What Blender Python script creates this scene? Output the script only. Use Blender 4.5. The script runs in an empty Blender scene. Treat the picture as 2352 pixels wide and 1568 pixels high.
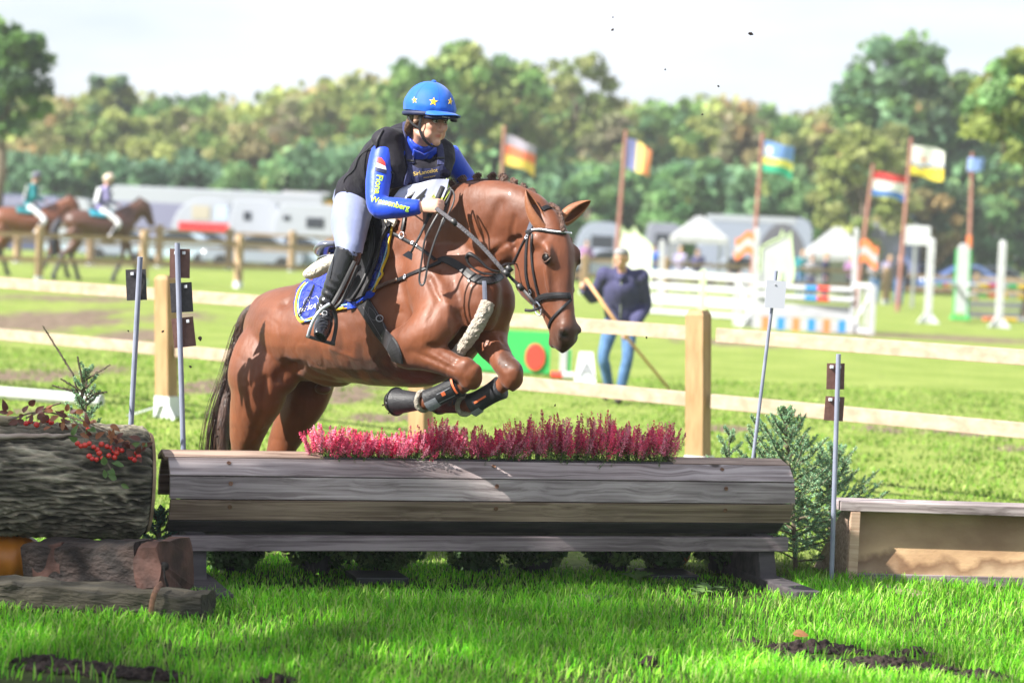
import bpy, bmesh, math, random
import numpy as np
from mathutils import Vector, Matrix, Euler, noise as mnoise
from mathutils.bvhtree import BVHTree
R = math.radians
S = bpy.context.scene
C = S.collection
rnd = random.Random(7)

# ------------------------------------------------------------------ camera
F = 5300.0                       # focal length for a frame 2352 wide
EYE = Vector((0, 0, 1.72))
cam_d = bpy.data.cameras.new('camera'); cam = bpy.data.objects.new('camera', cam_d); C.objects.link(cam)
S.camera = cam
cam_d.sensor_width = 36; cam_d.lens = F / 2352 * 36
cam_d.clip_end = 3000; cam_d.clip_start = .1
CR = (Matrix.Rotation(R(90 - 2.55), 3, 'X') @ Matrix.Rotation(R(2.6), 3, 'Z'))
cam.matrix_world = Matrix.Translation(EYE) @ CR.to_4x4()
cam_d.dof.use_dof = True; cam_d.dof.focus_distance = 11.2; cam_d.dof.aperture_fstop = 2.0

# ------------------------------------------------------------------ light
SUN = Vector((-.68, -.36, .64)).normalized()        # towards the sun
w = bpy.data.worlds.new('World'); S.world = w; w.use_nodes = True
nt = w.node_tree; nt.nodes.clear()
def N(tree, typ, **kw):
    n = tree.nodes.new(typ)
    for k, v in kw.items():
        if k.startswith('i_'): n.inputs[k[2:]].default_value = v
        else: setattr(n, k, v)
    return n
sky = N(nt, 'ShaderNodeTexSky', sky_type='NISHITA', sun_disc=False)
sky.sun_elevation = math.asin(SUN.z); sky.sun_rotation = math.atan2(SUN.x, SUN.y)
sky.air_density = 1.0; sky.dust_density = 2.0; sky.ozone_density = 1.0
tc = N(nt, 'ShaderNodeTexCoord')
mp = N(nt, 'ShaderNodeMapping'); mp.inputs['Scale'].default_value = (2.2, 2.2, 9.0)
nz = N(nt, 'ShaderNodeTexNoise'); nz.inputs['Scale'].default_value = 1.6; nz.inputs['Detail'].default_value = 7
rp = N(nt, 'ShaderNodeValToRGB'); rp.color_ramp.elements[0].position = .30; rp.color_ramp.elements[1].position = .56
mx = N(nt, 'ShaderNodeMix', data_type='RGBA'); mx.inputs['B'].default_value = (5.0, 5.35, 5.9, 1)
bg = N(nt, 'ShaderNodeBackground'); bg.inputs['Strength'].default_value = .074
ow = N(nt, 'ShaderNodeOutputWorld')
L = nt.links.new
L(tc.outputs['Generated'], mp.inputs['Vector']); L(mp.outputs[0], nz.inputs['Vector']); L(nz.outputs['Fac'], rp.inputs[0])
L(rp.outputs[0], mx.inputs['Factor']); L(sky.outputs[0], mx.inputs['A']); L(mx.outputs['Result'], bg.inputs['Color']); L(bg.outputs[0], ow.inputs[0])
sd = bpy.data.lights.new('sun', 'SUN'); sd.energy = 5.0; sd.angle = R(.53); sd.color = (1, .955, .88)
sun = bpy.data.objects.new('sun', sd); C.objects.link(sun); sun.rotation_euler = SUN.to_track_quat('Z', 'Y').to_euler()
S.view_settings.view_transform = 'Standard'; S.view_settings.look = 'None'; S.view_settings.gamma = 1
S.view_settings.exposure = 1.38
S.render.engine = 'CYCLES'
S.cycles.max_bounces = 6; S.cycles.transparent_max_bounces = 4
S.cycles.use_denoising = True

# ------------------------------------------------------------------ picture -> place
def ray(px, py): return CR @ Vector(((px - 1176) / F, (784 - py) / F, -1))
def W(px, py, Y):
    d = ray(px, py); return EYE + d * (Y / d.y)
def G(px, py, z=0.0):
    d = ray(px, py); return EYE + d * ((z - EYE.z) / d.z)
def HZ(px): return 548 + .0454 * (px - 1176)

# ------------------------------------------------------------------ materials
MATS = {}
def mk(name, c1, c2=None, scale=5, stretch=(1, 1, 1), rough=.6, bump=0, bscale=None, coord='Object', detail=4, metal=0, spec=.5, rand=0, ramp=(.35, .65),
       trans=0, attr=None, coat=0, sheen=0, alpha=1, bstretch=None, emis=None, sub=0, bdist=None):
    m = bpy.data.materials.new(name); m.use_nodes = True; t = m.node_tree; l = t.links.new
    b = t.nodes['Principled BSDF']
    b.inputs['Roughness'].default_value = rough; b.inputs['Metallic'].default_value = metal
    b.inputs['Specular IOR Level'].default_value = spec
    b.inputs['Coat Weight'].default_value = coat
    b.inputs['Sheen Weight'].default_value = sheen
    c1 = tuple(c1) + (1,); out = None
    tcn = N(t, 'ShaderNodeTexCoord'); mpn = N(t, 'ShaderNodeMapping'); mpn.inputs['Scale'].default_value = stretch
    l(tcn.outputs[coord], mpn.inputs[0])
    if c2 is not None or bump:
        nn = N(t, 'ShaderNodeTexNoise'); nn.inputs['Scale'].default_value = scale; nn.inputs['Detail'].default_value = detail
        l(mpn.outputs[0], nn.inputs['Vector'])
    if c2 is not None:
        rr = N(t, 'ShaderNodeValToRGB'); rr.color_ramp.elements[0].position = ramp[0]; rr.color_ramp.elements[1].position = ramp[1]
        rr.color_ramp.elements[0].color = c1; rr.color_ramp.elements[1].color = tuple(c2) + (1,)
        l(nn.outputs['Fac'], rr.inputs[0]); out = rr.outputs[0]
    if attr:
        at = N(t, 'ShaderNodeAttribute', attribute_name=attr)
        mm = N(t, 'ShaderNodeMix', data_type='RGBA', blend_type='MULTIPLY'); mm.inputs['Factor'].default_value = 1
        if out is not None: l(out, mm.inputs['A'])
        else: mm.inputs['A'].default_value = c1
        l(at.outputs['Color'], mm.inputs['B']); out = mm.outputs['Result']
    if rand:
        oi = N(t, 'ShaderNodeObjectInfo'); hv = N(t, 'ShaderNodeHueSaturation'); mr = N(t, 'ShaderNodeMapRange')
        mr.inputs['To Min'].default_value = 1 - rand; mr.inputs['To Max'].default_value = 1 + rand
        l(oi.outputs['Random'], mr.inputs['Value']); l(mr.outputs[0], hv.inputs['Value'])
        if out is not None: l(out, hv.inputs['Color'])
        else: hv.inputs['Color'].default_value = c1
        out = hv.outputs[0]
    if out is not None: l(out, b.inputs['Base Color'])
    else: b.inputs['Base Color'].default_value = c1
    if bump:
        bn = N(t, 'ShaderNodeTexNoise'); bn.inputs['Scale'].default_value = bscale or scale; bn.inputs['Detail'].default_value = 5
        if bstretch:
            m2 = N(t, 'ShaderNodeMapping'); m2.inputs['Scale'].default_value = bstretch; l(tcn.outputs[coord], m2.inputs[0]); l(m2.outputs[0], bn.inputs['Vector'])
        else: l(mpn.outputs[0], bn.inputs['Vector'])
        bb = N(t, 'ShaderNodeBump'); bb.inputs['Strength'].default_value = min(1, bump); bb.inputs['Distance'].default_value = (bdist or .02) * max(1, bump)
        l(bn.outputs['Fac'], bb.inputs['Height']); l(bb.outputs[0], b.inputs['Normal'])
    if sub:
        b.inputs['Subsurface Weight'].default_value = sub; b.inputs['Subsurface Radius'].default_value = (.01, .004, .002)
    if trans:                      # thin leaves let some light through
        tr = N(t, 'ShaderNodeBsdfTranslucent'); ms = N(t, 'ShaderNodeMixShader'); ms.inputs[0].default_value = trans
        if out is not None: l(out, tr.inputs['Color'])
        else: tr.inputs['Color'].default_value = c1
        l(b.outputs[0], ms.inputs[1]); l(tr.outputs[0], ms.inputs[2]); l(ms.outputs[0], t.nodes['Material Output'].inputs[0])
    MATS[name] = m
    return m
def plain(name, c, rough=.6, **k): return mk(name, c, rough=rough, **k)

# ------------------------------------------------------------------ mesh building
def link_mesh(name, me, mat=None, parent=None, smooth=False):
    o = bpy.data.objects.new(name, me); C.objects.link(o)
    if mat: me.materials.append(mat)
    if smooth and len(me.polygons): me.polygons.foreach_set('use_smooth', [True] * len(me.polygons))
    if parent:
        o.parent = parent
        o.matrix_parent_inverse = Matrix.Translation(-parent.location) if not parent.get('_local') else Matrix.Identity(4)
    return o
class MB:
    def __init__(s): s.v = []; s.f = []; s.mi = []
    def add(s, vs, fs, mi=0):
        n = len(s.v); s.v += [tuple(x) for x in vs]; s.f += [[i + n for i in f] for f in fs]; s.mi += [mi] * len(fs); return s
    def box(s, c, size, M=None, mi=0):
        c = Vector(c); hx, hy, hz = [q / 2 for q in size]
        vs = [Vector((x, y, z)) for x in (-hx, hx) for y in (-hy, hy) for z in (-hz, hz)]
        if M is not None: vs = [M @ q for q in vs]
        return s.add([c + q for q in vs], [(0, 1, 3, 2), (4, 6, 7, 5), (0, 4, 5, 1), (2, 3, 7, 6), (0, 2, 6, 4), (1, 5, 7, 3)], mi)
    def beam(s, a, b, w, h, up=(0, 0, 1), mi=0):      # w across, h along up
        a = Vector(a); b = Vector(b); t = (b - a); l = t.length; t.normalize()
        u = Vector(up); u = (u - t * u.dot(t)).normalized(); sd_ = t.cross(u)
        M = Matrix((t, sd_, u)).transposed()
        return s.box((a + b) / 2, (l, w, h), M, mi)
    def tube(s, pts, rad, seg=10, ref=(0, 0, 1), cap=True, sub=0, mi=0, mod=None):
        pts = [Vector(p[:3]) for p in pts]; rad = [(q, q) if isinstance(q, (int, float)) else tuple(q) for q in rad]
        if len(rad) == 1: rad = rad * len(pts)
        if sub:
            P2, R2 = [], []
            n = len(pts)
            for i in range(n - 1):
                p0, p1, p2, p3 = pts[max(0, i - 1)], pts[i], pts[i + 1], pts[min(n - 1, i + 2)]
                r0, r1, r2, r3 = rad[max(0, i - 1)], rad[i], rad[i + 1], rad[min(n - 1, i + 2)]
                for k in range(sub):
                    t = k / sub; a = -.5 * t + t * t - .5 * t ** 3; b = 1 - 2.5 * t * t + 1.5 * t ** 3; c = .5 * t + 2 * t * t - 1.5 * t ** 3; d = -.5 * t * t + .5 * t ** 3
                    P2.append(p0 * a + p1 * b + p2 * c + p3 * d)
                    R2.append(tuple(max(1e-4, r0[j] * a + r1[j] * b + r2[j] * c + r3[j] * d) for j in (0, 1)))
            P2.append(pts[-1]); R2.append(rad[-1]); pts, rad = P2, R2
        n = len(pts); vs = []
        ref = Vector(ref)
        for i, p in enumerate(pts):
            t = (pts[min(n - 1, i + 1)] - pts[max(0, i - 1)])
            if t.length < 1e-9: t = Vector((0, 0, 1))
            t.normalize()
            u = ref - t * ref.dot(t)
            if u.length < 1e-3: u = Vector((1, 0, 0)) - t * t.x
            u.normalize(); v = t.cross(u)
            ra, rb = rad[i]
            for k in range(seg):
                a = 2 * math.pi * k / seg; vs.append(p + u * ra * math.cos(a) + v * rb * math.sin(a))
        fs = [(i * seg + k, i * seg + (k + 1) % seg, (i + 1) * seg + (k + 1) % seg, (i + 1) * seg + k) for i in range(n - 1) for k in range(seg)]
        if cap:
            fs.append(tuple(range(seg - 1, -1, -1))); fs.append(tuple((n - 1) * seg + k for k in range(seg)))
        return s.add(vs, fs, mi)
    def ball(s, c, r, seg=12, rings=8, M=None, mi=0):
        c = Vector(c); r = (r, r, r) if isinstance(r, (int, float)) else r; vs = []; fs = []
        for i in range(1, rings):
            th = math.pi * i / rings
            for k in range(seg):
                ph = 2 * math.pi * k / seg
                q = Vector((r[0] * math.sin(th) * math.cos(ph), r[1] * math.sin(th) * math.sin(ph), r[2] * math.cos(th)))
                vs.append(c + (M @ q if M is not None else q))
        top = Vector((0, 0, r[2])); bot = -top
        vs.append(c + (M @ top if M is not None else top)); vs.append(c + (M @ bot if M is not None else bot))
        nt_, nb = len(vs) - 2, len(vs) - 1
        for i in range(rings - 2):
            for k in range(seg):
                fs.append((i * seg + k, (i + 1) * seg + k, (i + 1) * seg + (k + 1) % seg, i * seg + (k + 1) % seg))
        for k in range(seg):
            fs.append((nt_, k, (k + 1) % seg)); b0 = (rings - 2) * seg; fs.append((nb, b0 + (k + 1) % seg, b0 + k))
        return s.add(vs, fs, mi)
    def prism(s, poly, a, b, mi=0):    # poly: list of Vectors, extruded by vector a..b offsets
        a = Vector(a); b = Vector(b); n = len(poly); vs = [Vector(p) + a for p in poly] + [Vector(p) + b for p in poly]
        fs = [tuple(range(n)), tuple(range(2 * n - 1, n - 1, -1))] + [(i, i + n, (i + 1) % n + n, (i + 1) % n) for i in range(n)]
        return s.add(vs, fs, mi)
    def lathe(s, c, prof, seg=20, M=None, mi=0, squash=(1, 1)):
        c = Vector(c); vs = []; n = len(prof)
        for r_, z in prof:
            for k in range(seg):
                a = 2 * math.pi * k / seg; q = Vector((r_ * math.cos(a) * squash[0], r_ * math.sin(a) * squash[1], z)); vs.append(c + (M @ q if M is not None else q))
        fs = [(i * seg + k, i * seg + (k + 1) % seg, (i + 1) * seg + (k + 1) % seg, (i + 1) * seg + k) for i in range(n - 1) for k in range(seg)]
        return s.add(vs, fs, mi)
    def mesh(s, name):
        me = bpy.data.meshes.new(name); me.from_pydata(s.v, [], s.f); me.update()
        if any(s.mi): me.polygons.foreach_set('material_index', s.mi)
        return me
    def build(s, name, mat, parent=None, smooth=False, bevel=0, recalc=True):
        me = s.mesh(name)
        if bevel or recalc:
            bm = bmesh.new(); bm.from_mesh(me)
            if recalc: bmesh.ops.recalc_face_normals(bm, faces=bm.faces)
            if bevel: bmesh.ops.bevel(bm, geom=[e for e in bm.edges if len(e.link_faces) == 2 and e.calc_face_angle(0) > .6], offset=bevel, segments=2, profile=.6, affect='EDGES')
            bm.to_mesh(me); bm.free()
        mats = mat if isinstance(mat, (list, tuple)) else [mat]
        o = link_mesh(name, me, None, parent, smooth)
        for q in mats: me.materials.append(q)
        return o
def tag(o, label=None, cat=None, group=None, kind=None):
    if label: o['label'] = label
    if cat: o['category'] = cat
    if group: o['group'] = group
    if kind: o['kind'] = kind
    return o
def thing(name, label, cat, loc=(0, 0, 0), group=None, rotz=None):
    o = bpy.data.objects.new(name, None); C.objects.link(o); o.location = loc; o.empty_display_size = .1
    if rotz is not None: o.rotation_euler = (0, 0, rotz); o['_local'] = 1
    bpy.context.view_layer.update() if False else None
    return tag(o, label, cat, group)
def copy_tree(o, loc, label=None, rotz=None, group=None):
    c = o.copy(); C.objects.link(c); c.location = loc
    if rotz is not None: c.rotation_euler = (0, 0, rotz)
    if label: c['label'] = label
    if group: c['group'] = group
    for ch in list(o.children):
        d = ch.copy(); C.objects.link(d); d.parent = c
        for g in list(ch.children):
            e = g.copy(); C.objects.link(e); e.parent = d
    return c
def fuse(mb, name, mat, parent=None, voxel=.012, smooth=6, fac=.5, post=None, keep=None, sub=0):
    """several overlapping closed tubes -> one continuous skin"""
    me = mb.mesh(name + '_raw'); o = bpy.data.objects.new(name + '_raw', me); C.objects.link(o)
    rm = o.modifiers.new('r', 'REMESH'); rm.mode = 'VOXEL'; rm.voxel_size = voxel; rm.use_smooth_shade = True
    if smooth:
        sm = o.modifiers.new('s', 'SMOOTH'); sm.factor = fac; sm.iterations = smooth
    dg = bpy.context.evaluated_depsgraph_get(); dg.update()
    me2 = bpy.data.meshes.new_from_object(o.evaluated_get(dg)); me2.name = name
    bpy.data.objects.remove(o)
    if post: post(me2)
    me2.materials.clear()
    return link_mesh(name, me2, mat, parent, True)
def bvh_of(*objs):
    vs, fs = [], []
    for o in objs:
        n = len(vs); vs += [v.co.copy() for v in o.data.vertices]; fs += [[i + n for i in p.vertices] for p in o.data.polygons]
    return BVHTree.FromPolygons(vs, fs)
def hit(bvh, px, py, Y=None):
    d = ray(px, py).normalized(); p, n, i, t = bvh.ray_cast(EYE, d)
    if p is None:
        q = W(px, py, Y or 11.2); p, n, i, t = bvh.find_nearest(q)
    if n.dot(d) > 0: n = -n
    return p, n
def resample(pts, step):
    out = [pts[0]]
    for a, b in zip(pts[:-1], pts[1:]):
        n = max(1, int(math.dist(a, b) / step))
        for k in range(1, n + 1): out.append(tuple(a[j] + (b[j] - a[j]) * k / n for j in range(len(a))))
    return out
def curve2(pts, sub=6):
    out = []; n = len(pts)
    for i in range(n - 1):
        p = [pts[max(0, i - 1)], pts[i], pts[i + 1], pts[min(n - 1, i + 2)]]
        for k in range(sub):
            t = k / sub; a = -.5 * t + t * t - .5 * t ** 3; b = 1 - 2.5 * t * t + 1.5 * t ** 3; c = .5 * t + 2 * t * t - 1.5 * t ** 3; d = -.5 * t * t + .5 * t ** 3
            out.append(tuple(p[0][j] * a + p[1][j] * b + p[2][j] * c + p[3][j] * d for j in range(len(pts[0]))))
    out.append(tuple(pts[-1])); return out
def band(mb, P, Nn, w, th=.004, off=.003, smooth=2, mi=0, round_=False):
    """a leather band lying on points P with normals Nn"""
    P = [p.copy() for p in P]; Nn = [n.copy() for n in Nn]; n = len(P)
    for _ in range(smooth):
        P = [P[0]] + [(P[i - 1] + P[i] * 2 + P[i + 1]) / 4 for i in range(1, n - 1)] + [P[-1]]
        Nn = [Nn[0]] + [(Nn[i - 1] + Nn[i] * 2 + Nn[i + 1]) / 4 for i in range(1, n - 1)] + [Nn[-1]]
    vs = []
    ws = w if isinstance(w, (list, tuple)) else [w] * n
    for i in range(n):
        t = (P[min(n - 1, i + 1)] - P[max(0, i - 1)]).normalized(); nn = (Nn[i] - t * Nn[i].dot(t)).normalized(); s_ = t.cross(nn)
        k = i / (n - 1) * (len(ws) - 1); a = int(k); ww = ws[a] + (ws[min(len(ws) - 1, a + 1)] - ws[a]) * (k - a)
        c = P[i] + nn * off
        for (u, v) in ((-.5, 0), (-.42, 1), (0, 1.25), (.42, 1), (.5, 0), (0, -.6)): vs.append(c + s_ * ww * u + nn * th * v)
    m = 6
    fs = [(i * m + k, i * m + (k + 1) % m, (i + 1) * m + (k + 1) % m, (i + 1) * m + k) for i in range(n - 1) for k in range(m)]
    fs += [tuple(range(m)), tuple((n - 1) * m + k for k in range(m - 1, -1, -1))]
    mb.add(vs, fs, mi)
def strap(mb, bvh, pts, w, th=.004, off=.003, smooth=2, sub=5, mi=0):
    q = curve2(pts, sub) if sub else pts; P, Nn = [], []
    for a in q:
        p, n = hit(bvh, a[0], a[1], a[2] if len(a) > 2 else None); P.append(p); Nn.append(n)
    band(mb, P, Nn, w, th, off, smooth, mi); return P, Nn
def free_band(mb, pts, w, th=.003, nrm=(0, -1, 0), sub=5, mi=0):
    q = curve2(pts, sub); P = [W(*a) for a in q]; band(mb, P, [Vector(nrm)] * len(P), w, th, 0, 1, mi)
def drape(mb, bvh, poly, step=4, off=.008, th=.006, mi=0, Y=11.2, bulge=0, holes=False):
    """cloth patch whose outline is poly (picture units), lying on the body"""
    xs = [p[0] for p in poly]; ys = [p[1] for p in poly]
    def inside(x, y):
        c = False; n = len(poly)
        for i in range(n):
            x1, y1 = poly[i]; x2, y2 = poly[(i + 1) % n]
            if (y1 > y) != (y2 > y) and x < (x2 - x1) * (y - y1) / (y2 - y1) + x1: c = not c
        return c
    bm = bmesh.new(); vs = [bm.verts.new((x, y, 0)) for x, y in resample(list(poly) + [poly[0]], step * 1.5)[:-1]]
    f = bm.faces.new(vs)
    x0, x1, y0, y1 = min(xs), max(xs), min(ys), max(ys)
    x = x0 + step
    while x < x1:
        bmesh.ops.bisect_plane(bm, geom=bm.verts[:] + bm.edges[:] + bm.faces[:], plane_co=(x, 0, 0), plane_no=(1, 0, 0)); x += step
    y = y0 + step
    while y < y1:
        bmesh.ops.bisect_plane(bm, geom=bm.verts[:] + bm.edges[:] + bm.faces[:], plane_co=(0, y, 0), plane_no=(0, 1, 0)); y += step
    bm.verts.ensure_lookup_table()
    top = []; bot = []
    for v in bm.verts:
        p, n = hit(bvh, v.co.x, v.co.y, Y); top.append(p + n * (off + th)); bot.append(p + n * (off - .002))
    k = len(top); fs = []
    for fc in bm.faces:
        ids = [v.index for v in fc.verts]; fs.append(ids); fs.append([i + k for i in reversed(ids)])
    for e in bm.edges:
        if len(e.link_faces) == 1: a, b = e.verts[0].index, e.verts[1].index; fs.append([a, b, b + k, a + k])
    bm.free(); mb.add(top + bot, fs, mi)
def text_on(name, s, bvh, origin, xdir, ydir, size, mat, parent, off=.004, Y=11, bold=.02, warp=None, plane=None, extr=.001, fontshear=0):
    """lettering laid on a surface; origin/xdir/ydir in picture units, or on a plane given as (origin, x, y) vectors"""
    cu = bpy.data.curves.new(name, 'FONT'); cu.body = s; cu.size = 1; cu.offset = bold; cu.shear = fontshear; cu.resolution_u = 3
    o = bpy.data.objects.new(name, cu); C.objects.link(o)
    dg = bpy.context.evaluated_depsgraph_get(); dg.update(); me = bpy.data.meshes.new_from_object(o.evaluated_get(dg)); bpy.data.objects.remove(o)
    bm = bmesh.new(); bm.from_mesh(me); bmesh.ops.triangulate(bm, faces=bm.faces)
    if plane is None:
        x = -1
        xm = max(v.co.x for v in bm.verts)
        g = 0.0
        while g < xm:
            g += .12; bmesh.ops.bisect_plane(bm, geom=bm.verts[:] + bm.edges[:] + bm.faces[:], plane_co=(g, 0, 0), plane_no=(1, 0, 0))
    for v in bm.verts:
        x, y = v.co.x * size, v.co.y * size
        if plane is not None:
            o_, X_, Y_ = plane; v.co = o_ + X_ * x + Y_ * y
        else:
            px = origin[0] + xdir[0] * x + ydir[0] * y; py = origin[1] + xdir[1] * x + ydir[1] * y
            if warp: px, py = warp(x, y)
            p, n = hit(bvh, px, py, Y); v.co = p + n * off
    me2 = bpy.data.meshes.new(name); bm.to_mesh(me2); bm.free()
    return link_mesh(name, me2, mat, parent)

# ================================================================== materials of the place
WOODF = mk('fence_wood', (.30, .20, .11), (.40, .28, .17), scale=3, stretch=(1, 6, 6), rough=.75, bump=.3, rand=.07)
RAILW = mk('fresh_rail', (.31, .225, .16), (.42, .33, .25), scale=3, stretch=(1.2, 5, 5), rough=.7, bump=.2)
POSTR = mk('post_wood', (.27, .165, .075), (.38, .24, .12), scale=4, stretch=(5, 5, 1), rough=.75, bump=.3)
WHITE = mk('white_paint', (.50, .51, .53), (.42, .43, .46), scale=4, rough=.45)
WPLA = mk('white_plastic', (.60, .62, .66), rough=.35)
BLACKP = plain('black_plastic', (.02, .02, .022), .45)
RUBBER = plain('tyre_rubber', (.02, .02, .02), .85)
GLASSD = plain('dark_window', (.03, .035, .045), .1)
METAL = plain('grey_metal', (.42, .43, .46), .35, metal=.7)
SKIN = mk('skin', (.60, .34, .24), (.66, .40, .29), scale=12, rough=.5, sub=.08)
SKIN2 = mk('ruddy_skin', (.52, .28, .21), (.58, .34, .26), scale=10, rough=.5)
def leafmat(name, tr=.35): return mk(name, (1, 1, 1), rough=.65, attr='Col', trans=tr, spec=.25)
LEAF = leafmat('leaves'); NEEDLE = leafmat('needles', .15); GRASS = leafmat('grass_blades', .45)
BARK = mk('bark', (.10, .075, .05), (.17, .14, .10), scale=6, stretch=(3, 3, 1), rough=.9, bump=.8)

# ------------------------------------------------------------------ ground
def sm(x): x = max(0, min(1, x)); return x * x * (3 - 2 * x)
def H(x, y): return .17 * sm((-x - 2) / 6) * sm((y - 30) / 24)
MUD = []
for px_, py_, rx_, ry_ in ((120, 742, 150, 26), (310, 775, 90, 18), (60, 862, 120, 18), (470, 890, 80, 18), (240, 850, 70, 12), (790, 905, 80, 26), (600, 860, 80, 25), (2210, 992, 150, 9), (2010, 985, 70, 7), (60, 945, 60, 10), (1750, 925, 60, 7), (880, 960, 90, 10), (1680, 985, 60, 9), (2330, 1030, 60, 8), (150, 700, 160, 9), (420, 735, 90, 8), (1000, 985, 60, 8), (480, 615, 200, 5), (160, 620, 200, 5), (2150, 775, 330, 7), (1700, 790, 120, 6)):
    a_ = G(px_, py_); b1_ = G(px_, py_ - ry_); b2_ = G(px_, py_ + ry_); MUD.append((a_.x, a_.y, rx_ / F * a_.y, (b1_.y - b2_.y) / 2, 1 if py_ > 690 else .62))
def mud(x, y):
    v = 0
    for cx, cy, rx, ry, am in MUD:
        if abs(y - cy) < ry * 2.2 and abs(x - cx) < rx * 2.2: v = max(v, am * math.exp(-(((x - cx) / rx) ** 2 + ((y - cy) / ry) ** 2)))
    return v + (.45 * mnoise.noise(Vector((x * 1.7, y * 1.2, 4))) + .35 * mnoise.noise(Vector((x * 4.5, y * 3, 9)))) * (1 if v > .02 else .5) * .8
def ground():
    xs = sorted(set([-700, -300, -150, -80] + list(range(-50, -8, 2)) + [-8 + .2 * k for k in range(81)] + list(range(10, 51, 2)) + [80, 150, 300, 700])); ys = sorted(set([-40, -10, 0, 4, 6, 8, 10] + [11 + .25 * k for k in range(100)] + list(range(36, 80, 2)) + [90, 110, 150, 250, 500, 1500]))
    mb = MB(); mb.add([(x, y, H(x, y)) for y in ys for x in xs], [(j * len(xs) + i, j * len(xs) + i + 1, (j + 1) * len(xs) + i + 1, (j + 1) * len(xs) + i) for j in range(len(ys) - 1) for i in range(len(xs) - 1)])
    m = bpy.data.materials.new('turf'); m.use_nodes = True; t = m.node_tree; l = t.links.new; b = t.nodes['Principled BSDF']; b.inputs['Roughness'].default_value = .9; b.inputs['Specular IOR Level'].default_value = .15
    tcn = N(t, 'ShaderNodeTexCoord')
    def noi(s, d=4, st=None):
        n = N(t, 'ShaderNodeTexNoise'); n.inputs['Scale'].default_value = s; n.inputs['Detail'].default_value = d
        if st:
            mp_ = N(t, 'ShaderNodeMapping'); mp_.inputs['Scale'].default_value = st; l(tcn.outputs['Object'], mp_.inputs[0]); l(mp_.outputs[0], n.inputs['Vector'])
        else: l(tcn.outputs['Object'], n.inputs['Vector'])
        return n
    def ramp(a, b_, c1, c2, src):
        r = N(t, 'ShaderNodeValToRGB'); r.color_ramp.elements[0].position = a; r.color_ramp.elements[1].position = b_
        r.color_ramp.elements[0].color = tuple(c1) + (1,); r.color_ramp.elements[1].color = tuple(c2) + (1,); l(src, r.inputs[0]); return r
    g1 = ramp(.3, .7, (.165, .235, .042), (.27, .325, .09), noi(.9, 6).outputs['Fac'])
    g2 = ramp(.35, .7, (.75, .8, .6), (1.15, 1.1, 1.1), noi(14, 5).outputs['Fac'])
    mu = N(t, 'ShaderNodeMix', data_type='RGBA', blend_type='MULTIPLY'); mu.inputs['Factor'].default_value = 1; l(g1.outputs[0], mu.inputs['A']); l(g2.outputs[0], mu.inputs['B'])
    # trodden earth: patches, and more of them to the left
    sx = N(t, 'ShaderNodeSeparateXYZ'); l(tcn.outputs['Object'], sx.inputs[0])
    mr = N(t, 'ShaderNodeMapRange'); mr.inputs['From Min'].default_value = 3; mr.inputs['From Max'].default_value = -4; mr.inputs['To Min'].default_value = -.035; mr.inputs['To Max'].default_value = .055; l(sx.outputs['X'], mr.inputs['Value'])
    atm = N(t, 'ShaderNodeAttribute', attribute_name='mud'); n3 = noi(5, 6, (1, .5, 1)); sc3 = N(t, 'ShaderNodeMath', operation='MULTIPLY_ADD'); l(n3.outputs['Fac'], sc3.inputs[0]); sc3.inputs[1].default_value = 1.5; sc3.inputs[2].default_value = -.75
    ad = N(t, 'ShaderNodeMath', operation='ADD'); l(sc3.outputs[0], ad.inputs[0]); l(atm.outputs['Fac'], ad.inputs[1])
    dm = ramp(.25, .60, (0, 0, 0), (1, 1, 1), ad.outputs[0])
    dirt = ramp(.3, .7, (.10, .07, .05), (.24, .18, .13), noi(6, 6).outputs['Fac'])
    m2 = N(t, 'ShaderNodeMix', data_type='RGBA'); l(dm.outputs[0], m2.inputs['Factor']); l(mu.outputs['Result'], m2.inputs['A']); l(dirt.outputs[0], m2.inputs['B'])
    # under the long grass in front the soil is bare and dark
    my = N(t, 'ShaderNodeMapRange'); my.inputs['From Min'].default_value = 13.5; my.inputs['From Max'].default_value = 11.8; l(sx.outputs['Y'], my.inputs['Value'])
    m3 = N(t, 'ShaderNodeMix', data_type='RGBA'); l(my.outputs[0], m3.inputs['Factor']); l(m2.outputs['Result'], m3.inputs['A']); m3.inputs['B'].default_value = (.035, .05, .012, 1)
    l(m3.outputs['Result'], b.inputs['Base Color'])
    bn = N(t, 'ShaderNodeBump'); bn.inputs['Strength'].default_value = .8; bn.inputs['Distance'].default_value = .05; l(noi(25, 5).outputs['Fac'], bn.inputs['Height']); l(bn.outputs[0], b.inputs['Normal'])
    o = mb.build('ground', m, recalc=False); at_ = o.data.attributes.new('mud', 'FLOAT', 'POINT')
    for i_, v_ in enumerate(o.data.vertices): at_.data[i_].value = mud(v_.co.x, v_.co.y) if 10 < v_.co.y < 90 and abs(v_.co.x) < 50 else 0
    tag(o, kind='structure')
ground()

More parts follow.
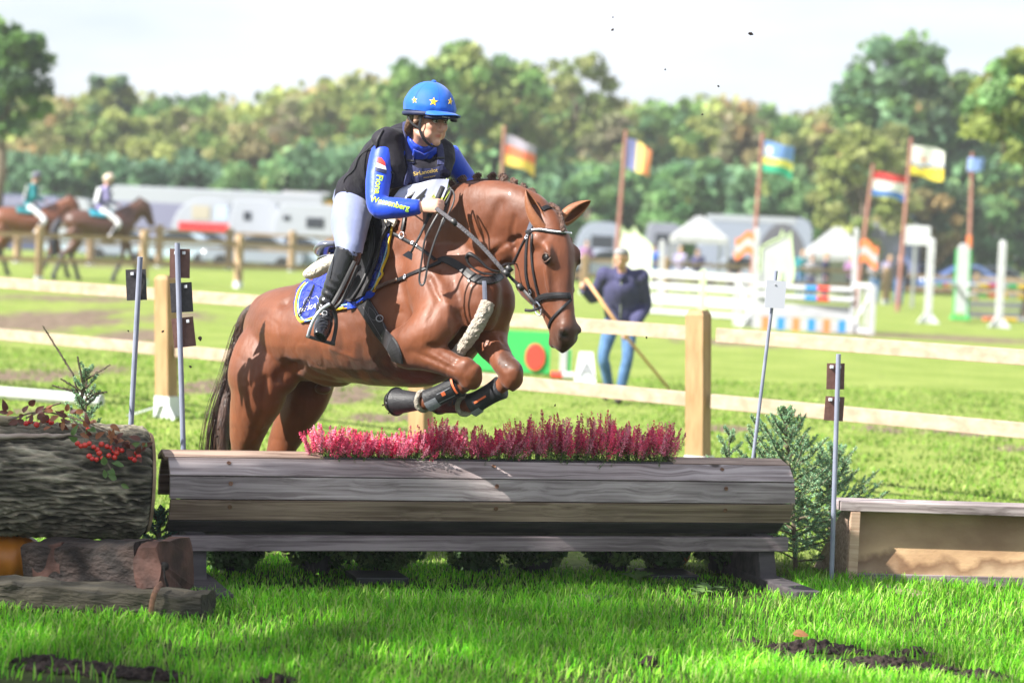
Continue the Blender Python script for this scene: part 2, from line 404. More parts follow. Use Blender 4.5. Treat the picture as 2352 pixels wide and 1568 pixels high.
# ------------------------------------------------------------------ leaf clouds (numpy)
def quads_mesh(name, cen, u, v, col, mat, parent=None, extra=None):
    """one small leaf-shaped quad per row"""
    n = len(cen); V = np.empty((n, 4, 3)); V[:, 0] = cen - u; V[:, 1] = cen - v; V[:, 2] = cen + u; V[:, 3] = cen + v
    me = bpy.data.meshes.new(name); me.vertices.add(n * 4); me.vertices.foreach_set('co', V.ravel())
    me.loops.add(n * 4); me.loops.foreach_set('vertex_index', np.arange(n * 4, dtype=np.int32))
    me.polygons.add(n); me.polygons.foreach_set('loop_start', np.arange(0, n * 4, 4, dtype=np.int32)); me.polygons.foreach_set('loop_total', np.full(n, 4, dtype=np.int32))
    me.update(calc_edges=True)
    at = me.color_attributes.new('Col', 'FLOAT_COLOR', 'POINT'); c4 = np.ones((n, 4, 4)); c4[:, :, :3] = col[:, None, :]; at.data.foreach_set('color', c4.ravel())
    return link_mesh(name, me, mat, parent)
def rdir(rs, n):
    d = rs.normal(size=(n, 3)); return d / np.linalg.norm(d, axis=1)[:, None]
def crown(rs, c, rx, ry, rz, nclump, per, leaf, cols, cr=.33, flat=.75, shape=1.0):
    """clumped crown: clump centres in an ellipsoid, leaves in each clump"""
    d = rdir(rs, nclump); rad = rs.uniform(.35, 1.0, nclump) ** .6
    cc = d * rad[:, None] * np.array([rx, ry, rz]) * (1 - cr * .6)
    if shape != 1.0: k = (cc[:, 2] / rz + 1) / 2; f = 1 - (1 - shape) * np.clip(k, 0, 1); cc[:, 0] *= f; cc[:, 1] *= f
    size = rs.uniform(.6, 1.25, nclump) * cr * min(rx, rz)
    P, Cc = [], []
    cols = np.array(cols)
    for i in range(nclump):
        q = rdir(rs, per) * (rs.uniform(0, 1, per) ** .45)[:, None] * size[i]; q[:, 2] *= flat
        P.append(cc[i] + q); base = cols[rs.integers(len(cols))] * rs.uniform(.75, 1.2)
        Cc.append(base[None, :] * rs.uniform(.7, 1.35, (per, 1)))
    P = np.concatenate(P) + np.array(c); Cc = np.concatenate(Cc); n = len(P)
    a = rdir(rs, n); b = np.cross(a, rdir(rs, n)); b /= np.linalg.norm(b, axis=1)[:, None]
    s = rs.uniform(.6, 1.3, (n, 1)) * leaf
    return P, a * s, b * s * .6, Cc, cc + np.array(c)
FS = 1.5
OL = [(.17, .21, .06), (.20, .22, .08), (.14, .19, .06)]; GR = [(.09, .17, .045), (.12, .20, .06), (.07, .14, .04)]
BR = [(.22, .19, .09), (.20, .20, .08), (.25, .18, .08)]; BG = [(.09, .17, .09), (.11, .20, .10), (.065, .13, .075)]; YG = [(.24, .27, .08), (.21, .25, .07)]
DK = [(.055, .10, .055), (.08, .14, .07)]; PK = [(.21, .19, .12), (.18, .19, .10)]; LG = [(.13, .24, .09), (.16, .26, .11), (.09, .19, .08)]
OL, GR, BR, BG, YG, DK, PK, LG = [[tuple(v * FS for v in c) for c in L_] for L_ in (OL, GR, BR, BG, YG, DK, PK, LG)]
TREES = 0
def tree(name, label, cat, px, Y, top, wpx, cols, seed, nclump=95, per=85, leaf=.20, cr=.25, low=None, shape=1.0, trunk=True, group='trees along the far edge of the field', extra=None):
    rs = np.random.default_rng(seed); b = W(px, 600, Y); x = b.x; zt = W(px, top, Y).z; rx = wpx / 2 / F * Y * 1.12
    zl = .5 if low is None else W(px, low, Y).z
    root = thing(name, label, cat, (x, Y, 0), group)
    rz = (zt - zl) / 2; cz = (zt + zl) / 2
    P, u, v, cl, cc = crown(rs, (x, Y, cz), rx, rx * .8, rz, nclump, per, leaf, cols, cr, shape=shape)
    k = P[:, 2] > .1; quads_mesh('crown', P[k], u[k], v[k], cl[k], LEAF, root)
    mb = MB(); h = cz
    mb.tube([(x, Y, -.1), (x + .1, Y, h * .5), (x - .05, Y, h + rz * .3)], [.03 * zt + .02, .02 * zt + .02, .03], seg=7)
    for i in range(0, min(len(cc), 9)):
        mb.tube([(x, Y, h * .55 + i * .04 * h), tuple((Vector(cc[i]) + Vector((x, Y, h))) / 2), tuple(cc[i])], [.012 * zt + .01, .02, .012], seg=5)
    mb.build('trunk', BARK, root, recalc=False)
    return root
tl = [  # name,label,px,Y,top,w,cols,extra
 ('oak_tree', 'big dark green leafy tree cut by the left edge of the photo', -10, 78, 25, 250, DK + GR, dict(nclump=70, per=45, cr=.2, leaf=.2, low=330)),
 ('pine_tree', 'small wispy pine sticking out above the ridge at the upper left', 243, 140, 158, 110, OL + DK, dict(nclump=24, per=50, cr=.3, leaf=.28, low=300)),
 ('oak_tree', 'russet brown bushy tree low at the left, behind the dark left tree', 40, 128, 290, 200, BR, {}),
 ('oak_tree', 'olive round tree just right of the dark left tree', 140, 138, 222, 190, OL + BR, {}),
 ('oak_tree', 'olive tree below the wispy pine', 270, 136, 224, 200, OL + YG, {}),
 ('oak_tree', 'olive tree with a bare brownish patch above the pale lorry', 385, 138, 232, 190, OL + PK, {}),
 ('oak_tree', 'yellow green tree in front of the ridge at the left', 330, 126, 290, 200, YG + OL, {}),
 ('oak_tree', 'green tree on the ridge above the red striped trailer', 490, 138, 218, 180, OL + GR, {}),
 ('oak_tree', 'olive brown tree above the long grey lorry', 560, 130, 250, 200, OL + BR, {}),
 ('oak_tree', 'orange flecked brown tree left of the blue helmet', 690, 134, 188, 230, BR + OL + PK, dict(extra=1)),
 ('oak_tree', 'yellow green tree on the ridge left of the big green tree', 815, 136, 165, 210, YG + OL, {}),
 ('oak_tree', 'brownish green tree directly behind the rider helmet', 800, 124, 235, 210, OL + BR + GR, {}),
 ('oak_tree', 'tallest green round tree right behind the rider', 1055, 120, 84, 400, GR + OL, dict(nclump=150, per=85, cr=.20, leaf=.27, low=420)),
 ('birch_tree', 'thin see-through tree right of the tallest green tree', 1315, 130, 108, 210, OL, dict(nclump=55, per=32, cr=.2, leaf=.24, low=340)),
 ('oak_tree', 'grey brown tree below the see-through tree', 1390, 128, 230, 190, PK + OL, {}),
 ('pine_tree', 'dark green pine above the tricolour flag with a blue band', 1470, 134, 228, 150, GR + BG, {}),
 ('pine_tree', 'narrow pine with two spikes on the ridge right of the middle', 1555, 140, 198, 100, BG + GR, dict(shape=.4)),
 ('pine_tree', 'layered green pine between two flags', 1600, 132, 240, 180, GR + YG, {}),
 ('oak_tree', 'pinkish brown tree topping the ridge between the two middle flags', 1695, 128, 190, 170, PK + BR, dict(shape=.5)),
 ('oak_tree', 'green tree in the dip of the ridge behind the green and blue flag', 1780, 136, 258, 170, OL + GR, {}),
 ('oak_tree', 'yellow tree in the dip left of the tall right-hand tree', 1865, 138, 232, 150, YG + BR, {}),
 ('oak_tree', 'tall blue green tree rising at the right of the ridge', 2055, 118, 60, 330, BG + GR + DK, dict(nclump=95, per=60, cr=.21, leaf=.27, low=420)),
 ('oak_tree', 'golden olive tree in front of the tall right-hand tree', 1975, 108, 232, 230, YG + OL, dict(nclump=60)),
 ('oak_tree', 'dark tree between the tall right-hand tree and the right edge', 2190, 122, 165, 170, DK + GR, {}),
 ('oak_tree', 'yellowing leafy tree cut by the right edge of the photo', 2365, 66, 90, 330, YG + OL + LG, dict(nclump=100, per=60, cr=.2, leaf=.17, low=430)),
 ('oak_tree', 'dark rusty tree behind the yellow and white flag', 2110, 112, 330, 190, DK + BR, {})]
for i, (nm, lb, px, Y, top, wd, cols, kw) in enumerate(tl):
    kw = dict(kw); kw.pop('extra', 0)
    tree(nm, lb, 'tree', px, Y, top, wd, [tuple(c) for c in cols], 100 + i, **kw)
bl = [(-20, 380, 'BG'), (110, 345, 'BG'), (215, 350, 'BG'), (330, 362, 'BG'), (440, 372, 'DK'), (545, 350, 'LG'), (650, 362, 'LG'), (745, 345, 'BG'), (850, 350, 'LG'), (960, 370, 'BG'), (1250, 395, 'BG'), (1345, 352, 'LG'), (1440, 335, 'LG'), (1530, 360, 'LG'), (1620, 342, 'LG'),
      (1715, 365, 'BG'), (1815, 350, 'LG'), (1905, 365, 'LG'), (2000, 385, 'BG'), (2095, 380, 'LG'), (2190, 400, 'DK'), (2275, 420, 'LG'), (2370, 410, 'BG')]
WHERE = ['at the left edge, above the dark low shed', 'above the first mounted rider', 'between the two mounted riders', 'above the long grey lorry at its left end', 'above the middle of the long grey lorry', 'above the red striped trailer', 'above the yellow digger',
         'just left of the rider in the black vest', 'behind the back of the rider in the black vest', 'behind the vest of the rider', 'right of the rider, under the red and gold flag', 'between the red and gold flag and the next one', 'behind the pole of the flag with a blue band',
         'right of the flag with a blue band', 'left of the green and blue flag', 'behind the pole of the green and blue flag', 'right of the green and blue flag', 'above the white box lorry', 'left of the red white and blue flag', 'behind the yellow and white flag pole',
         'behind the limp flag', 'above the parked blue cars at the right', 'low at the right edge']
for i, (px, top, c) in enumerate(bl):
    cols = dict(BG=BG, DK=DK, LG=LG)[c]
    tree('fir_tree', {'BG': 'blue green', 'DK': 'dark green', 'LG': 'light green'}[c] + ' low fir ' + WHERE[i], 'fir tree', px, 114 + (i * 37 % 5), top, 150, cols, 300 + i, nclump=36, per=85, leaf=.24, shape=.55, group='low firs in front of the wood')
# the mass of wood behind, filling between the crowns
SKYL = [(-300, 200), (0, 215), (110, 225), (240, 215), (300, 235), (450, 228), (560, 245), (620, 205), (780, 185), (900, 180), (1050, 170), (1200, 200), (1300, 230), (1450, 250), (1560, 235), (1650, 235), (1750, 262), (1850, 260), (1950, 215), (2100, 185), (2200, 200), (2300, 230), (2700, 200)]
rs = np.random.default_rng(5)
def wood(name, label, n, y0, y1, lower, cols, sz, sc):
    X = rs.uniform(-.27, .27, n); X[::2] = rs.uniform(-.75, .75, len(X[::2])); Yv = rs.uniform(y0, y1, n); px = 1176 + X * F; X = X * Yv
    top = np.interp(px, [a for a, b in SKYL], [b for a, b in SKYL]) + lower; zt = 1.72 + (548 + .0454 * (px - 1176) - top) / F * Yv
    bump_ = np.array([mnoise.noise(Vector((a * sc, b * sc, 0))) for a, b in zip(X, Yv)]); zt = zt + bump_ * 1.2
    Z = zt * rs.uniform(0, 1, n) ** .6; a = rdir(rs, n); b_ = np.cross(a, rdir(rs, n)); b_ /= np.linalg.norm(b_, axis=1)[:, None]
    q = np.array([mnoise.noise(Vector((x * .16 + 5, z * .3, y * .02))) for x, z, y in zip(X, Z, Yv)]); q2 = np.array([mnoise.noise(Vector((x * .7, z * .8 + 9, y * .1))) for x, z, y in zip(X, Z, Yv)])
    idx = np.clip(((q * 1.3 + .5) * len(cols)).astype(int), 0, len(cols) - 1); c = np.array(cols)[idx] * (1 + .5 * q2)[:, None] * rs.uniform(.7, 1.3, (n, 1))
    tag(quads_mesh(name, np.stack([X, Yv, Z], 1), a * sz, b_ * sz * .65, c, LEAF), label, 'wood', kind='stuff')
wood('far_wood', 'mass of mixed green wood closing the field behind the single trees', 46000, 146, 158, 6, GR[:2] + OL + YG + BR + OL + GR, .42, .45)
wood('low_scrub', 'belt of lower blue green scrub along the foot of the wood', 25000, 116, 124, 150, BG + LG + OL[:1] + BG, .34, .5)

# ------------------------------------------------------------------ fences
def fence(name, label, posts, rails, hp=1.25, pw=.14, group=None, foot=True, wood=WOODF, rail=None, rh=.11, round_=False):
    """posts: list of ground points; rails: heights"""
    root = thing(name, label, 'fence', posts[0], group)
    for i, p in enumerate(posts):
        mb = MB(); p = Vector(p)
        d = (Vector(posts[min(i + 1, len(posts) - 1)]) - Vector(posts[max(0, i - 1)])); ang = math.atan2(d.y, d.x)
        M = Matrix.Rotation(ang, 3, 'Z'); h = pw / 2
        mb.box((p.x, p.y, p.z + hp / 2 + .04), (pw, pw, hp - .08), M)
        base = [Vector((p.x, p.y, p.z + hp)) + M @ Vector((sx * h * .98, sy * h * .98, 0)) for sx, sy in ((-1, -1), (1, -1), (1, 1), (-1, 1))]
        mb.add(base + [Vector((p.x, p.y, p.z + hp + .035))], [(0, 1, 4), (1, 2, 4), (2, 3, 4), (3, 0, 4), (3, 2, 1, 0)])
        po = mb.build('post', wood, root)
        if foot:
            f = MB(); f.box((p.x, p.y, p.z + .09), (pw + .012, pw + .012, .16), M); f.build('post_foot', WPLA, po)
    for i in range(len(posts) - 1):
        for z in rails:
            a, b = Vector(posts[i]), Vector(posts[i + 1]); t = (b - a).normalized(); nrm = Vector((t.y, -t.x, 0))
            off = nrm * 0
            mb = MB(); mb.beam(a + t * (pw / 2 + .002) + off + Vector((0, 0, z)), b - t * (pw / 2 + .002) + off + Vector((0, 0, z)), .06, rh)
            mb.build('rail', rail or wood, root, bevel=.006 if rail else 0)
    return root
def fY(px): return 2650 / (122 + .0217 * px)
def fP(px): q = W(px, 900, fY(px)); return (q.x, q.y, 0)
NF = thing('paddock_fence', 'pale two-rail timber fence running behind the horse, nearest to the jump', 'fence', fP(385))
def near_fence():
    px = [-430, 385, 972, 1613, 2420]
    for i, p in enumerate(px):
        q = Vector(fP(p)); d = Vector(fP(p + 60)) - Vector(fP(p - 60)); ang = math.atan2(d.y, d.x) + R(8); M = Matrix.Rotation(ang, 3, 'Z')
        lean = Matrix.Rotation(R(-2.6), 3, 'Y')
        hp = 1.26; h = .072; mb = MB()
        vs = []
        for z in (0, hp - .035):
            for sx, sy in ((-1, -1), (1, -1), (1, 1), (-1, 1)): vs.append(q + lean @ (M @ Vector((sx * h, sy * h, 0)) + Vector((0, 0, z))))
        for sx, sy in ((-1, -1), (1, -1), (1, 1), (-1, 1)): vs.append(q + lean @ (M @ Vector((sx * h * .72, sy * h * .72, 0)) + Vector((0, 0, hp))))
        fs = [(0, 3, 2, 1)] + [(k, (k + 1) % 4, 4 + (k + 1) % 4, 4 + k) for k in range(4)] + [(4 + k, 4 + (k + 1) % 4, 8 + (k + 1) % 4, 8 + k) for k in range(4)] + [(8, 9, 10, 11)]
        mb.add(vs, fs); po = mb.build('post', POSTR, NF, bevel=.004)
        if i == 2: continue
        fm = MB(); fm.box(q + Vector((0, 0, .10)), (.165, .165, .19), M); fm.build('post_foot', WPLA, po)
        sm_ = MB()
        for k in ((-.33, -.12, .01), (.12, -.38, .0)):
            sm_.beam(q + Vector((0, -.07, .13)), q + Vector((k[0], k[1], .012)), .035, .012)
        sm_.build('foot_brace', WPLA, po)
    for a, b in zip(px[:-1], px[1:]):
        for z in (1.085, .60):
            A, B = Vector(fP(a)), Vector(fP(b)); t = (B - A).normalized()
            mb = MB(); mb.beam(A + t * .06 + Vector((.04 if z > 1 else .02, 0, z)), B - t * .06 + Vector((.04 if z > 1 else .02, 0, z)), .05, .105); mb.build('rail', RAILW, NF, bevel=.006)
near_fence()
def gp(px, py, h=None):
    q = G(px, py, 0); z = H(q.x, q.y); q = G(px, py, z); return (q.x, q.y, z)
fence('riding_ring_fence', 'brown two-rail fence in front of the two mounted riders at the left', [gp(-180, 642), gp(88, 651), gp(328, 657), gp(546, 662), gp(760, 668), gp(1000, 676)], (1.12, .56), 1.32, .16)
fence('track_fence', 'pale two-rail fence behind the mounted riders, in front of the parked trailers', [gp(x, y) for x, y in ((-150, 598), (39, 603), (207, 609), (364, 614), (525, 618), (669, 624), (830, 630), (990, 636))], (1.28, .75), 1.45, .2)
fence('spectator_fence', 'brown rail fence that the row of spectators leans on at the right', [gp(x, y) for x, y in ((1130, 668), (1340, 676), (1527, 683), (1760, 690), (2034, 699))], (1.12, .62), 1.3, .2, rh=.12)
fence('parking_fence', 'tan rail fence crossing in front of the blue cars at the right', [gp(x, y) for x, y in ((2062, 700), (2240, 707), (2420, 715))], (1.05, .6), 1.2, .13, foot=False, rh=.13)

# ------------------------------------------------------------------ flags
def flag(px0, py0, px1, py1, Y, fw, fh, stripes, label, droop=.06, vertical=False, seed=0, limp=False, rows=12, cols=18, extra=None):
    base = W(px0, py0, Y); top = W(px1, py1, Y); d = (top - base).normalized(); foot = base - d * (base.z / d.z)
    root = thing('flag', label, 'flag', foot, 'flags on brown poles above the show jumps')
    mb = MB(); mb.tube([foot, top + d * .12], [.075, .05], seg=9, ref=(1, 0, 0)); mb.ball(top + d * .16, .06, 8, 6); mb.build('pole', POLE, root)
    mb = MB(); w_, h_ = fw / F * Y, fh / F * Y; vs = []; rr = random.Random(seed); ph = rr.random() * 6
    for j in range(rows + 1):
        for i in range(cols + 1):
            s_, t_ = i / cols, j / rows
            if limp: p = top + Vector((math.sin(s_ * 9 + ph) * .16 * s_ + (s_ - .35) * w_ * .55, -.05 + .14 * math.cos(s_ * 11), -t_ * h_ + .05 * math.sin(s_ * 8)))
            else: p = top - d * (t_ * h_) + Vector((s_ * w_, math.sin(s_ * 5.5 + t_ * 1.3 + ph) * .11 * s_ - .02, -s_ * s_ * w_ * droop * 2 - s_ * w_ * droop + .05 * s_ * math.sin(s_ * 6 + t_ * 3 + ph)))
            vs.append(p)
    fs = [(j * (cols + 1) + i, j * (cols + 1) + i + 1, (j + 1) * (cols + 1) + i + 1, (j + 1) * (cols + 1) + i) for j in range(rows) for i in range(cols)]
    mb.v = [tuple(q) for q in vs]; mb.f = [list(f) for f in fs]
    mb.mi = [stripes[1](i / cols, j / rows) for j in range(rows) for i in range(cols)]
    mb.build('flag_cloth', [cloth(*c) for c in stripes[0]], root, smooth=True, recalc=False)
CL = {}
def cloth(r, g, b):
    k = (r, g, b)
    if k not in CL: CL[k] = mk('flag_cloth_%d' % len(CL), k, rough=.8, trans=.4)
    return CL[k]
POLE = mk('pole_wood', (.26, .11, .09), (.34, .16, .12), scale=4, rough=.7)
flag(1150, 460, 1158, 308, 62, 74, 68, ([(.42, .38, .48), (.80, .20, .10), (.88, .62, .12)], lambda s, t: 0 if t < .3 else (1 if t < .62 else 2)), 'dark, red and gold striped flag just right of the rider', .12, seed=1)
flag(1420, 540, 1437, 316, 66, 60, 68, ([(.26, .27, .58), (.88, .68, .20), (.80, .28, .12)], lambda s, t: 0 if s < .42 else (1 if s < .72 else 2)), 'flag of upright blue, yellow and red bands', .14, seed=2)
flag(1738, 492, 1751, 322, 70, 74, 70, ([(.20, .36, .78), (.88, .82, .16), (.05, .50, .30), (.85, .86, .8)], lambda s, t: 3 if (s - .2) ** 2 + (t - .25) ** 2 * .8 < .016 else (0 if t < .5 else (1 if t < .68 else 2))), 'blue, yellow and green flag with a pale sun', .07, seed=3)
flag(1988, 520, 2004, 393, 72, 84, 54, ([(.70, .06, .06), (.86, .86, .86), (.08, .22, .62)], lambda s, t: 0 if t < .33 else (1 if t < .68 else 2)), 'red, white and blue striped flag hanging lower than its neighbours', .05, seed=4)
flag(2076, 530, 2092, 332, 72, 78, 68, ([(.87, .87, .84), (.88, .70, .06), (.10, .18, .55), (.75, .25, .15)], lambda s, t: 3 if (s - .4) ** 2 + (t - .42) ** 2 < .008 else (0 if t < .5 + .1 * math.sin(s * 5) else (2 if t < .58 + .1 * math.sin(s * 5) else 1))), 'white and yellow flag split by a blue wave, with a small red emblem', .06, seed=5)
flag(2226, 592, 2233, 365, 74, 44, 30, ([(.72, .78, .90), (.25, .38, .75)], lambda s, t: 1 if (i_ := math.sin(s * 9)) > .3 else 0), 'limp white and blue flag wrapped round the pole at the far right', seed=6, limp=True)

# ------------------------------------------------------------------ people (general figure)
def hand(mb, wrist, fwd, palm_n, side, s=1.0, curl=.9, seg=7):
    """palm and five separate fingers; fwd towards the knuckles, palm_n out of the palm, side towards the thumb"""
    f = Vector(fwd).normalized(); pn = Vector(palm_n); pn = (pn - f * pn.dot(f)).normalized(); sd_ = Vector(side); sd_ = (sd_ - f * sd_.dot(f) - pn * sd_.dot(pn)).normalized()
    w_ = Vector(wrist)
    mb.tube([w_ - f * .015 * s, w_ + f * .02 * s, w_ + f * .055 * s, w_ + f * .085 * s], [(.013 * s, .024 * s), (.015 * s, .032 * s), (.015 * s, .037 * s), (.012 * s, .036 * s)], seg=12, ref=pn, sub=3)
    L_ = (.068, .076, .071, .056)
    for k in range(4):
        b = w_ + f * .083 * s + sd_ * (.028 - .0187 * k) * s; a = 0; p = [b - f * .012 * s, b]; r = [.0095 * s, .0093 * s]
        dirv = f.copy(); c_ = curl * (1 + .08 * k)
        for j, (fr, an) in enumerate(((.45, .85), (.32, 1.15), (.25, .75))):
            a += an * c_; dirv = (f * math.cos(a) + pn * math.sin(a)).normalized(); p.append(p[-1] + dirv * L_[k] * s * fr); r.append((.0088 - .0008 * j) * s)
        mb.tube(p, r, seg=seg, ref=sd_, sub=3)
        mb.ball(p[-1], r[-1], 7, 5)
    b = w_ + f * .022 * s + sd_ * .026 * s + pn * .006 * s
    d1 = (f * .75 + sd_ * .55 + pn * .25).normalized(); d2 = (f * .85 + sd_ * (.25 - .75 * curl) + pn * (.2 + .55 * curl)).normalized(); d3 = (f * .5 - sd_ * .9 * curl + pn * .5).normalized()
    p = [b - d1 * .01 * s, b + d1 * .028 * s, b + d1 * .028 * s + d2 * .03 * s, b + d1 * .028 * s + d2 * .03 * s + d3 * .022 * s]
    mb.tube(p, [.014 * s, .0125 * s, .0105 * s, .009 * s], seg=8, ref=pn, sub=3); mb.ball(p[-1], .009 * s, 7, 5)
STAND = dict(pel=(0, 0, .95), wai=(0, 0, 1.1), che=(.01, 0, 1.3), nec=(.0, 0, 1.47), hea=(.03, 0, 1.63),
             shl=(0, .18, 1.41), ell=(-.03, .24, 1.13), hal=(.08, .22, .90), shr=(0, -.18, 1.41), elr=(-.03, -.24, 1.13), har=(.08, -.22, .90),
             hil=(0, .09, .92), knl=(.03, .10, .50), anl=(-.01, .10, .09), tol=(.14, .12, .04), hir=(0, -.09, .92), knr=(.03, -.10, .50), anr=(-.01, -.10, .09), tor=(.14, -.12, .04))
def human(label, loc, rotz, J=None, top=None, bottom=None, hairc=None, voxel=.022, s=1.0, group=None, skin=None, cap=None, detail=False, boots=None, name='person', stout=1.0, curl=.9, handdirs=None, extra=None, legs=True, puff=0):
    j = dict(STAND); j.update(J or {}); j = {k: Vector(v) * s for k, v in j.items()}
    root = thing(name, label, 'person', loc, group, rotz)
    skin = skin or SKIN2; S_ = s
    def torso(mb, e, lo=True):
        mb.tube([j['pel'] - (j['wai'] - j['pel']) * .5, j['pel'], j['wai'], j['che'], (j['che'] + j['nec']) / 2 + Vector((0, 0, .02)), j['nec']], [(.09 + e, .13 + e), (.105 * stout + e, .155 + e), (.10 * stout + e, .14 * stout + e), (.115 * stout + e, .165 + e), (.085 + e, .13 + e), (.05 + e, .055 + e)], seg=16, ref=(1, 0, 0), sub=3)
        for k in 'lr': mb.ball(j['sh' + k], .068 + e, 10, 8)
    def arm(mb, k, e):
        a, b, c = j['sh' + k], j['el' + k], j['ha' + k]; mb.tube([a, (a + b) / 2, b, b + (c - b) * .35, c], [.055 + e, .048 + e, .041 + e, .042 + e, .028 + e], seg=10, ref=(1, 0, .1), sub=3)
        mb.tube([(j['che'] + j['nec']) / 2, a], [.07 + e, .06 + e], seg=10)
    def leg(mb, k, e, lo=1):
        a, b, c = j['hi' + k], j['kn' + k], j['an' + k]; mb.tube([a, a + (b - a) * .4, b, b + (c - b) * .35, c], [.088 + e, .078 + e, .056 + e, .056 + e, .038 + e * 1.4], seg=10, ref=(1, 0, .1), sub=3)
    m = MB(); torso(m, -.012)
    for k in 'lr':
        arm(m, k, -.006)
        c, b = j['ha' + k], j['el' + k]; f = (c - b).normalized()
        hd = (handdirs or {}).get(k); pn, sd_ = hd if hd else ((0, -1 if k == 'l' else 1, 0), (1, 0, 0))
        if detail: hand(m, c, f, pn, sd_, curl=curl)
        else: m.tube([c, c + f * .08, c + f * .15], [(.02, .035), (.022, .04), (.012, .025)], seg=8, ref=(0, 1, 0))
        if legs:
            leg(m, k, -.008); m.tube([j['an' + k], (j['an' + k] + j['to' + k]) / 2, j['to' + k]], [.04, .04, .03], seg=8)
    hd_ = j['hea']; fwd = Vector((1, 0, 0)) if 'face' not in j else (j['face'] / s).normalized(); up = (hd_ - j['nec']).normalized(); lat = up.cross(fwd).normalized()
    m.tube([j['nec'] - up * .04, hd_ - up * .02], [(.055, .052), (.05, .05)], seg=10)
    M = Matrix((fwd, lat, up)).transposed()
    m.ball(hd_ + up * .03, (.098, .078, .10), 14, 10, M); m.ball(hd_ + fwd * .025 - up * .045, (.066, .058, .07), 12, 8, M)
    m.tube([hd_ + fwd * .092 + up * .012, hd_ + fwd * .112 - up * .02, hd_ + fwd * .088 - up * .028], [.010, .014, .012], seg=7, ref=lat)
    for q in (-1, 1): m.ball(hd_ - fwd * .005 + lat * .078 * q - up * .005, (.02, .010, .03), 8, 6, M)
    fuse(m, 'body', skin, root, voxel=voxel if not detail else .011, smooth=3)
    m = MB(); torso(m, .012 + puff)
    for k in 'lr': arm(m, k, .012 + puff)
    fuse(m, 'jacket', top, root, voxel=voxel, smooth=3)
    m = MB(); m.tube([j['pel'] - Vector((0, 0, .10)), j['pel'], j['pel'] + (j['wai'] - j['pel']) * .6], [(.09, .13), (.112 * stout, .162), (.108 * stout, .15 * stout)], seg=14, ref=(1, 0, 0))
    for k in 'lr': leg(m, k, .008)
    fuse(m, 'trousers', bottom, root, voxel=voxel, smooth=3)
    for k in 'lr':
        m = MB(); a, b = j['an' + k], j['to' + k]; m.tube([a - (b - a) * .3, a, (a + b) / 2, b, b + (b - a) * .12], [.045, .052, .05, .042, .025], seg=10, ref=(0, 0, 1), sub=2)
        if boots == 'tall': m.tube([a - Vector((0, 0, .02)), a + (j['kn' + k] - a) * .5, a + (j['kn' + k] - a) * .92], [.05, .066, .066], seg=10)
        fuse(m, 'boot' if boots else 'shoe', BLACKL if boots else SHOE, root, voxel=voxel, smooth=2)
    m = MB(); m.ball(hd_ + up * .045 - fwd * .012, (.104, .086, .098), 14, 10, M)
    if hairc is not None and cap is None:
        me = m.mesh('hair'); bm = bmesh.new(); bm.from_mesh(me)
        dele = [v for v in bm.verts if (v.co - hd_).dot(fwd) > .045 and (v.co - hd_).dot(up) < .085 or (v.co - hd_).dot(up) < -.03]
        bmesh.ops.delete(bm, geom=dele, context='VERTS'); bmesh.ops.solidify(bm, geom=bm.faces, thickness=.006); bm.to_mesh(me); bm.free(); link_mesh('hair', me, hairc, root, True)
    if cap is not None:
        m = MB(); m.ball(hd_ + up * .055 - fwd * .004, (.118, .102, .105), 14, 10, M); m.tube([hd_ + fwd * .07 + up * .04, hd_ + fwd * .16 + up * .03], [(.012, .07), (.006, .05)], seg=8, ref=up); m.build('riding_hat', cap, root, smooth=True)
    return root, j
SHOE = plain('shoe_leather', (.04, .03, .03), .6)
BLACKL = mk('black_leather', (.012, .012, .014), (.02, .02, .023), scale=20, rough=.32, bump=.15, coat=.2)
def fab(name, c, c2=None, rough=.85): return mk(name, c, c2 or tuple(q * .75 for q in c), scale=9, rough=rough, bump=.25, bscale=60)
NAVY = fab('navy_cloth', (.05, .05, .13)); DENIM = mk('denim', (.045, .11, .24), (.09, .19, .38), scale=7, rough=.85, bump=.2, bscale=90); GREYC = fab('grey_cloth', (.22, .22, .24)); BLUEC = fab('blue_cloth', (.05, .13, .45)); BLK = fab('black_cloth', (.02, .02, .025)); LILAC = fab('lilac_cloth', (.35, .32, .50)); REDC = fab('red_cloth', (.45, .06, .06)); TEAL = fab('teal_cloth', (.01, .20, .24)); WHC = fab('white_breeches', (.72, .72, .76)); PURP = fab('purple_cloth', (.28, .14, .30))
HAIRD = fab('brown_hair', (.06, .035, .02)); HAIRB = fab('blond_hair', (.45, .32, .16)); HAIRG = fab('grey_hair', (.26, .26, .27))
# the man with the stick, 25 m away
mp_ = G(1418, 925); Jm = dict(pel=(.0, 0, .93), wai=(.05, 0, 1.08), che=(.13, 0, 1.27), nec=(.20, 0, 1.42), hea=(.27, -.01, 1.55), face=(.95, -.05, -.22),
    shl=(.16, .20, 1.37), ell=(.03, .26, 1.07), hal=(.27, .12, .78), shr=(.17, -.19, 1.37), elr=(.00, -.31, 1.12), har=(.26, -.40, 1.22),
    hil=(0, .09, .90), knl=(.16, .10, .50), anl=(.14, .03, .10), tol=(.30, .03, .04), hir=(0, -.09, .90), knr=(.06, -.17, .50), anr=(-.14, -.10, .12), tor=(.02, -.13, .05))
mman, jm = human('grey haired man in navy jacket and jeans walking with a long stick', (mp_.x, mp_.y, 0), R(-97), Jm, NAVY, DENIM, HAIRG, voxel=.016, skin=SKIN2, detail=True, stout=1.25, puff=.016, curl=.95, handdirs=dict(l=((0, -1, 0), (0, 0, 1)), r=((-.3, .8, 0), (0, -.2, 1))))
mm = MB(); col_ = MB()
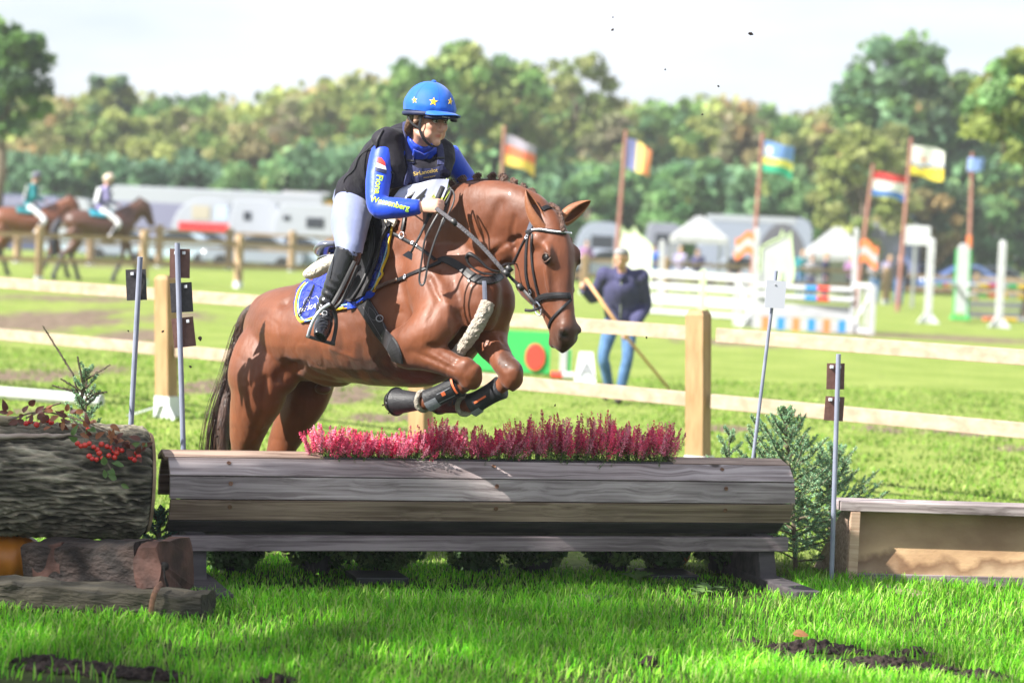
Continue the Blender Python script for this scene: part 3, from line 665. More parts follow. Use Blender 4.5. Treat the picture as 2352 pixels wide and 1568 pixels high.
# jacket collar and pale lining strip
col_.tube([Vector((.12, .10, 1.40)), Vector((.28, .03, 1.36)), Vector((.28, -.03, 1.36)), Vector((.12, -.10, 1.40)), Vector((.08, 0, 1.46)), Vector((.12, .10, 1.40))], [(.035, .012)], seg=8, sub=3); col_.build('collar', NAVY, mman, smooth=True)
zz = MB(); zz.tube([(.29, 0, 1.33), (.265, 0, 1.2), (.20, 0, 1.05), (.16, 0, .92)], [.008], seg=6, sub=2); zz.build('zip', METAL, mman)
stk = MB(); a_ = W(1345, 640, 24.55); b_2 = W(1537, 893, 25.2); stk.tube([a_, W(1440, 775, 24.5), b_2], [.018, .018, .016], seg=8, ref=(1, 0, 0))
o = stk.build('walking_stick', mk('stick_wood', (.50, .28, .12), (.58, .34, .16), scale=10, rough=.6), smooth=True); tag(o, 'long light brown stick held slantwise by the man in the navy jacket', 'stick')
# spectators
sp = [(1502, 83, BLUEC, DENIM, HAIRD, 'spectator in a bright blue jacket, leftmost at the fence', 90), (1562, 82, LILAC, GREYC, HAIRB, 'spectator in a lilac top under the white tent edge', 80), (1603, 80, NAVY, BLK, HAIRD, 'spectator in a navy top leaning sideways below the tent', -100),
      (1688, 82, BLK, BLK, HAIRD, 'spectator in black behind the striped show jump flag', -90), (1842, 84, TEAL, DENIM, HAIRB, 'spectator in a dark teal coat left of the seated pair', -80), (1866, 82, GREYC, NAVY, HAIRD, 'spectator in grey beside the one in teal', -95),
      (1897, 81, NAVY, NAVY, HAIRB, 'fair haired spectator in navy standing sideways', -30), (1957, 82, PURP, BLK, HAIRB, 'spectator in a dark purple coat before the peaked tent', -90), (2012, 81, GREYC, DENIM, HAIRD, 'spectator in grey just right of the white jump stand', -90),
      (2040, 86, LILAC, DENIM, HAIRB, 'fair spectator in lilac at the end of the fence', -60), (2068, 80, BLK, DENIM, HAIRD, 'tall spectator in a black coat and blue jeans', -100), (1345, 84, PURP, NAVY, HAIRD, 'spectator in a dark coat left of the man with the stick', -80)]
for px, Y, t_, b_3, hc, lb, rz in sp:
    q = W(px, 600, Y); rr = random.Random(px)
    J = dict(ell=(.06, .25, 1.14), elr=(.06, -.25, 1.14), hal=(.28, .14, 1.16), har=(.28, -.10, 1.14), che=(.04, 0, 1.3), nec=(.07, 0, 1.46), hea=(.11, 0, 1.61)) if rr.random() < .6 else {}
    human(lb, (q.x, Y, 0), R(rz), J, t_, b_3, hc, voxel=.035, s=rr.uniform(.95, 1.04), group='spectators along the fence')

# ------------------------------------------------------------------ background horses
def bg_horse(label, loc, rotz, coat, dark, pad, group='horses ridden in the ring', stride=0, headup=0):
    root = thing('horse', label, 'horse', loc, group, rotz); m = MB()
    m.tube([(-.78, 0, 1.22), (-.66, 0, 1.28), (-.4, 0, 1.30), (0, 0, 1.24), (.4, 0, 1.26), (.62, 0, 1.24), (.74, 0, 1.2)], [(.12, .12), (.24, .25), (.28, .28), (.29, .30), (.33, .27), (.30, .22), (.16, .12)], seg=16, ref=(0, 0, 1), sub=3)
    m.tube([(.45, 0, 1.34), (.72, 0, 1.55), (.93, 0, 1.76 + headup)], [(.30, .15), (.23, .11), (.14, .085)], seg=14, ref=(-.6, 0, 1), sub=3)
    m.tube([(.86, 0, 1.82 + headup), (.98, 0, 1.70 + headup), (1.10, 0, 1.46 + headup), (1.18, 0, 1.28 + headup)], [(.10, .08), (.15, .10), (.10, .075), (.07, .06)], seg=12, ref=(1, 0, .6), sub=3)
    for q in (-1, 1): m.tube([(.87, .05 * q, 1.88 + headup), (.88, .065 * q, 1.99 + headup)], [.03, .008], seg=6)
    st = [(.55, .13, .28 + stride, .10 + stride), (.55, -.13, -.06, -.22), (-.62, .14, .18, .0), (-.62, -.14, -.16, -.34)]
    lg = MB()
    for x, y, kx, fx in st:
        lg = MB()
        if x > 0:
            m.tube([(x, y, 1.15), (x + kx * .4, y, .85), (x + kx * .8, y, .52)], [(.14, .10), (.08, .07), (.052, .05)], seg=9, ref=(1, 0, 0), sub=2)
            P = [(x + kx * .8, y, .54), (x + kx + fx * .4, y, .30), (x + kx + fx * .8, y, .12), (x + kx + fx + .05, y, .0)]
        else:
            m.tube([(x, y, 1.15), (x + .12 + kx * .3, y, .85), (x - .12 + kx * .7, y, .56)], [(.20, .12), (.12, .09), (.06, .05)], seg=9, ref=(1, 0, 0), sub=2)
            P = [(x - .12 + kx * .7, y, .58), (x - .05 + kx + fx * .3, y, .30), (x + kx + fx * .7, y, .12), (x + .06 + kx + fx * .8, y, .0)]
        m.tube(P, [.05, .036, .04, .05], seg=8, ref=(1, 0, 0), sub=2); lg.tube(P, [.062, .048, .052, .062], seg=8, ref=(1, 0, 0), sub=2); lg.build('lower_leg', dark, root, smooth=True)
    fuse(m, 'body', coat, root, voxel=.03, smooth=4)
    m = MB(); m.tube([(-.88, 0, 1.36), (-1.0, 0, 1.15), (-1.02, 0, .8), (-.98, 0, .5)], [(.05, .05), (.09, .08), (.10, .09), (.03, .03)], seg=10, ref=(1, 0, 0), sub=3); m.build('tail', dark, root, smooth=True)
    m = MB(); m.tube([(.5, 0, 1.62), (.72, 0, 1.76), (.86, 0, 1.90 + headup)], [(.05, .03), (.04, .03), (.03, .02)], seg=8, ref=(-.6, 0, 1), sub=2); m.build('mane', dark, root, smooth=True)
    return root
def bg_rider(label, loc, rotz, top, cap, padc, bib=True, z=1.0):
    J = dict(pel=(0, 0, 1.62), wai=(.03, 0, 1.76), che=(.08, 0, 1.95), nec=(.10, 0, 2.12), hea=(.14, 0, 2.26), shl=(.08, .18, 2.06), shr=(.08, -.18, 2.06), ell=(.12, .22, 1.82), elr=(.12, -.22, 1.82), hal=(.34, .09, 1.74), har=(.34, -.09, 1.74),
             hil=(.02, .10, 1.58), hir=(.02, -.10, 1.58), knl=(.36, .30, 1.32), knr=(.36, -.30, 1.32), anl=(.12, .34, .94), anr=(.12, -.34, .94), tol=(.26, .37, .90), tor=(.26, -.37, .90))
    r, j = human(label, loc, rotz, J, top, WHC, voxel=.03, cap=cap, boots='tall', group='riders in the far ring')
    if bib:
        m = MB(); m.box((-.085, 0, 1.92), (.02, .34, .34), Matrix.Rotation(R(12), 3, 'Y')); m.box((.215, 0, 1.90), (.02, .28, .30), Matrix.Rotation(R(12), 3, 'Y')); m.build('number_bib', WPLA, r, bevel=.008)
    sp_ = thing('saddle_pad', 'saddle and cloth under ' + label.split(' on ')[0].split(' in ')[0] + (' in white' if z > 1 else ' further left'), 'saddle pad', loc, 'saddle pads of the far horses', rotz)
    m = MB(); m.tube([(-.30, 0, 1.28), (.0, 0, 1.25), (.26, 0, 1.27)], [(.32, .32), (.33, .335), (.36, .30)], seg=20, ref=(0, 0, 1), sub=3)
    me = m.mesh('cloth'); bm = bmesh.new(); bm.from_mesh(me); bmesh.ops.delete(bm, geom=[v for v in bm.verts if v.co.z < 1.40], context='VERTS'); bmesh.ops.solidify(bm, geom=bm.faces, thickness=.02); bm.to_mesh(me); bm.free(); link_mesh('pad_cloth', me, padc, sp_, True)
    m = MB(); m.tube([(-.24, 0, 1.62), (0, 0, 1.57), (.2, 0, 1.66)], [(.03, .10), (.03, .14), (.04, .08)], seg=12, ref=(0, 0, 1), sub=3); m.build('saddle_seat', BLACKL, sp_, smooth=True)
    return r
BAY = mk('bay_coat', (.13, .042, .020), (.19, .065, .03), scale=3, rough=.45); DBAY = mk('dark_bay_coat', (.065, .026, .018), (.11, .045, .028), scale=3, rough=.45); CHEST = mk('far_chestnut_coat', (.30, .10, .04), (.36, .13, .05), scale=3, rough=.45)
DARKH = plain('dark_horse_hair', (.02, .02, .035), .6); CAPG = plain('grey_hat', (.10, .10, .14), .5); CAPB = plain('beige_hat', (.62, .50, .42), .5)
def put(px, py): q = G(px, py, .15); return (q.x, q.y, H(q.x, q.y))
p1 = put(60, 637); bg_horse('bay horse with black stockings at the left edge, under the rider with the dark hat', p1, R(14), BAY, DARKH, TEAL); bg_rider('rider in teal and black with a dark hat at the left edge', (p1[0], p1[1], p1[2]), R(14), TEAL, CAPG, TEAL, z=1.0)
p2 = put(225, 648); bg_horse('dark brown horse with a black tail, second from the left', p2, R(22), DBAY, DARKH, TEAL, stride=.02); bg_rider('rider in dark teal and lilac with a beige hat and white back number', p2, R(22), fab('lilac_vest', (.22, .20, .40)), CAPB, fab('turquoise_cloth', (.02, .30, .42)), z=1.1)
for o_ in list(bpy.data.objects):
    if o_.type == 'EMPTY' and o_.parent is None and (Vector(o_.location) - Vector(p1)).length < .3 or o_.type == 'EMPTY' and o_.parent is None and (Vector(o_.location) - Vector(p2)).length < .3: o_.scale = (1.13, 1.13, 1.13)
p3 = put(745, 640); bg_horse('chestnut horse half hidden behind the rider in the foreground', (p3[0], 88, .1), R(10), CHEST, CHEST, None)

# ------------------------------------------------------------------ vehicles and tents
def paint(name, c, rough=.3): return mk(name, c, rough=rough, coat=.3)
VW = paint('white_body', (.36, .38, .43)); VG = paint('silver_body', (.26, .29, .37)); VB = paint('blue_body', (.10, .17, .42)); VR = paint('red_stripe', (.62, .03, .03)); VY = paint('yellow_body', (.80, .50, .02)); VD = paint('dark_blue_body', (.07, .08, .16)); VL = paint('pale_blue_body', (.42, .52, .64)); VLG = paint('lilac_grey_body', (.20, .20, .31))
def wheel(root, x, y, r=.32, w_=.2):
    m = MB(); M = Matrix.Rotation(R(90), 3, 'X'); m.lathe((x, y, r), [(.0, -w_ / 2), (r * .9, -w_ / 2), (r, -w_ / 4), (r, w_ / 4), (r * .9, w_ / 2), (0, w_ / 2)], 18, M); t = m.build('wheel', RUBBER, root, smooth=False)
    m = MB(); m.lathe((x, y, r), [(0, -w_ / 2 - .012), (r * .55, -w_ / 2 - .012), (r * .6, -w_ / 2 + .01)], 14, M); m.build('rim', METAL, t)
def boxy(name, label, cat, pxl, pxr, Y, top, z0=.45, depth=2.0, nose=0, col=VW, win=(), stripe=None, wheels=(.5,), roof=0, hole=None, group=None, ztop=None, extra=None):
    """trailer or van seen from the side: profile with a rounded front, windows, wheels"""
    a, b = W(pxl, 600, Y), W(pxr, 600, Y); x0, x1 = a.x, b.x; zt = W((pxl + pxr) / 2, top, Y).z; wd = x1 - x0
    root = thing(name, label, cat, ((x0 + x1) / 2, Y, 0), group, 0); h = wd / 2; zz = zt
    r_ = min(.5, wd * .2) if nose else .12; pr = [(-h, z0)]
    if nose: pr += [(-h, z0 + (zz - z0) * .35)] + [(-h + nose * (1 - math.cos(a_)), z0 + (zz - z0) * .35 + (zz - z0) * .65 * math.sin(a_)) for a_ in [R(q) for q in (15, 30, 45, 60, 75, 90)]]
    else: pr += [(-h, zz - r_), (-h + r_ * .3, zz - r_ * .3), (-h + r_, zz)]
    pr += [(h - r_, zz + roof), (h - r_ * .3, zz - r_ * .3 + roof), (h, zz - r_), (h, z0)]
    m = MB(); m.prism([Vector((x, 0, z)) for x, z in pr], (0, -depth / 2, 0), (0, depth / 2, 0)); body = m.build('body', col, root, bevel=.05)
    for (fx, fz, fw, fh, mt) in win:
        m = MB(); m.box((-h + fx * wd, -depth / 2 - .012, z0 + fz * (zz - z0)), (fw * wd, .03, fh * (zz - z0))); m.build('window' if mt is GLASSD else 'panel', mt, root, bevel=.01)
    if stripe:
        m = MB(); m.box((-h + stripe[0] * wd, -depth / 2 - .01, z0 + stripe[1] * (zz - z0)), (stripe[2] * wd, .024, stripe[3] * (zz - z0))); m.build('stripe', stripe[4], root)
    for f in wheels: wheel(root, -h + f * wd, -depth / 2 + .1, min(.36, z0 * .8), .2)
    m = MB(); m.box((0, 0, z0 - .06), (wd * .94, depth * .8, .14)); m.build('chassis', BLACKP, root)
    if nose and wd < 5: m = MB(); m.tube([(-h + .2, 0, z0 - .05), (-h - .8, 0, z0 - .02)], [.05, .03], seg=6); m.tube([(-h - .7, 0, z0), (-h - .7, 0, .08)], [.035], seg=6); m.build('drawbar', METAL, root)
    if extra: extra(root, h, zz, depth, z0)
    return root
def arch(root, h, zz, d, z0):
    m = MB(); pts = [(h - 1.35 + 1.25 * math.cos(R(a)) * 1, 0, z0 + (zz - z0 - .25) * math.sin(R(a))) for a in range(180, -1, -15)]
    m.prism([Vector(p) for p in pts], (0, -d / 2 - .02, 0), (0, -d / 2 + .01, 0)); m.build('open_rear', plain('dark_inside', (.10, .10, .12), .8), root)
boxy('shed', 'long low dark blue shed with a pale roof at the left edge', 'shed', -80, 150, 109, 447, .05, 5, col=VD, wheels=(), stripe=(.5, .88, 1.02, .18, VLG), win=[(.3, .4, .08, .3, GLASSD), (.55, .4, .08, .3, GLASSD)])
boxy('horse_trailer', 'white horse trailer with a domed roof left of the beige hatted rider', 'trailer', 128, 210, 106, 455, .5, 2, .7, VW, [(.3, .7, .15, .12, GLASSD)], wheels=(.45, .65), group='trailers parked behind the fence')
boxy('van', 'silver grey van behind the beige hatted rider', 'van', 195, 290, 108, 462, .4, 2, .5, VG, [(.45, .68, .5, .18, GLASSD)], wheels=(.2, .8), group='trailers parked behind the fence')
boxy('lorry', 'long pale grey lorry with lilac side panels stretching across the left background', 'lorry', 262, 740, 103.5, 437, .9, 2.5, 0, VW, [(.07, .45, .055, .18, GLASSD), (.12, .1, .2, .3, VLG)], stripe=(.5, .40, .96, .62, VLG), wheels=(.1, .2, .8, .87, .94))
for x_ in (.35, .63): pass
boxy('caravan', 'caravan with a red band along its side and a beige window', 'caravan', 398, 532, 98, 457, .55, 2.1, 1.3, VW, [(.50, .74, .30, .26, mk('beige_pane', (.42, .38, .30), rough=.3)), (.85, .74, .2, .26, VL)], stripe=(.56, .47, .86, .17, VR), wheels=(.5,))
boxy('horse_trailer', 'white horse trailer with a small dark window right of the red banded caravan', 'trailer', 528, 640, 97.5, 460, .4, 2, .35, VW, [(.38, .72, .16, .15, GLASSD)], wheels=(.45, .65), group='trailers parked behind the fence')
boxy('camper_van', 'white camper van with a low black sill behind the chestnut horse', 'van', 628, 790, 96, 470, .6, 2.1, .5, VW, [(.2, .72, .1, .1, GLASSD), (.6, .65, .25, .2, GLASSD)], wheels=(.2, .75), group='trailers parked behind the fence')
def digger():
    a = W(655, 600, 107); root = thing('digger', 'yellow digger showing above the white camper van', 'digger', (a.x, 107, 0), None, 0); zt = W(655, 441, 107).z
    m = MB(); m.box((0, 0, zt - .5), (2.0, 1.6, .75)); m.box((.2, 0, zt - 1.7), (3.6, 2, 1.6)); m.build('cab', VY, root, bevel=.06)
    m = MB(); m.beam((.9, 0, zt - .35), (2.9, 0, zt - .55), .3, .3); m.beam((2.9, 0, zt - .55), (3.1, 0, zt - 2.2), .25, .3); m.build('boom', VY, root, bevel=.03)
    m = MB(); m.box((.9, 0, zt - .02), (2.2, 1.2, .12)); m.build('roof', VW, root, bevel=.03)
    m = MB(); m.box((0, -.2, .4), (3.6, 2.4, .8)); m.build('track', RUBBER, root, bevel=.15)
digger()
def car(pxc, Y, wpx, hpx, col, label, group='cars parked behind the fences', flip=1, rot=0):
    a = W(pxc, 600, Y); L_ = max(3.9, wpx / F * Y); root = thing('car', label, 'car', (a.x, Y, 0), group, R(rot)); h = L_ / 2
    pr = [(-h, .35), (-h - .02, .62), (-h + .1, .78), (-h + .95, .92), (-h + 1.6, 1.36), (-h + 2.1, 1.46), (h - 1.2, 1.44), (h - .45, 1.02), (h - .06, .92), (h, .55), (h - .05, .33)]
    if flip < 0: pr = [(-x, z) for x, z in pr]
    m = MB(); m.prism([Vector((x, 0, z)) for x, z in pr], (0, -.86, 0), (0, .86, 0)); m.build('body', col, root, bevel=.06)
    q = [(-h + 1.15, .95), (-h + 1.68, 1.31), (-h + 2.1, 1.38), (h - 1.28, 1.36), (h - .75, 1.0)]
    if flip < 0: q = [(-x, z) for x, z in q]
    m = MB(); m.prism([Vector((x, 0, z)) for x, z in q], (0, -.875, 0), (0, -.85, 0)); m.build('side_window', GLASSD, root)
    for x in (-h + .75, h - .8): wheel(root, x, -.80, .31, .18)
    m = MB(); s_ = flip; m.ball((-h * s_ + .12 * s_, -.75, .68), (.12, .14, .09), 8, 6); m.build('headlight', METAL, root)
car(400, 92, 140, 0, VL, 'pale blue car in front of the red banded caravan')
car(300, 93, 0, 0, VG, 'silver car half hidden by the ring corner post', flip=-1)
car(585, 89, 0, 0, VG, 'silver car below the small trailer window')
car(700, 90, 0, 0, VL, 'pale blue car behind the chestnut horse', flip=-1)
car(1372, 100, 0, 0, VG, 'silver car just right of the horse forehead', rot=20)
car(2205, 108, 0, 0, VB, 'blue estate car parked beside the far right flag pole')
car(2115, 112, 0, 0, paint('deep_blue_body', (.04, .09, .24)), 'darker blue car half hidden by the white jump stand', flip=-1)
car(880, 96, 0, 0, VG, 'silver car behind the rider thigh')
car(490, 94, 0, 0, VG, 'silver grey car between the pale blue car and the small white trailer', flip=-1)
car(200, 96, 0, 0, VL, 'pale blue car glimpsed under the second mounted horse')
car(1480, 101, 0, 0, VB, 'blue car below the dark grey van', flip=-1)
car(1690, 99, 0, 0, VG, 'silver car behind the left wing flag of the striped jump')
car(2300, 112, 0, 0, VG, 'silver car at the far right edge', flip=-1)
def tent(pxl, pxr, Y, top, eave, label, wall=True, legs=True):
    a, b = W(pxl, 600, Y), W(pxr, 600, Y); x0, x1 = a.x, b.x; zt = W((pxl + pxr) / 2, top, Y).z; ze = W((pxl + pxr) / 2, eave, Y).z; h = (x1 - x0) / 2
    root = thing('tent', label, 'tent', ((x0 + x1) / 2, Y, 0), None, 0); d = 1.6
    m = MB(); m.add([(-h, -d, ze), (h, -d, ze), (h, d, ze), (-h, d, ze), (-h * .12, 0, zt), (h * .12, 0, zt), (-h, -d, ze - .25), (h, -d, ze - .25), (h, d, ze - .25), (-h, d, ze - .25)],
        [(0, 1, 5, 4), (1, 2, 5), (2, 3, 4, 5), (3, 0, 4), (0, 6, 7, 1), (1, 7, 8, 2), (2, 8, 9, 3), (3, 9, 6, 0)]); m.build('tent_roof', TENT, root)
    for sx in (-1, 1):
        for sy in (-1, 1): m = MB(); m.tube([(sx * h * .97, sy * d * .97, 0), (sx * h * .97, sy * d * .97, ze)], [.05], seg=6); m.build('tent_leg', METAL, root)
    if wall: m = MB(); m.add([(-h, d * .95, 0), (h, d * .95, 0), (h, d * .95, ze), (-h, d * .95, ze)], [(0, 1, 2, 3)]); m.build('tent_wall', TENT, root)
TENT = mk('tent_canvas', (.42, .43, .45), (.36, .37, .39), scale=2, rough=.7, trans=.2)
tent(1542, 1662, 92, 496, 545, 'white party tent with a sloping roof right of the stick man', wall=False)
tent(1850, 1990, 95, 522, 585, 'peaked white tent right of the silver trailer')
boxy('horse_trailer', 'big silver horse lorry with an arched open rear between two white tents', 'trailer', 1600, 1856, 104, 497, .5, 2.3, 1.1, VG, [(.12, .62, .03, .18, GLASSD)], wheels=(.3, .42), extra=arch, stripe=(.45, .95, .8, .1, VW))
boxy('lorry', 'pale box lorry with blue lettering behind the hanging white sign', 'lorry', 1905, 2100, 110, 512, .8, 2.5, 0, VLG, [], stripe=(.5, .95, 1.0, .1, VW), wheels=(.2, .8), extra=lambda root, h, zz, d, z0: text_on('lettering', 'TRAILERS', None, None, None, None, .62, VB, root, bold=.02, plane=(Vector((h - .35, -d / 2 - .02, z0 + .3)), Vector((0, 0, 1)), Vector((-1, 0, 0)))))
boxy('van', 'dark grey van left of the white party tent', 'van', 1480, 1560, 106, 513, .4, 2, .2, plain('grey_body', (.20, .21, .26), .4), [(.5, .7, .5, .2, GLASSD)], wheels=(.2, .8))
boxy('van', 'silver van with a dark arched windscreen right of the horse ear', 'van', 1318, 1420, 108, 510, .4, 2, .9, VG, [(.6, .55, .5, .35, GLASSD)], wheels=(.2, .8))
# ------------------------------------------------------------------ show jumps
SG = plain('green_paint', (.04, .42, .10), .5); SR = plain('red_paint', (.72, .06, .04), .5); SO = plain('orange_paint', (.80, .22, .08), .5); SB = plain('blue_paint', (.03, .24, .58), .5); SY = plain('yellow_paint', (.85, .55, .03), .5); LGN = plain('pale_green_paint', (.62, .78, .42), .6)
def pole(root, a, b, cols, r=.05, name='jump_pole'):
    a, b = Vector(a), Vector(b); n = len(cols); use = []
    for c in cols:
        if c not in use: use.append(c)
    m = MB()
    for i, c in enumerate(cols): m.tube([a + (b - a) * (i / n), a + (b - a) * ((i + 1) / n)], [r], seg=10, mi=use.index(c))
    return m.build(name, use, root, smooth=False)
def stand(root, x, y, z1, w_=.10, foot=True, mat=None, name='upright'):
    m = MB(); m.box((x, y, z1 / 2), (w_, w_, z1)); m.ball((x, y, z1), (w_ * .5, w_ * .5, .05), 10, 6)
    if foot:
        for k in range(3):
            a = R(210 + 120 * k); p = [Vector((x, y - .02, .0)), Vector((x + .34 * math.cos(a), y + .34 * math.sin(a), 0)), Vector((x, y, .38))]
            nrm = (p[1] - p[0]).cross(p[2] - p[0]).normalized() * .03; m.prism(p, -nrm, nrm)
    return m.build(name, mat or WHITE, root)
def g2(px, py): q = G(px, py, 0); return q
j1 = thing('show_jump', 'white show jump with striped poles and rippled orange and white wing flags', 'show jump', g2(1850, 755))
Lb = g2(1728, 752); Rb = g2(1955, 763); Rw = g2(2000, 768)
stand(j1, Lb.x, Lb.y, W(1730, 528, Lb.y).z); stand(j1, Rb.x, Rb.y, W(1953, 528, Rb.y).z)
def wing(a, b, z1, nm='wing'):
    m = MB(); m.beam(Vector((a.x, a.y, .06)), Vector((b.x, b.y, .06)), .06, .09); m.beam(Vector((a.x, a.y, z1)), Vector((b.x, b.y, z1)), .06, .10)
    m.box((b.x, b.y, z1 / 2), (.13, .1, z1)); n = 3
    for i in range(1, n): q = a.lerp(b, i / n); m.box((q.x, q.y, z1 / 2), (.06, .05, z1 - .1))
    m.beam(Vector((a.x, a.y - .04, .1)), Vector((b.x, b.y - .04, z1 - .08)), .03, .09)
    m.build(nm, WHITE, j1)
wing(Rb, Rw, 1.05); wing(Lb, g2(1690, 748), 1.1)
for k, z in enumerate((.92, .70)):
    pole(j1, (Lb.x + .05, Lb.y - .06, z), (Rb.x, Rb.y - .06, z), [WHITE, SB, WHITE, WHITE, SB, SR, WHITE, WHITE], .065)
m = MB(); m.box(((Lb.x + Rb.x) / 2, (Lb.y + Rb.y) / 2, .42), (Rb.x - Lb.x, .05, .30)); m.build('plank', WHITE, j1)
m = MB(); n_ = 13; use_ = [WHITE, SO, SB]
for i in range(n_):
    x = Lb.x + (Rb.x - Lb.x) * (i + .5) / n_; y = Lb.y + (Rb.y - Lb.y) * (i + .5) / n_ - .3
    m.box((x, y, .13), ((Rb.x - Lb.x) / n_, .05, .26), mi=[0, 1, 0, 2][i % 4])
m.build('filler_panel', use_, j1)
def wavy(root, x, y, z, w_, h_, mats, name='wing_flag', sgn=1):
    m = MB(); nx = 10
    for r_ in range(3):
        for i in range(nx):
            f = lambda t: .09 * math.sin(t * 5.2)
            a, b = i / nx, (i + 1) / nx
            z0, z1 = z + h_ * (2 - r_) / 3, z + h_ * (3 - r_) / 3
            m.prism([Vector((x + sgn * w_ * a, y, z0 + f(a))), Vector((x + sgn * w_ * b, y, z0 + f(b))), Vector((x + sgn * w_ * b, y, z1 + f(b))), Vector((x + sgn * w_ * a, y, z1 + f(a)))], (0, -.02, 0), (0, .02, 0), mi=1 if r_ == 1 else 0)
    m.build(name, mats, root, recalc=True)
zf = W(1953, 610, Rb.y); wavy(j1, Rb.x + .06, Rb.y, W(1953, 608, Rb.y).z, .44, .50, [SO, WHITE]); wavy(j1, Lb.x - .06, Lb.y, W(1730, 590, Lb.y).z, .40, .48, [SO, WHITE], sgn=-1)
HORSEQ = [(0, 0), (0, .95), (.05, 1.25), (.10, 1.40), (.14, 1.60), (.22, 1.46), (.34, 1.50), (.38, 1.62), (.46, 1.46), (.62, 1.34), (.76, 1.20), (.76, 0)]
HORSER = [(0, 0), (0, 1.30), (.25, 1.42), (.42, 1.48), (.46, 1.62), (.54, 1.5), (.66, 1.60), (.68, 1.42), (.72, 1.2), (.78, .95), (.76, .75), (.66, .66), (.55, .72), (.48, .90), (.42, .6), (.50, .3), (.5, 0)]
HORSEP = [(.10, 0), (.06, .45), (.0, .80), (.05, 1.15), (.22, 1.42), (.27, 1.62), (.34, 1.46), (.44, 1.47), (.47, 1.60), (.52, 1.42), (.62, 1.18), (.72, .92), (.76, .74), (.66, .66), (.54, .78), (.46, .86), (.50, .55), (.62, .25), (.66, 0)]
def cutout(px, py, toppy, Y, wpx, mat, label, mirror=1, rim=None, poly=None):
    HORSEP = poly
    b = W(px, py, Y); h = W(px, toppy, Y).z - 0; root = thing('wing_board', label, 'jump wing', (b.x, Y, 0), 'horse head jump wings', 0); s_ = h / 1.62; sx = wpx / F * Y / .76
    m = MB(); m.prism([Vector((mirror * (x - .38) * sx, 0, z * s_)) for x, z in HORSEP], (0, -.02, 0), (0, .02, 0)); m.build('board', mat, root)
    if rim:
        m = MB(); P = [Vector((mirror * (x - .38) * sx, -.03, z * s_)) for x, z in HORSEP]
        m.tube(P, [.022], seg=6, ref=(0, 1, 0)); m.build('painted_edge', rim, root)
    m = MB(); m.box((0, .12, .12), (.9 * sx, .3, .06)); m.box((-.05, .06, h * .3), (.08, .05, h * .6)); m.build('board_foot', WHITE, root)
cutout(1448, 700, 518, 70, 84, mk('cream_board', (.74, .78, .66), rough=.5), 'cream horse head cut-out with a green edge behind the stick man', 1, LGN, HORSEQ)
cutout(1778, 735, 528, 56, 76, WHITE, 'white horse head cut-out beside the striped poles', 1, LGN, HORSER)
def post_thing(px, Y, top, bot, w_, mat, label, extra=None, foot=False):
    b = G(px, bot, 0) if Y is None else W(px, bot, Y); y = b.y if Y is None else Y; root = thing('jump_stand', label, 'jump stand', (b.x, y, 0), 'free standing white jump stands')
    z1 = W(px, top, y).z; stand(root, b.x, y, z1, w_, foot, mat)
    m = MB(); 
    for k in range(5): m.box((b.x, y - w_ / 2 - .008, .3 + k * (z1 - .5) / 5), (.03, .012, .03))
    m.build('cup_hole', METAL, root); return root, b.x, y
_, sx1, sy1 = post_thing(2130, None, 550, 742, .17, WHITE, 'white jump stand with a splayed foot below the hanging white sign', foot=True)
_, sx2, sy2 = post_thing(2293, None, 556, 752, .16, WHITE, 'white jump stand with a splayed foot nearest the right edge', foot=True)
_, sx3, sy3 = post_thing(1514, 66, 555, 716, .13, WHITE, 'slim white stand left of the party tent')
j2 = thing('show_jump', 'show jump with yellow, green and red poles and a green edged wing at the right', 'show jump', (g2(2210, 735)))
q = g2(2205, 735); zt_ = W(2205, 568, q.y).z; m = MB(); m.box((q.x, q.y, zt_ / 2 + .1), (.34, .05, zt_ - .2)); m.ball((q.x, q.y, zt_), (.16, .03, .12), 10, 6); m.build('wing_panel', WHITE, j2, bevel=.01)
m = MB(); m.box((q.x - .19, q.y + .01, zt_ / 2), (.05, .07, zt_ - .1)); m.box((q.x + .19, q.y + .01, zt_ / 2), (.05, .07, zt_ - .1)); m.box((q.x, q.y, .06), (.5, .5, .10)); m.build('wing_frame', SG, j2, bevel=.01)
m = MB(); m.box((q.x + .14, q.y + .02, zt_ + .15), (.14, .04, .38)); m.build('red_tip', SO, j2, bevel=.02)
q2 = g2(2440, 742)
cset = [[WHITE, SY, SR, WHITE, SG, SY, WHITE, SR, SB, WHITE], [WHITE, SG, SR, SY, WHITE, SY, SR, SB, WHITE, SB]]
for k, (z, cs) in enumerate(((1.0, cset[0]), (.72, cset[1]))): pole(j2, (q.x + .15, q.y - .05, z), (q2.x, q2.y - .05, z), cs, .06)
pole(j2, (sx1 + .1, sy1 + .2, .98), (q.x - .2, q.y, .98), [WHITE, SG, SR, SY, WHITE], .06)
m = MB(); m.beam((q.x + .15, q.y, .46), (q2.x, q2.y, .46), .05, .22); m.beam((q.x + .15, q.y, .18), (q2.x, q2.y, .18), .05, .2); m.build('plank', WHITE, j2)
pole(j2, (q.x + .6, q.y - .3, .06), (q2.x, q2.y - .3, .06), [SO, SY, WHITE, SO, WHITE], .06, 'ground_pole')
# white plank obstacle between the man and the striped jump
j3 = thing('show_jump', 'low white plank jump behind the stick man, left of the striped one', 'show jump', g2(1550, 722))
A, B = g2(1415, 716), g2(1735, 738)
for z, h_ in ((1.02, .17), (.72, .15), (.40, .26), (.10, .12)):
    m = MB(); m.beam((A.x, A.y, z), (B.x, B.y, z), .05, h_); m.build('plank', WHITE, j3)
for t_ in (0, .62, 1.0): q = A.lerp(B, t_); stand(j3, q.x, q.y - .05, 1.12, .12, False, mat=LGN if t_ == .62 else WHITE)
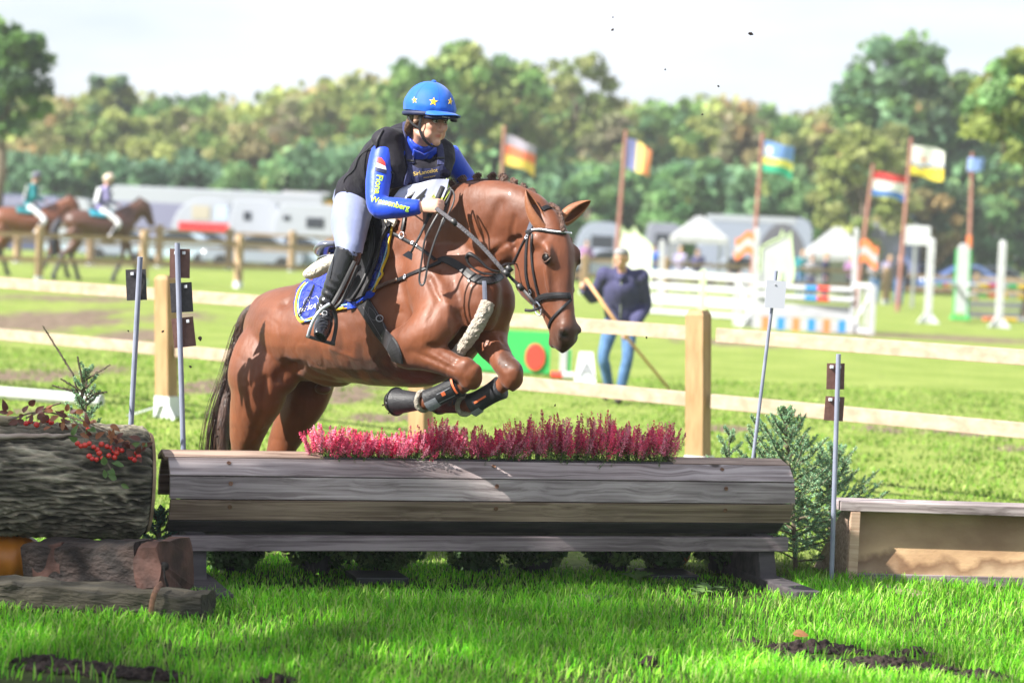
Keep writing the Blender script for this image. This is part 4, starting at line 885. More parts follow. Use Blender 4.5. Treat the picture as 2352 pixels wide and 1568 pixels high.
# sign on a thin post
sy = thing('sign', 'blank white board sign on a thin grey post beside the blue cars', 'sign', (W(2095, 700, 78).x, 78, 0)); sx_ = W(2095, 700, 78).x; zz_ = W(2095, 540, 78).z
m = MB(); m.tube([(sx_, 78, 0), (sx_, 78, zz_ + .4)], [.06], seg=8, ref=(1, 0, 0)); m.build('post', METAL, sy)
m = MB(); m.box((sx_, 77.92, zz_), (.95, .05, .66)); m.build('board', WPLA, sy, bevel=.05)
q = W(1900, 492, 112); sgn_ = thing('sign', 'small white board raised above the tents', 'sign', (q.x, 112, 0)); m = MB(); m.box((q.x, 112, q.z), (.7, .05, .42)); m.build('board', WPLA, sgn_, bevel=.05); m = MB(); m.tube([(q.x, 112.05, 0), (q.x, 112.05, q.z)], [.03], seg=6, ref=(1, 0, 0)); m.build('post', METAL, sgn_)
# green panel with a red disc, behind the paddock fence
q0, q1 = g2(1010, 850), g2(1262, 862); gpn = thing('jump_filler', 'green jump panel with a large red disc, under the horse head', 'jump filler', q1)
zt_ = W(1262, 763, q1.y).z; d_ = (q1 - q0).normalized(); m = MB(); m.beam((q0.x, q0.y, zt_ / 2 + .01), (q1.x, q1.y, zt_ / 2 + .01), .05, zt_ - .02); m.build('panel', SG, gpn, bevel=.006)
dd = W(1229, 820, q1.y - .05); M_ = Matrix.Rotation(R(90), 3, 'X'); m = MB(); m.lathe((dd.x, dd.y, dd.z), [(0, 0), (.12, 0), (.125, -.004), (.125, -.012)], 32, M_, squash=(1, 1.38)); m.build('red_disc', SR, gpn)
dd2 = W(1060, 852, q0.y - .1); m = MB(); m.lathe((dd2.x, dd2.y, .16), [(0, 0), (.07, 0), (.075, -.012)], 24, M_); m.build('white_disc', WHITE, gpn)
m = MB(); nrm = Vector((-d_.y, d_.x, 0)); m.prism([q1 + Vector((-.1, 0, 0)), q1 + Vector((-.1, .35, 0)), q1 + Vector((-.1, 0, zt_ * .8))], (-.012, 0, 0), (.012, 0, 0)); m.build('prop', WHITE, gpn)
a = g2(1265, 870); b = g2(1345, 874); o = pole(None, (a.x, a.y, .05), (b.x, b.y, .05), [SR, WHITE, SR], .05, 'ground_pole'); tag(o, 'red and white pole lying on the grass right of the green panel', 'pole')
a = g2(1292, 866); z1 = W(1293, 800, a.y).z; m = MB(); m.box((a.x, a.y, z1 / 2), (.09, .06, z1)); m.box((a.x + .075, a.y + .01, z1 / 2), (.05, .05, z1 - .02), mi=1); o = m.build('jump_post', [WHITE, SG], None, bevel=.004); tag(o, 'short white and green post between the green panel and the letter marker', 'post')
# letter marker: a folded white cone board
a = g2(1346, 880); lm = thing('letter_marker', 'white folded letter marker standing on the grass left of the stick man', 'marker', a); z1 = W(1346, 808, a.y).z
m = MB(); m.prism([Vector((a.x - .15, a.y - .12, 0)), Vector((a.x + .12, a.y - .12, 0)), Vector((a.x + .07, a.y, z1)), Vector((a.x - .10, a.y, z1))], (0, 0, 0), (0, .02, 0)); m.prism([Vector((a.x - .15, a.y + .14, 0)), Vector((a.x + .12, a.y + .14, 0)), Vector((a.x + .07, a.y + .03, z1)), Vector((a.x - .10, a.y + .03, z1))], (0, 0, 0), (0, .02, 0)); m.build('board', WPLA, lm)
text_on('letter', 'A', None, None, None, None, .26, plain('grey_print', (.25, .26, .28), .6), lm, bold=.015, plane=(Vector((a.x - .09, a.y - .105, .09)), Vector((1, 0, 0)), Vector((0, .30, .95))))
# white pole on the grass at the left
a, b = g2(-60, 912), g2(232, 935); o = pole(None, (a.x, a.y, .06), (b.x, b.y, .06), [WHITE], .06, 'white_pole'); tag(o, 'white pole lying on the grass behind the log at the left', 'pole')

# ================================================================== the log-shaped jump
def plank_mat(name, c1, c2, knots=True, rand=.18):
    m = bpy.data.materials.new(name); m.use_nodes = True; t = m.node_tree; l = t.links.new; b = t.nodes['Principled BSDF']; b.inputs['Roughness'].default_value = .62; b.inputs['Specular IOR Level'].default_value = .35
    tcn = N(t, 'ShaderNodeTexCoord'); oi = N(t, 'ShaderNodeObjectInfo')
    va = N(t, 'ShaderNodeVectorMath', operation='SCALE'); va.inputs['Scale'].default_value = 37; cb = N(t, 'ShaderNodeCombineXYZ'); l(oi.outputs['Random'], cb.inputs[0]); l(oi.outputs['Random'], cb.inputs[1]); l(cb.outputs[0], va.inputs[0])
    ad = N(t, 'ShaderNodeVectorMath', operation='ADD'); l(tcn.outputs['Object'], ad.inputs[0]); l(va.outputs[0], ad.inputs[1])
    mp_ = N(t, 'ShaderNodeMapping'); mp_.inputs['Scale'].default_value = (.9, 34, 34); l(ad.outputs[0], mp_.inputs[0])
    # knots bend the grain
    vo = N(t, 'ShaderNodeTexVoronoi'); vo.inputs['Scale'].default_value = 1; mv = N(t, 'ShaderNodeMapping'); mv.inputs['Scale'].default_value = (2.6, 11, 11); l(ad.outputs[0], mv.inputs[0]); l(mv.outputs[0], vo.inputs['Vector'])
    vk = N(t, 'ShaderNodeTexVoronoi'); vk.inputs['Scale'].default_value = 1; mvk = N(t, 'ShaderNodeMapping'); mvk.inputs['Scale'].default_value = (3.1, 6.5, 6.5); l(ad.outputs[0], mvk.inputs[0]); l(mvk.outputs[0], vk.inputs['Vector']); kn = N(t, 'ShaderNodeMapRange'); kn.inputs['From Min'].default_value = .115; kn.inputs['From Max'].default_value = .06; l(vk.outputs['Distance'], kn.inputs['Value'])
    bendr = N(t, 'ShaderNodeMapRange'); bendr.inputs['From Min'].default_value = .5; bendr.inputs['From Max'].default_value = .0; bendr.inputs['To Max'].default_value = .8; l(vk.outputs['Distance'], bendr.inputs['Value'])
    a2 = N(t, 'ShaderNodeVectorMath', operation='ADD'); cx = N(t, 'ShaderNodeCombineXYZ'); l(bendr.outputs[0], cx.inputs[1]); l(bendr.outputs[0], cx.inputs[2]); l(mp_.outputs[0], a2.inputs[0]); l(cx.outputs[0], a2.inputs[1])
    n1 = N(t, 'ShaderNodeTexNoise'); n1.inputs['Scale'].default_value = 1.6; n1.inputs['Detail'].default_value = 7; n1.inputs['Roughness'].default_value = .6; l(a2.outputs[0], n1.inputs['Vector'])
    r1 = N(t, 'ShaderNodeValToRGB'); r1.color_ramp.elements[0].position = .38; r1.color_ramp.elements[1].position = .60; r1.color_ramp.elements[0].color = tuple(c1) + (1,); r1.color_ramp.elements[1].color = tuple(c2) + (1,); l(n1.outputs['Fac'], r1.inputs[0])
    n2 = N(t, 'ShaderNodeTexNoise'); n2.inputs['Scale'].default_value = 1.7; n2.inputs['Detail'].default_value = 4; l(ad.outputs[0], n2.inputs['Vector'])
    r2 = N(t, 'ShaderNodeValToRGB'); r2.color_ramp.elements[0].position = .3; r2.color_ramp.elements[1].position = .7; r2.color_ramp.elements[0].color = (.62, .60, .62, 1); r2.color_ramp.elements[1].color = (1.2, 1.18, 1.2, 1); l(n2.outputs['Fac'], r2.inputs[0])
    mu = N(t, 'ShaderNodeMix', data_type='RGBA', blend_type='MULTIPLY'); mu.inputs['Factor'].default_value = 1; l(r1.outputs[0], mu.inputs['A']); l(r2.outputs[0], mu.inputs['B'])
    mk_ = N(t, 'ShaderNodeMix', data_type='RGBA'); l(mu.outputs['Result'], mk_.inputs['A']); mk_.inputs['B'].default_value = (.05, .035, .03, 1)
    if knots: l(kn.outputs[0], mk_.inputs['Factor'])
    else: mk_.inputs['Factor'].default_value = 0
    hv = N(t, 'ShaderNodeHueSaturation'); mr = N(t, 'ShaderNodeMapRange'); mr.inputs['To Min'].default_value = 1 - rand; mr.inputs['To Max'].default_value = 1 + rand; l(oi.outputs['Random'], mr.inputs['Value']); l(mr.outputs[0], hv.inputs['Value']); l(mk_.outputs['Result'], hv.inputs['Color'])
    l(hv.outputs[0], b.inputs['Base Color'])
    bb = N(t, 'ShaderNodeBump'); bb.inputs['Strength'].default_value = .45; bb.inputs['Distance'].default_value = .006; l(n1.outputs['Fac'], bb.inputs['Height']); l(bb.outputs[0], b.inputs['Normal'])
    return m
PLK = plank_mat('weathered_plank', (.215, .175, .17), (.47, .41, .40)); PLK2 = plank_mat('brown_plank', (.20, .135, .10), (.42, .31, .24)); PLKD = plank_mat('dark_beam', (.13, .10, .11), (.30, .25, .26)); TANW = plank_mat('tan_board', (.40, .27, .18), (.52, .38, .27), knots=False)
DARKW = mk('dark_shaded_wood', (.035, .03, .035), (.07, .06, .065), scale=4, stretch=(1, 5, 5), rough=.8, bump=.4)  # dark frame wood; also stands for shade under and inside the barrel
JA, JB = W(378, 1120, 10.92), W(1790, 1120, 11.92); JA.z = JB.z = 0
jd = JB - JA; JL = jd.length; JR = math.atan2(jd.y, jd.x)
jump = thing('log_jump', 'long low jump of weathered planks built like half a barrel on a dark frame', 'jump', JA, None, JR)
def jl(px, py, dy=0):   # local x of a picture column on the barrel
    p = W(px, py, 11.3)
    # intersect view line with the vertical plane of the axis
    d = ray(px, py); n = Vector((-math.sin(JR), math.cos(JR), 0)); o = JA + n * dy; t = (o - EYE).dot(n) / d.dot(n); q = EYE + d * t; return (q - JA).dot(jd.normalized())
BR_, BZ = .197, .45
def bv(a, r=BR_): return Vector((0, -r * math.cos(R(a)), BZ + r * math.sin(R(a))))
ang = [94 - 33 * k for k in range(6)]
ox0, ox1 = jl(737, 1045, -.05), jl(1540, 1055, -.05)
def plank(a0, a1, x0, x1, mat, th=.024):
    p = [bv(a0 - .9), bv(a1 + .9), bv(a1 + .9, BR_ - th), bv(a0 - .9, BR_ - th)]
    m = MB(); m.prism(p, (x0, 0, 0), (x1, 0, 0)); return m.build('plank', mat, jump, bevel=.003)
mats_ = [PLK2, PLK, PLK, PLK2, DARKW]  # lowest plank coloured dark to stand for its shaded underside
for k in range(5):
    jx = rnd.uniform(-.008, .008)
    if k == 0:
        plank(ang[0], ang[1], -.02, ox0 + .01, PLK2); plank(ang[0], ang[1], ox1, JL, PLK2)
    else: plank(ang[k], ang[k + 1], jx, JL + rnd.uniform(-.006, .01) - (.03 if k == 4 else 0), mats_[k])
for a0 in (94, 127, 160): 
    if a0 == 94: plank(a0 + 33, a0, -.02, ox0 - .05, PLK2); plank(a0 + 33, a0, ox1 + .05, JL, PLK2)
    else: plank(a0 + 33, a0, 0, JL, PLK2)
m = MB(); pts_ = [bv(a, BR_ - .030) for a in range(-70, 64, 7)]; pts2_ = [bv(a, BR_ - .034) for a in range(-70, 64, 7)]
m.add([p + Vector((.12, 0, 0)) for p in pts_] + [p + Vector((JL - .07, 0, 0)) for p in pts_], [(k, k + 1, k + 1 + len(pts_), k + len(pts_)) for k in range(len(pts_) - 1)]); m.build('added_lining', DARKW, jump)  # dark sheet added inside so the plank gaps read as shade
# planter rims, soil, end boards
m = MB(); m.box(((ox0 + ox1) / 2, bv(61).y + .018, bv(61).z - .004), (ox1 - ox0, .022, .018)); m.box(((ox0 + ox1) / 2, bv(127).y - .02, bv(127).z - .002), (ox1 - ox0, .02, .02)); m.build('planter_rim', DARKW, jump)
m = MB(); m.box(((ox0 + ox1) / 2, .01, .57), (ox1 - ox0, .20, .02)); m.build('planter_soil', mk('soil', (.03, .02, .015), (.06, .04, .03), scale=30, rough=.95, bump=.8), jump)
for x in (.10, JL - .06):
    pts = [bv(a, BR_ - .026) for a in range(-70, 191, 20)]; m = MB(); m.prism(pts, (x, 0, 0), (x + .02, 0, 0)); m.build('end_board', DARKW, jump)
m = MB(); m.prism([Vector((0, bv(20).y + .03, .56)), Vector((0, bv(-36).y + .04, .34)), Vector((0, bv(-10).y + .10, .34)), Vector((0, bv(12).y + .055, .52))], (.012, 0, 0), (.034, 0, 0)); m.build('end_batten', TANW, jump)
m = MB(); m.box((JL / 2, -.155, .223), (JL - .05 + .02, .045, .072)); m.build('beam', PLKD, jump, bevel=.004)
m = MB(); m.box((JL / 2, .14, .223), (JL - .1, .045, .072)); m.build('beam', PLKD, jump, bevel=.004)
for x in (.14, JL - .12):
    m = MB(); m.prism([Vector((x, -.20, .0)), Vector((x, .26, .0)), Vector((x, .16, .26)), Vector((x, -.12, .26))], (-.045, 0, 0), (.045, 0, 0)); m.build('leg', DARKW, jump, bevel=.004)
    m = MB(); m.box((x + .02, -.12, .028), (.14, 1.0, .05)); m.build('foot_beam', DARKW, jump, bevel=.008)
# screws
for k in (1, 2, 3):
    for x in (.28, JL * .5, JL - .38):
        a = (ang[k] + ang[k + 1]) / 2 + 6; p = bv(a, BR_ - .005); m = MB(); M = Matrix.Rotation(R(90 - a), 3, 'X')
        m.lathe((x, p.y, p.z), [(.010, 0), (.011, .0035), (.006, .0035), (.0055, .001), (0, .001)], 12, M); m.build('bolt_head', RUST if 'RUST' in globals() else mk('rust', (.12, .06, .04), (.2, .1, .06), scale=60, rough=.8), jump)
JM = jump.matrix_basis if False else Matrix.Translation(JA) @ Matrix.Rotation(JR, 4, 'Z')
def jw(x, y, z): return JM @ Vector((x, y, z))

# ------------------------------------------------------------------ needles, branches, heather, blades
class Q:
    def __init__(s): s.P = []; s.u = []; s.v = []; s.c = []
    def add(s, p, u, v, c): s.P.append(p); s.u.append(u); s.v.append(v); s.c.append(c)
    def arr(s): return [np.concatenate(x) if len(x) else np.zeros((0, 3)) for x in (s.P, s.u, s.v, s.c)]
def twig(q, a, b, n, ln, rs, cols, wd=.0021, flat=.35):
    a, b = np.array(a, float), np.array(b, float); t = rs.uniform(0, 1, n)[:, None]; ax = (b - a) / (np.linalg.norm(b - a) + 1e-9)
    p = a + (b - a) * t; d = rdir(rs, n); d -= ax * (d @ ax)[:, None]; d /= np.linalg.norm(d, axis=1)[:, None]; d[:, 2] *= 1
    d = d + ax * .75; d /= np.linalg.norm(d, axis=1)[:, None]; l = (ln * rs.uniform(.7, 1.15, n) * (1 - .4 * t[:, 0] ** 3))[:, None]
    w_ = np.cross(d, rdir(rs, n)); w_ /= np.linalg.norm(w_, axis=1)[:, None]
    c = np.array(cols)[rs.integers(0, len(cols), n)] * rs.uniform(.7, 1.3, (n, 1))
    q.add(p + d * l * .5, d * l * .5, w_ * wd, c)
SPC = [(.20, .40, .22), (.28, .50, .32), (.15, .31, .14), (.42, .50, .26)]
def spruce(name, label, base, h, r, seed, nb=46, needle=.017, lean=(0, 0), tips=None, cat='spruce', zmin=.05, dens=1.0, group=None, cols=SPC):
    rs = np.random.default_rng(seed); root = thing(name, label, cat, base, group); b = Vector(base); q = Q(); wd = MB()
    top = b + Vector((lean[0], lean[1], h)); wd.tube([b, (b + top) / 2 + Vector((.01, 0, 0)), top], [.014, .009, .003], seg=7, ref=(1, 0, 0))
    twig(q, b + (top - b) * .8, top, int(90 * dens), needle, rs, cols)
    for i in range(nb):
        t = zmin + (1 - zmin) * ((i + .5) / nb); a = i * 2.4 + rs.uniform(-.3, .3); L_ = r * (1 - t) ** .75 * rs.uniform(.75, 1.15) + .05
        p0 = b + (top - b) * t; el = .15 + .75 * t + rs.uniform(-.1, .15); d = Vector((math.cos(a) * math.cos(el), math.sin(a) * math.cos(el), math.sin(el)))
        p1 = p0 + d * L_ * .6 + Vector((0, 0, -.02 * L_)); p2 = p0 + d * L_ + Vector((0, 0, .10 * L_))
        wd.tube([p0, p1, p2], [.005, .0035, .0018], seg=5)
        twig(q, p0 + (p1 - p0) * .3, p1, int(100 * dens * L_ / .3), needle, rs, cols); twig(q, p1, p2, int(110 * dens * L_ / .3), needle, rs, cols)
        side = d.cross(Vector((0, 0, 1))).normalized()
        for k in range(7):
            s_ = .25 + .1 * k; sg = 1 if k % 2 else -1; o = p0 + (p2 - p0) * s_; l = L_ * .42 * (1.1 - s_); e = o + (d * .7 + side * sg * .8 + Vector((0, 0, rs.uniform(-.1, .25)))) * l
            wd.tube([o, e], [.002, .001], seg=4); twig(q, o, e, int(85 * dens * max(l, .03) / .1), needle * .9, rs, cols)
    P, u, v, c = q.arr(); quads_mesh('needles', P, u, v, c, NEEDLE, root); wd.build('branches', BARK, root, recalc=False); return root
pt = G(1835, 1318); spruce('spruce', 'bushy young spruce at the right end of the plank jump', (pt.x, pt.y + .15, 0), .84, .46, 11, nb=64, lean=(-.10, 0), dens=1.25)
pt = G(1905, 1310); spruce('spruce', 'lower spreading spruce reaching right over the wooden box', (pt.x + .02, pt.y + .25, 0), .62, .44, 12, nb=44, dens=1.2)
pt = W(1665, 1200, 12.5); spruce('spruce', 'small spruce tops peeking over the right end of the jump beside the leaning post', (pt.x, 12.5, 0), .72, .22, 13, nb=26)
pt = W(1725, 1200, 12.6); spruce('spruce', 'spruce sprig right behind the white plated post', (pt.x, 12.6, 0), .78, .22, 14, nb=26)
pt = W(178, 1200, 11.3); spruce('spruce', 'sparse little spruce with bare spiky tops behind the log at the left', (pt.x, 11.3, 0), .98, .2, 15, nb=26, zmin=.5, dens=.9, lean=(.02, 0))
sx0 = thing('bare_twigs', 'bare brown conifer leaders sticking up at the upper left of the log', 'twigs', (W(178, 900, 11.3))); m = MB(); q = Q(); rs = np.random.default_rng(3)
for a, b in (((168, 860), (98, 748)), ((190, 880), (178, 818)), ((200, 870), (252, 838)), ((190, 900), (140, 870)), ((215, 905), (245, 900)), ((175, 900), (120, 885))):
    A_, B_ = W(a[0], a[1], 11.3), W(b[0], b[1], 11.28); m.tube([W(185, 930, 11.32), A_, B_], [.006, .005, .003], seg=6); twig(q, A_, B_, 130, .012, rs, [(.10, .10, .05), (.13, .09, .05), (.10, .17, .07)])
m.build('stems', BARK, sx0, recalc=False); P, u, v, c = q.arr(); quads_mesh('needles', P, u, v, c, NEEDLE, sx0)
pt = W(362, 1215, 10.95); spruce('spruce', 'tiny blue green spruce sprig between the log and the plank jump', (pt.x, 10.95, .16), .17, .09, 16, nb=20, needle=.014, cols=[(.07, .18, .15), (.10, .24, .2)])

# heather in the planter: separate pot plants
PK1 = [(.82, .10, .22), (.88, .20, .34), (.76, .06, .17), (.90, .34, .46)]; GRH = [(.06, .13, .03), (.10, .20, .05), (.13, .24, .06)]
hn = 13; words_ = ['leftmost', 'second', 'third', 'fourth', 'fifth', 'sixth', 'seventh', 'eighth', 'ninth', 'tenth', 'eleventh', 'twelfth', 'rightmost']
hh = [1.2 * v_ for v_ in (.135, .125, .10, .125, .15, .12, .15, .165, .17, .185, .165, .16, .155)]
for i in range(hn):
    hh[i] *= (1.0, .92, 1.1, .95, 1.08, 1.16, .9, 1.05, 1.15, .98, 1.18, 1.0, 1.1)[i]
    rs = np.random.default_rng(400 + i); x = ox0 + .03 + (ox1 - ox0 - .07) * i / (hn - 1); base = jw(x, .0, .60)
    root = thing('heather', f'pink flowering heather, {words_[i]} along the planter' + (' from the left' if 0 < i < hn - 1 else ''), 'heather', base, 'heather plants in the jump planter')
    qf, qg = Q(), Q(); ns = 72; st = MB()
    for k in range(ns):
        ex = rs.uniform(-1, 1); bx, by = .055 * ex, rs.normal(0, .035); a = np.array(jw(x + bx, by, .595)); h = hh[i] * (1.05 - .35 * ex * ex) * rs.uniform(.55, 1.08) + .012
        tip = np.array(jw(x + bx * 2.0 + rs.normal(0, .022), by * 2.4 + rs.normal(0, .015) - .01, .60 + h)); md = (a + tip) / 2 + rs.normal(0, .006, 3)
        n = 90; t = rs.uniform(.40 + .12 * rs.uniform(), 1, n); t = np.sort(t); pp = np.where(t[:, None] < .5, a + (md - a) * (t[:, None] * 2), md + (tip - md) * ((t[:, None] - .5) * 2))
        d = rdir(rs, n); off = d * (.0165 * np.minimum(1, (1.12 - t) * 2.2))[:, None] * rs.uniform(.35, 1, (n, 1)); u_ = rdir(rs, n); w_ = np.cross(u_, d); w_ /= np.linalg.norm(w_, axis=1)[:, None] + 1e-9
        s_ = rs.uniform(.0030, .0052, (n, 1)); base_c = np.array(PK1)[rs.integers(0, 4)] * rs.uniform(.55, 1.25)
        qf.add(pp + off, u_ * s_, w_ * s_ * .8, base_c * rs.uniform(.7, 1.25, (n, 1)))
        twig(qg, a - np.array([0, 0, .02]), a + (tip - a) * .6, 70, .012, rs, GRH, wd=.0014)
        if k % 3 == 0: st.tube([a, md, tip], [.0012, .001, .0006], seg=4, ref=(1, 0, 0))
    P, u, v, c = qf.arr(); quads_mesh('flowers', P, u, v, c, leafmat('petals', .25) if i == 0 else MATS['petals'], root); P, u, v, c = qg.arr(); quads_mesh('foliage', P, u, v, c, LEAF, root); st.build('stems', BARK, root, recalc=False)
# dark bushy pot plants under the jump
for i, (px, wpx, hgt) in enumerate(((532, 175, .34), (728, 170, .36), (880, 170, .34), (1085, 150, .33), (1230, 150, .36), (1405, 130, .33), (1520, 130, .36), (1660, 140, .36))):
    rs = np.random.default_rng(500 + i); Y = jw(jl(px, 1290), 0, 0).y + .42; b = W(px, 1300, Y); rx = wpx / 2 / F * Y
    root = thing('potted_shrub', ['dark shrub under the left end of the plank jump', 'dark shrub under the jump, below the hind legs of the horse', 'dark shrub above the black tray under the jump', 'dark shrub under the middle of the jump, left one of the pair', 'dark shrub under the middle of the jump, right one of the pair', 'dark shrub under the right part of the jump, left of the orange pumpkin', 'dark shrub in front of the orange pumpkin under the jump', 'dark fir-like shrub by the right leg of the jump'][i], 'shrub', (b.x, Y, 0), 'potted shrubs under the jump')
    P, u, v, cl, cc = crown(rs, (b.x, Y, hgt * .56), rx * 1.22, .25, hgt * .58, 75, 130, .019, [(.05, .10, .035), (.07, .14, .045), (.14, .22, .07)], .34); k = P[:, 2] > .02; quads_mesh('foliage', P[k], u[k], v[k], cl[k], LEAF, root)
    m = MB(); m.lathe((b.x, Y, 0), [(0, .0), (.075, 0), (.095, .11), (.10, .11), (.10, .13), (.085, .13), (.08, .10), (0, .10)], 18); m.build('pot', BLACKP, root, smooth=False)
    m = MB()
    for k in range(8): m.tube([(b.x, Y, .08), tuple(cc[k])], [.005, .003], seg=5)
    m.build('stems', BARK, root, recalc=False)
def flatbox(px0, px1, py, h, dep, name, label, cat, mat):
    a, b = G(px0, py), G(px1, py); m = MB(); c = (a + b) / 2; m.beam(Vector((a.x, a.y + dep / 2, h / 2)), Vector((b.x, b.y + dep / 2, h / 2)), dep, h); o = m.build(name, mat, None, bevel=.006); return tag(o, label, cat)
flatbox(800, 922, 1342, .035, .25, 'tray', 'black plastic tray on the grass under the middle of the jump', 'tray', BLACKP)
flatbox(1478, 1590, 1333, .03, .25, 'tray', 'black plastic tray in front of the orange pumpkin under the jump', 'tray', BLACKP)
def pumpkin(px, py, r, Y, label):
    c = W(px, py, Y); root = thing('pumpkin', label, 'pumpkin', (c.x, Y, 0)); m = MB(); vs = []; n, k_ = 48, 16
    for i in range(k_ + 1):
        th = math.pi * i / k_
        for k in range(n):
            ph = 2 * math.pi * k / n; rr = r * (1 - .09 * abs(math.cos(ph * 6)) ** 4 * math.sin(th)); vs.append((c.x + rr * math.sin(th) * math.cos(ph), Y + rr * math.sin(th) * math.sin(ph), r * .82 + r * .82 * math.cos(th) - .02 * math.exp(-th * 4)))
    m.add(vs, [(i * n + k, (i + 1) * n + k, (i + 1) * n + (k + 1) % n, i * n + (k + 1) % n) for i in range(k_) for k in range(n)]); m.build('rind', mk('pumpkin_rind', (.48, .15, .015), (.58, .21, .02), scale=8, rough=.4) if 'pumpkin_rind' not in MATS else MATS['pumpkin_rind'], root, smooth=True)
    m = MB(); m.tube([(c.x, Y, r * 1.6), (c.x + .01, Y, r * 1.8), (c.x + .03, Y, r * 1.95)], [.02, .013, .015], seg=7); m.build('stalk', mk('stalk', (.15, .16, .05), rough=.8) if 'stalk' not in MATS else MATS['stalk'], root)
pumpkin(28, 1290, .150, 10.75, 'orange pumpkin under the bark log at the left edge')
pumpkin(1548, 1310, .085, 12.35, 'orange pumpkin glimpsed under the right part of the jump')

# ------------------------------------------------------------------ the bark log and what holds it
BKL = mk('log_bark', (.10, .09, .07), (.33, .29, .23), scale=9, stretch=(.35, 1, 1), rough=.95, bump=1.6, bscale=30, ramp=(.38, .66), bstretch=(.4, 1, 1), attr='Col')
LB = W(338, 1108, 10.86); ld = Vector((math.cos(R(16)), math.sin(R(16)), -.012)).normalized(); LR = .262
def bark_log():
    root = thing('log', 'thick tree trunk with deeply ridged bark lying beside the plank jump at the left', 'log', (LB.x - .8, LB.y - .2, .26)); n, k_ = 300, 230; L_ = 2.1; vs = []; cols = []
    up = Vector((0, 0, 1)); up = (up - ld * up.dot(ld)).normalized(); sd_ = ld.cross(up)
    for i in range(n + 1):
        s = -L_ * i / n; e = 1 - .16 * max(0, 1 - i / 6) ** 2
        for k in range(k_):
            a = 2 * math.pi * k / k_; q = Vector((s * 2.6, math.cos(a) * 3.6, math.sin(a) * 3.6))
            wv = mnoise.noise(q * .9) * 1.3; rg = 1 - abs(mnoise.noise(Vector((s * 8 + wv, math.cos(a) * 13 + wv, math.sin(a) * 13))) * 2.3); rg2 = mnoise.noise(Vector((s * 30, math.cos(a) * 26, math.sin(a) * 26)))
            hgt = .020 * (max(0, rg) ** 1.5) + .006 * rg2; r_ = (LR - .012 + hgt + .010 * mnoise.noise(Vector((s * 1.3, math.cos(a), math.sin(a))))) * e
            vs.append(LB + ld * s + (sd_ * math.cos(a) + up * math.sin(a)) * r_); g = .26 + 1.25 * max(0, rg) ** 1.9 + .35 * rg2
            cols.append((g * (1 + .1 * rg2), g, g * .95))
    fs = [(i * k_ + k, i * k_ + (k + 1) % k_, (i + 1) * k_ + (k + 1) % k_, (i + 1) * k_ + k) for i in range(n) for k in range(k_)]
    m = MB(); m.add(vs, fs); o = m.build('bark', BKL, root, smooth=True, recalc=True); at = o.data.color_attributes.new('Col', 'FLOAT_COLOR', 'POINT')
    for i, c in enumerate(cols): at.data[i].color = (max(.05, c[0]), max(.05, c[1]), max(.05, c[2]), 1)
    m = MB(); m.tube([LB - ld * .004, LB + ld * .012], [LR - .02, LR - .03], seg=40, ref=up); m.build('sawn_end', mk('sawn_wood', (.20, .13, .08), (.34, .24, .16), scale=12, rough=.9, bump=.5), root)
    # split slab of bark with a pale torn edge along the top
    m = MB(); p = [LB - ld * .62 + up * (LR + .0) + sd_ * -.02, LB - ld * 1.1 + up * (LR + .012) - sd_ * .02, LB - ld * 2.0 + up * (LR + .02) - sd_ * .02]; m.tube(p, [(.028, .09), (.038, .12), (.04, .13)], seg=20, ref=up, sub=12); o2 = m.build('bark_slab', mk('slab_bark', (.10, .085, .05), (.22, .19, .12), scale=8, stretch=(.4, 1, 1), rough=.95, bump=1.5, bscale=35), root, smooth=True)
bark_log()
OLDW = mk('old_sleeper', (.016, .012, .011), (.055, .036, .03), scale=3, stretch=(1.2, 4, 4), rough=.9, bump=1.2, bscale=12, ramp=(.4, .7)); REDW = mk('reddish_block', (.035, .016, .012), (.12, .055, .042), scale=7, rough=.85, bump=1, bscale=14)
def rough_beam(root, a, b, w_, h_, mat, name, up=(0, 0, 1), seed=0, amp=.008, mi=0):
    m = MB(); a = Vector(a); b = Vector(b); n = 30; t = (b - a).normalized(); u = Vector(up); u = (u - t * u.dot(t)).normalized(); s_ = t.cross(u); K = 44; vs = []
    for i in range(n + 1):
        for k in range(K):
            an = 2 * math.pi * k / K; c, s2 = math.cos(an), math.sin(an); e = 16; rr = (abs(c) ** e + abs(s2) ** e) ** (-1 / e); p = a + (b - a) * (i / n) + s_ * (c * rr * w_ / 2) + u * (s2 * rr * h_ / 2)
            vs.append(p + Vector((mnoise.noise(p * 9 + Vector((seed, 0, 0))), mnoise.noise(p * 9 + Vector((0, seed, 5))), mnoise.noise(p * 11 + Vector((0, 3, seed))))) * amp * 2)
    fs = [(i * K + k, i * K + (k + 1) % K, (i + 1) * K + (k + 1) % K, (i + 1) * K + k) for i in range(n) for k in range(K)] + [tuple(range(K)), tuple(n * K + k for k in range(K - 1, -1, -1))]
    m.add(vs, fs); return m.build(name, mat, root, smooth=False)
bt = thing('timber_block', 'dark weathered timber block with a cracked reddish end carrying the log', 'timber', G(250, 1370))
A0 = W(95, 1292, 10.55); B0 = W(352, 1296, 10.22); rough_beam(bt, A0, B0, .26, .205, OLDW, 'dark_timber', seed=1); t_ = (B0 - A0).normalized()
rough_beam(bt, B0 + t_ * .004, W(402, 1298, 10.18) , .30, .225, REDW, 'red_end', seed=2, amp=.012)
rough_beam(bt, W(92, 1296, 10.44), W(152, 1297, 10.36), .07, .19, REDW, 'split_piece', seed=3, amp=.01)
m = MB(); cc0 = W(378, 1325, 10.04); m.ball(W(377, 1300, 10.055), (.022, .012, .02), 9, 7); m.tube([W(377, 1300, 10.05), cc0, W(385, 1345, 10.06)], [.008, .005, .007], seg=6); m.build('crack', plain('crack_dark', (.008, .006, .006), .95), bt)
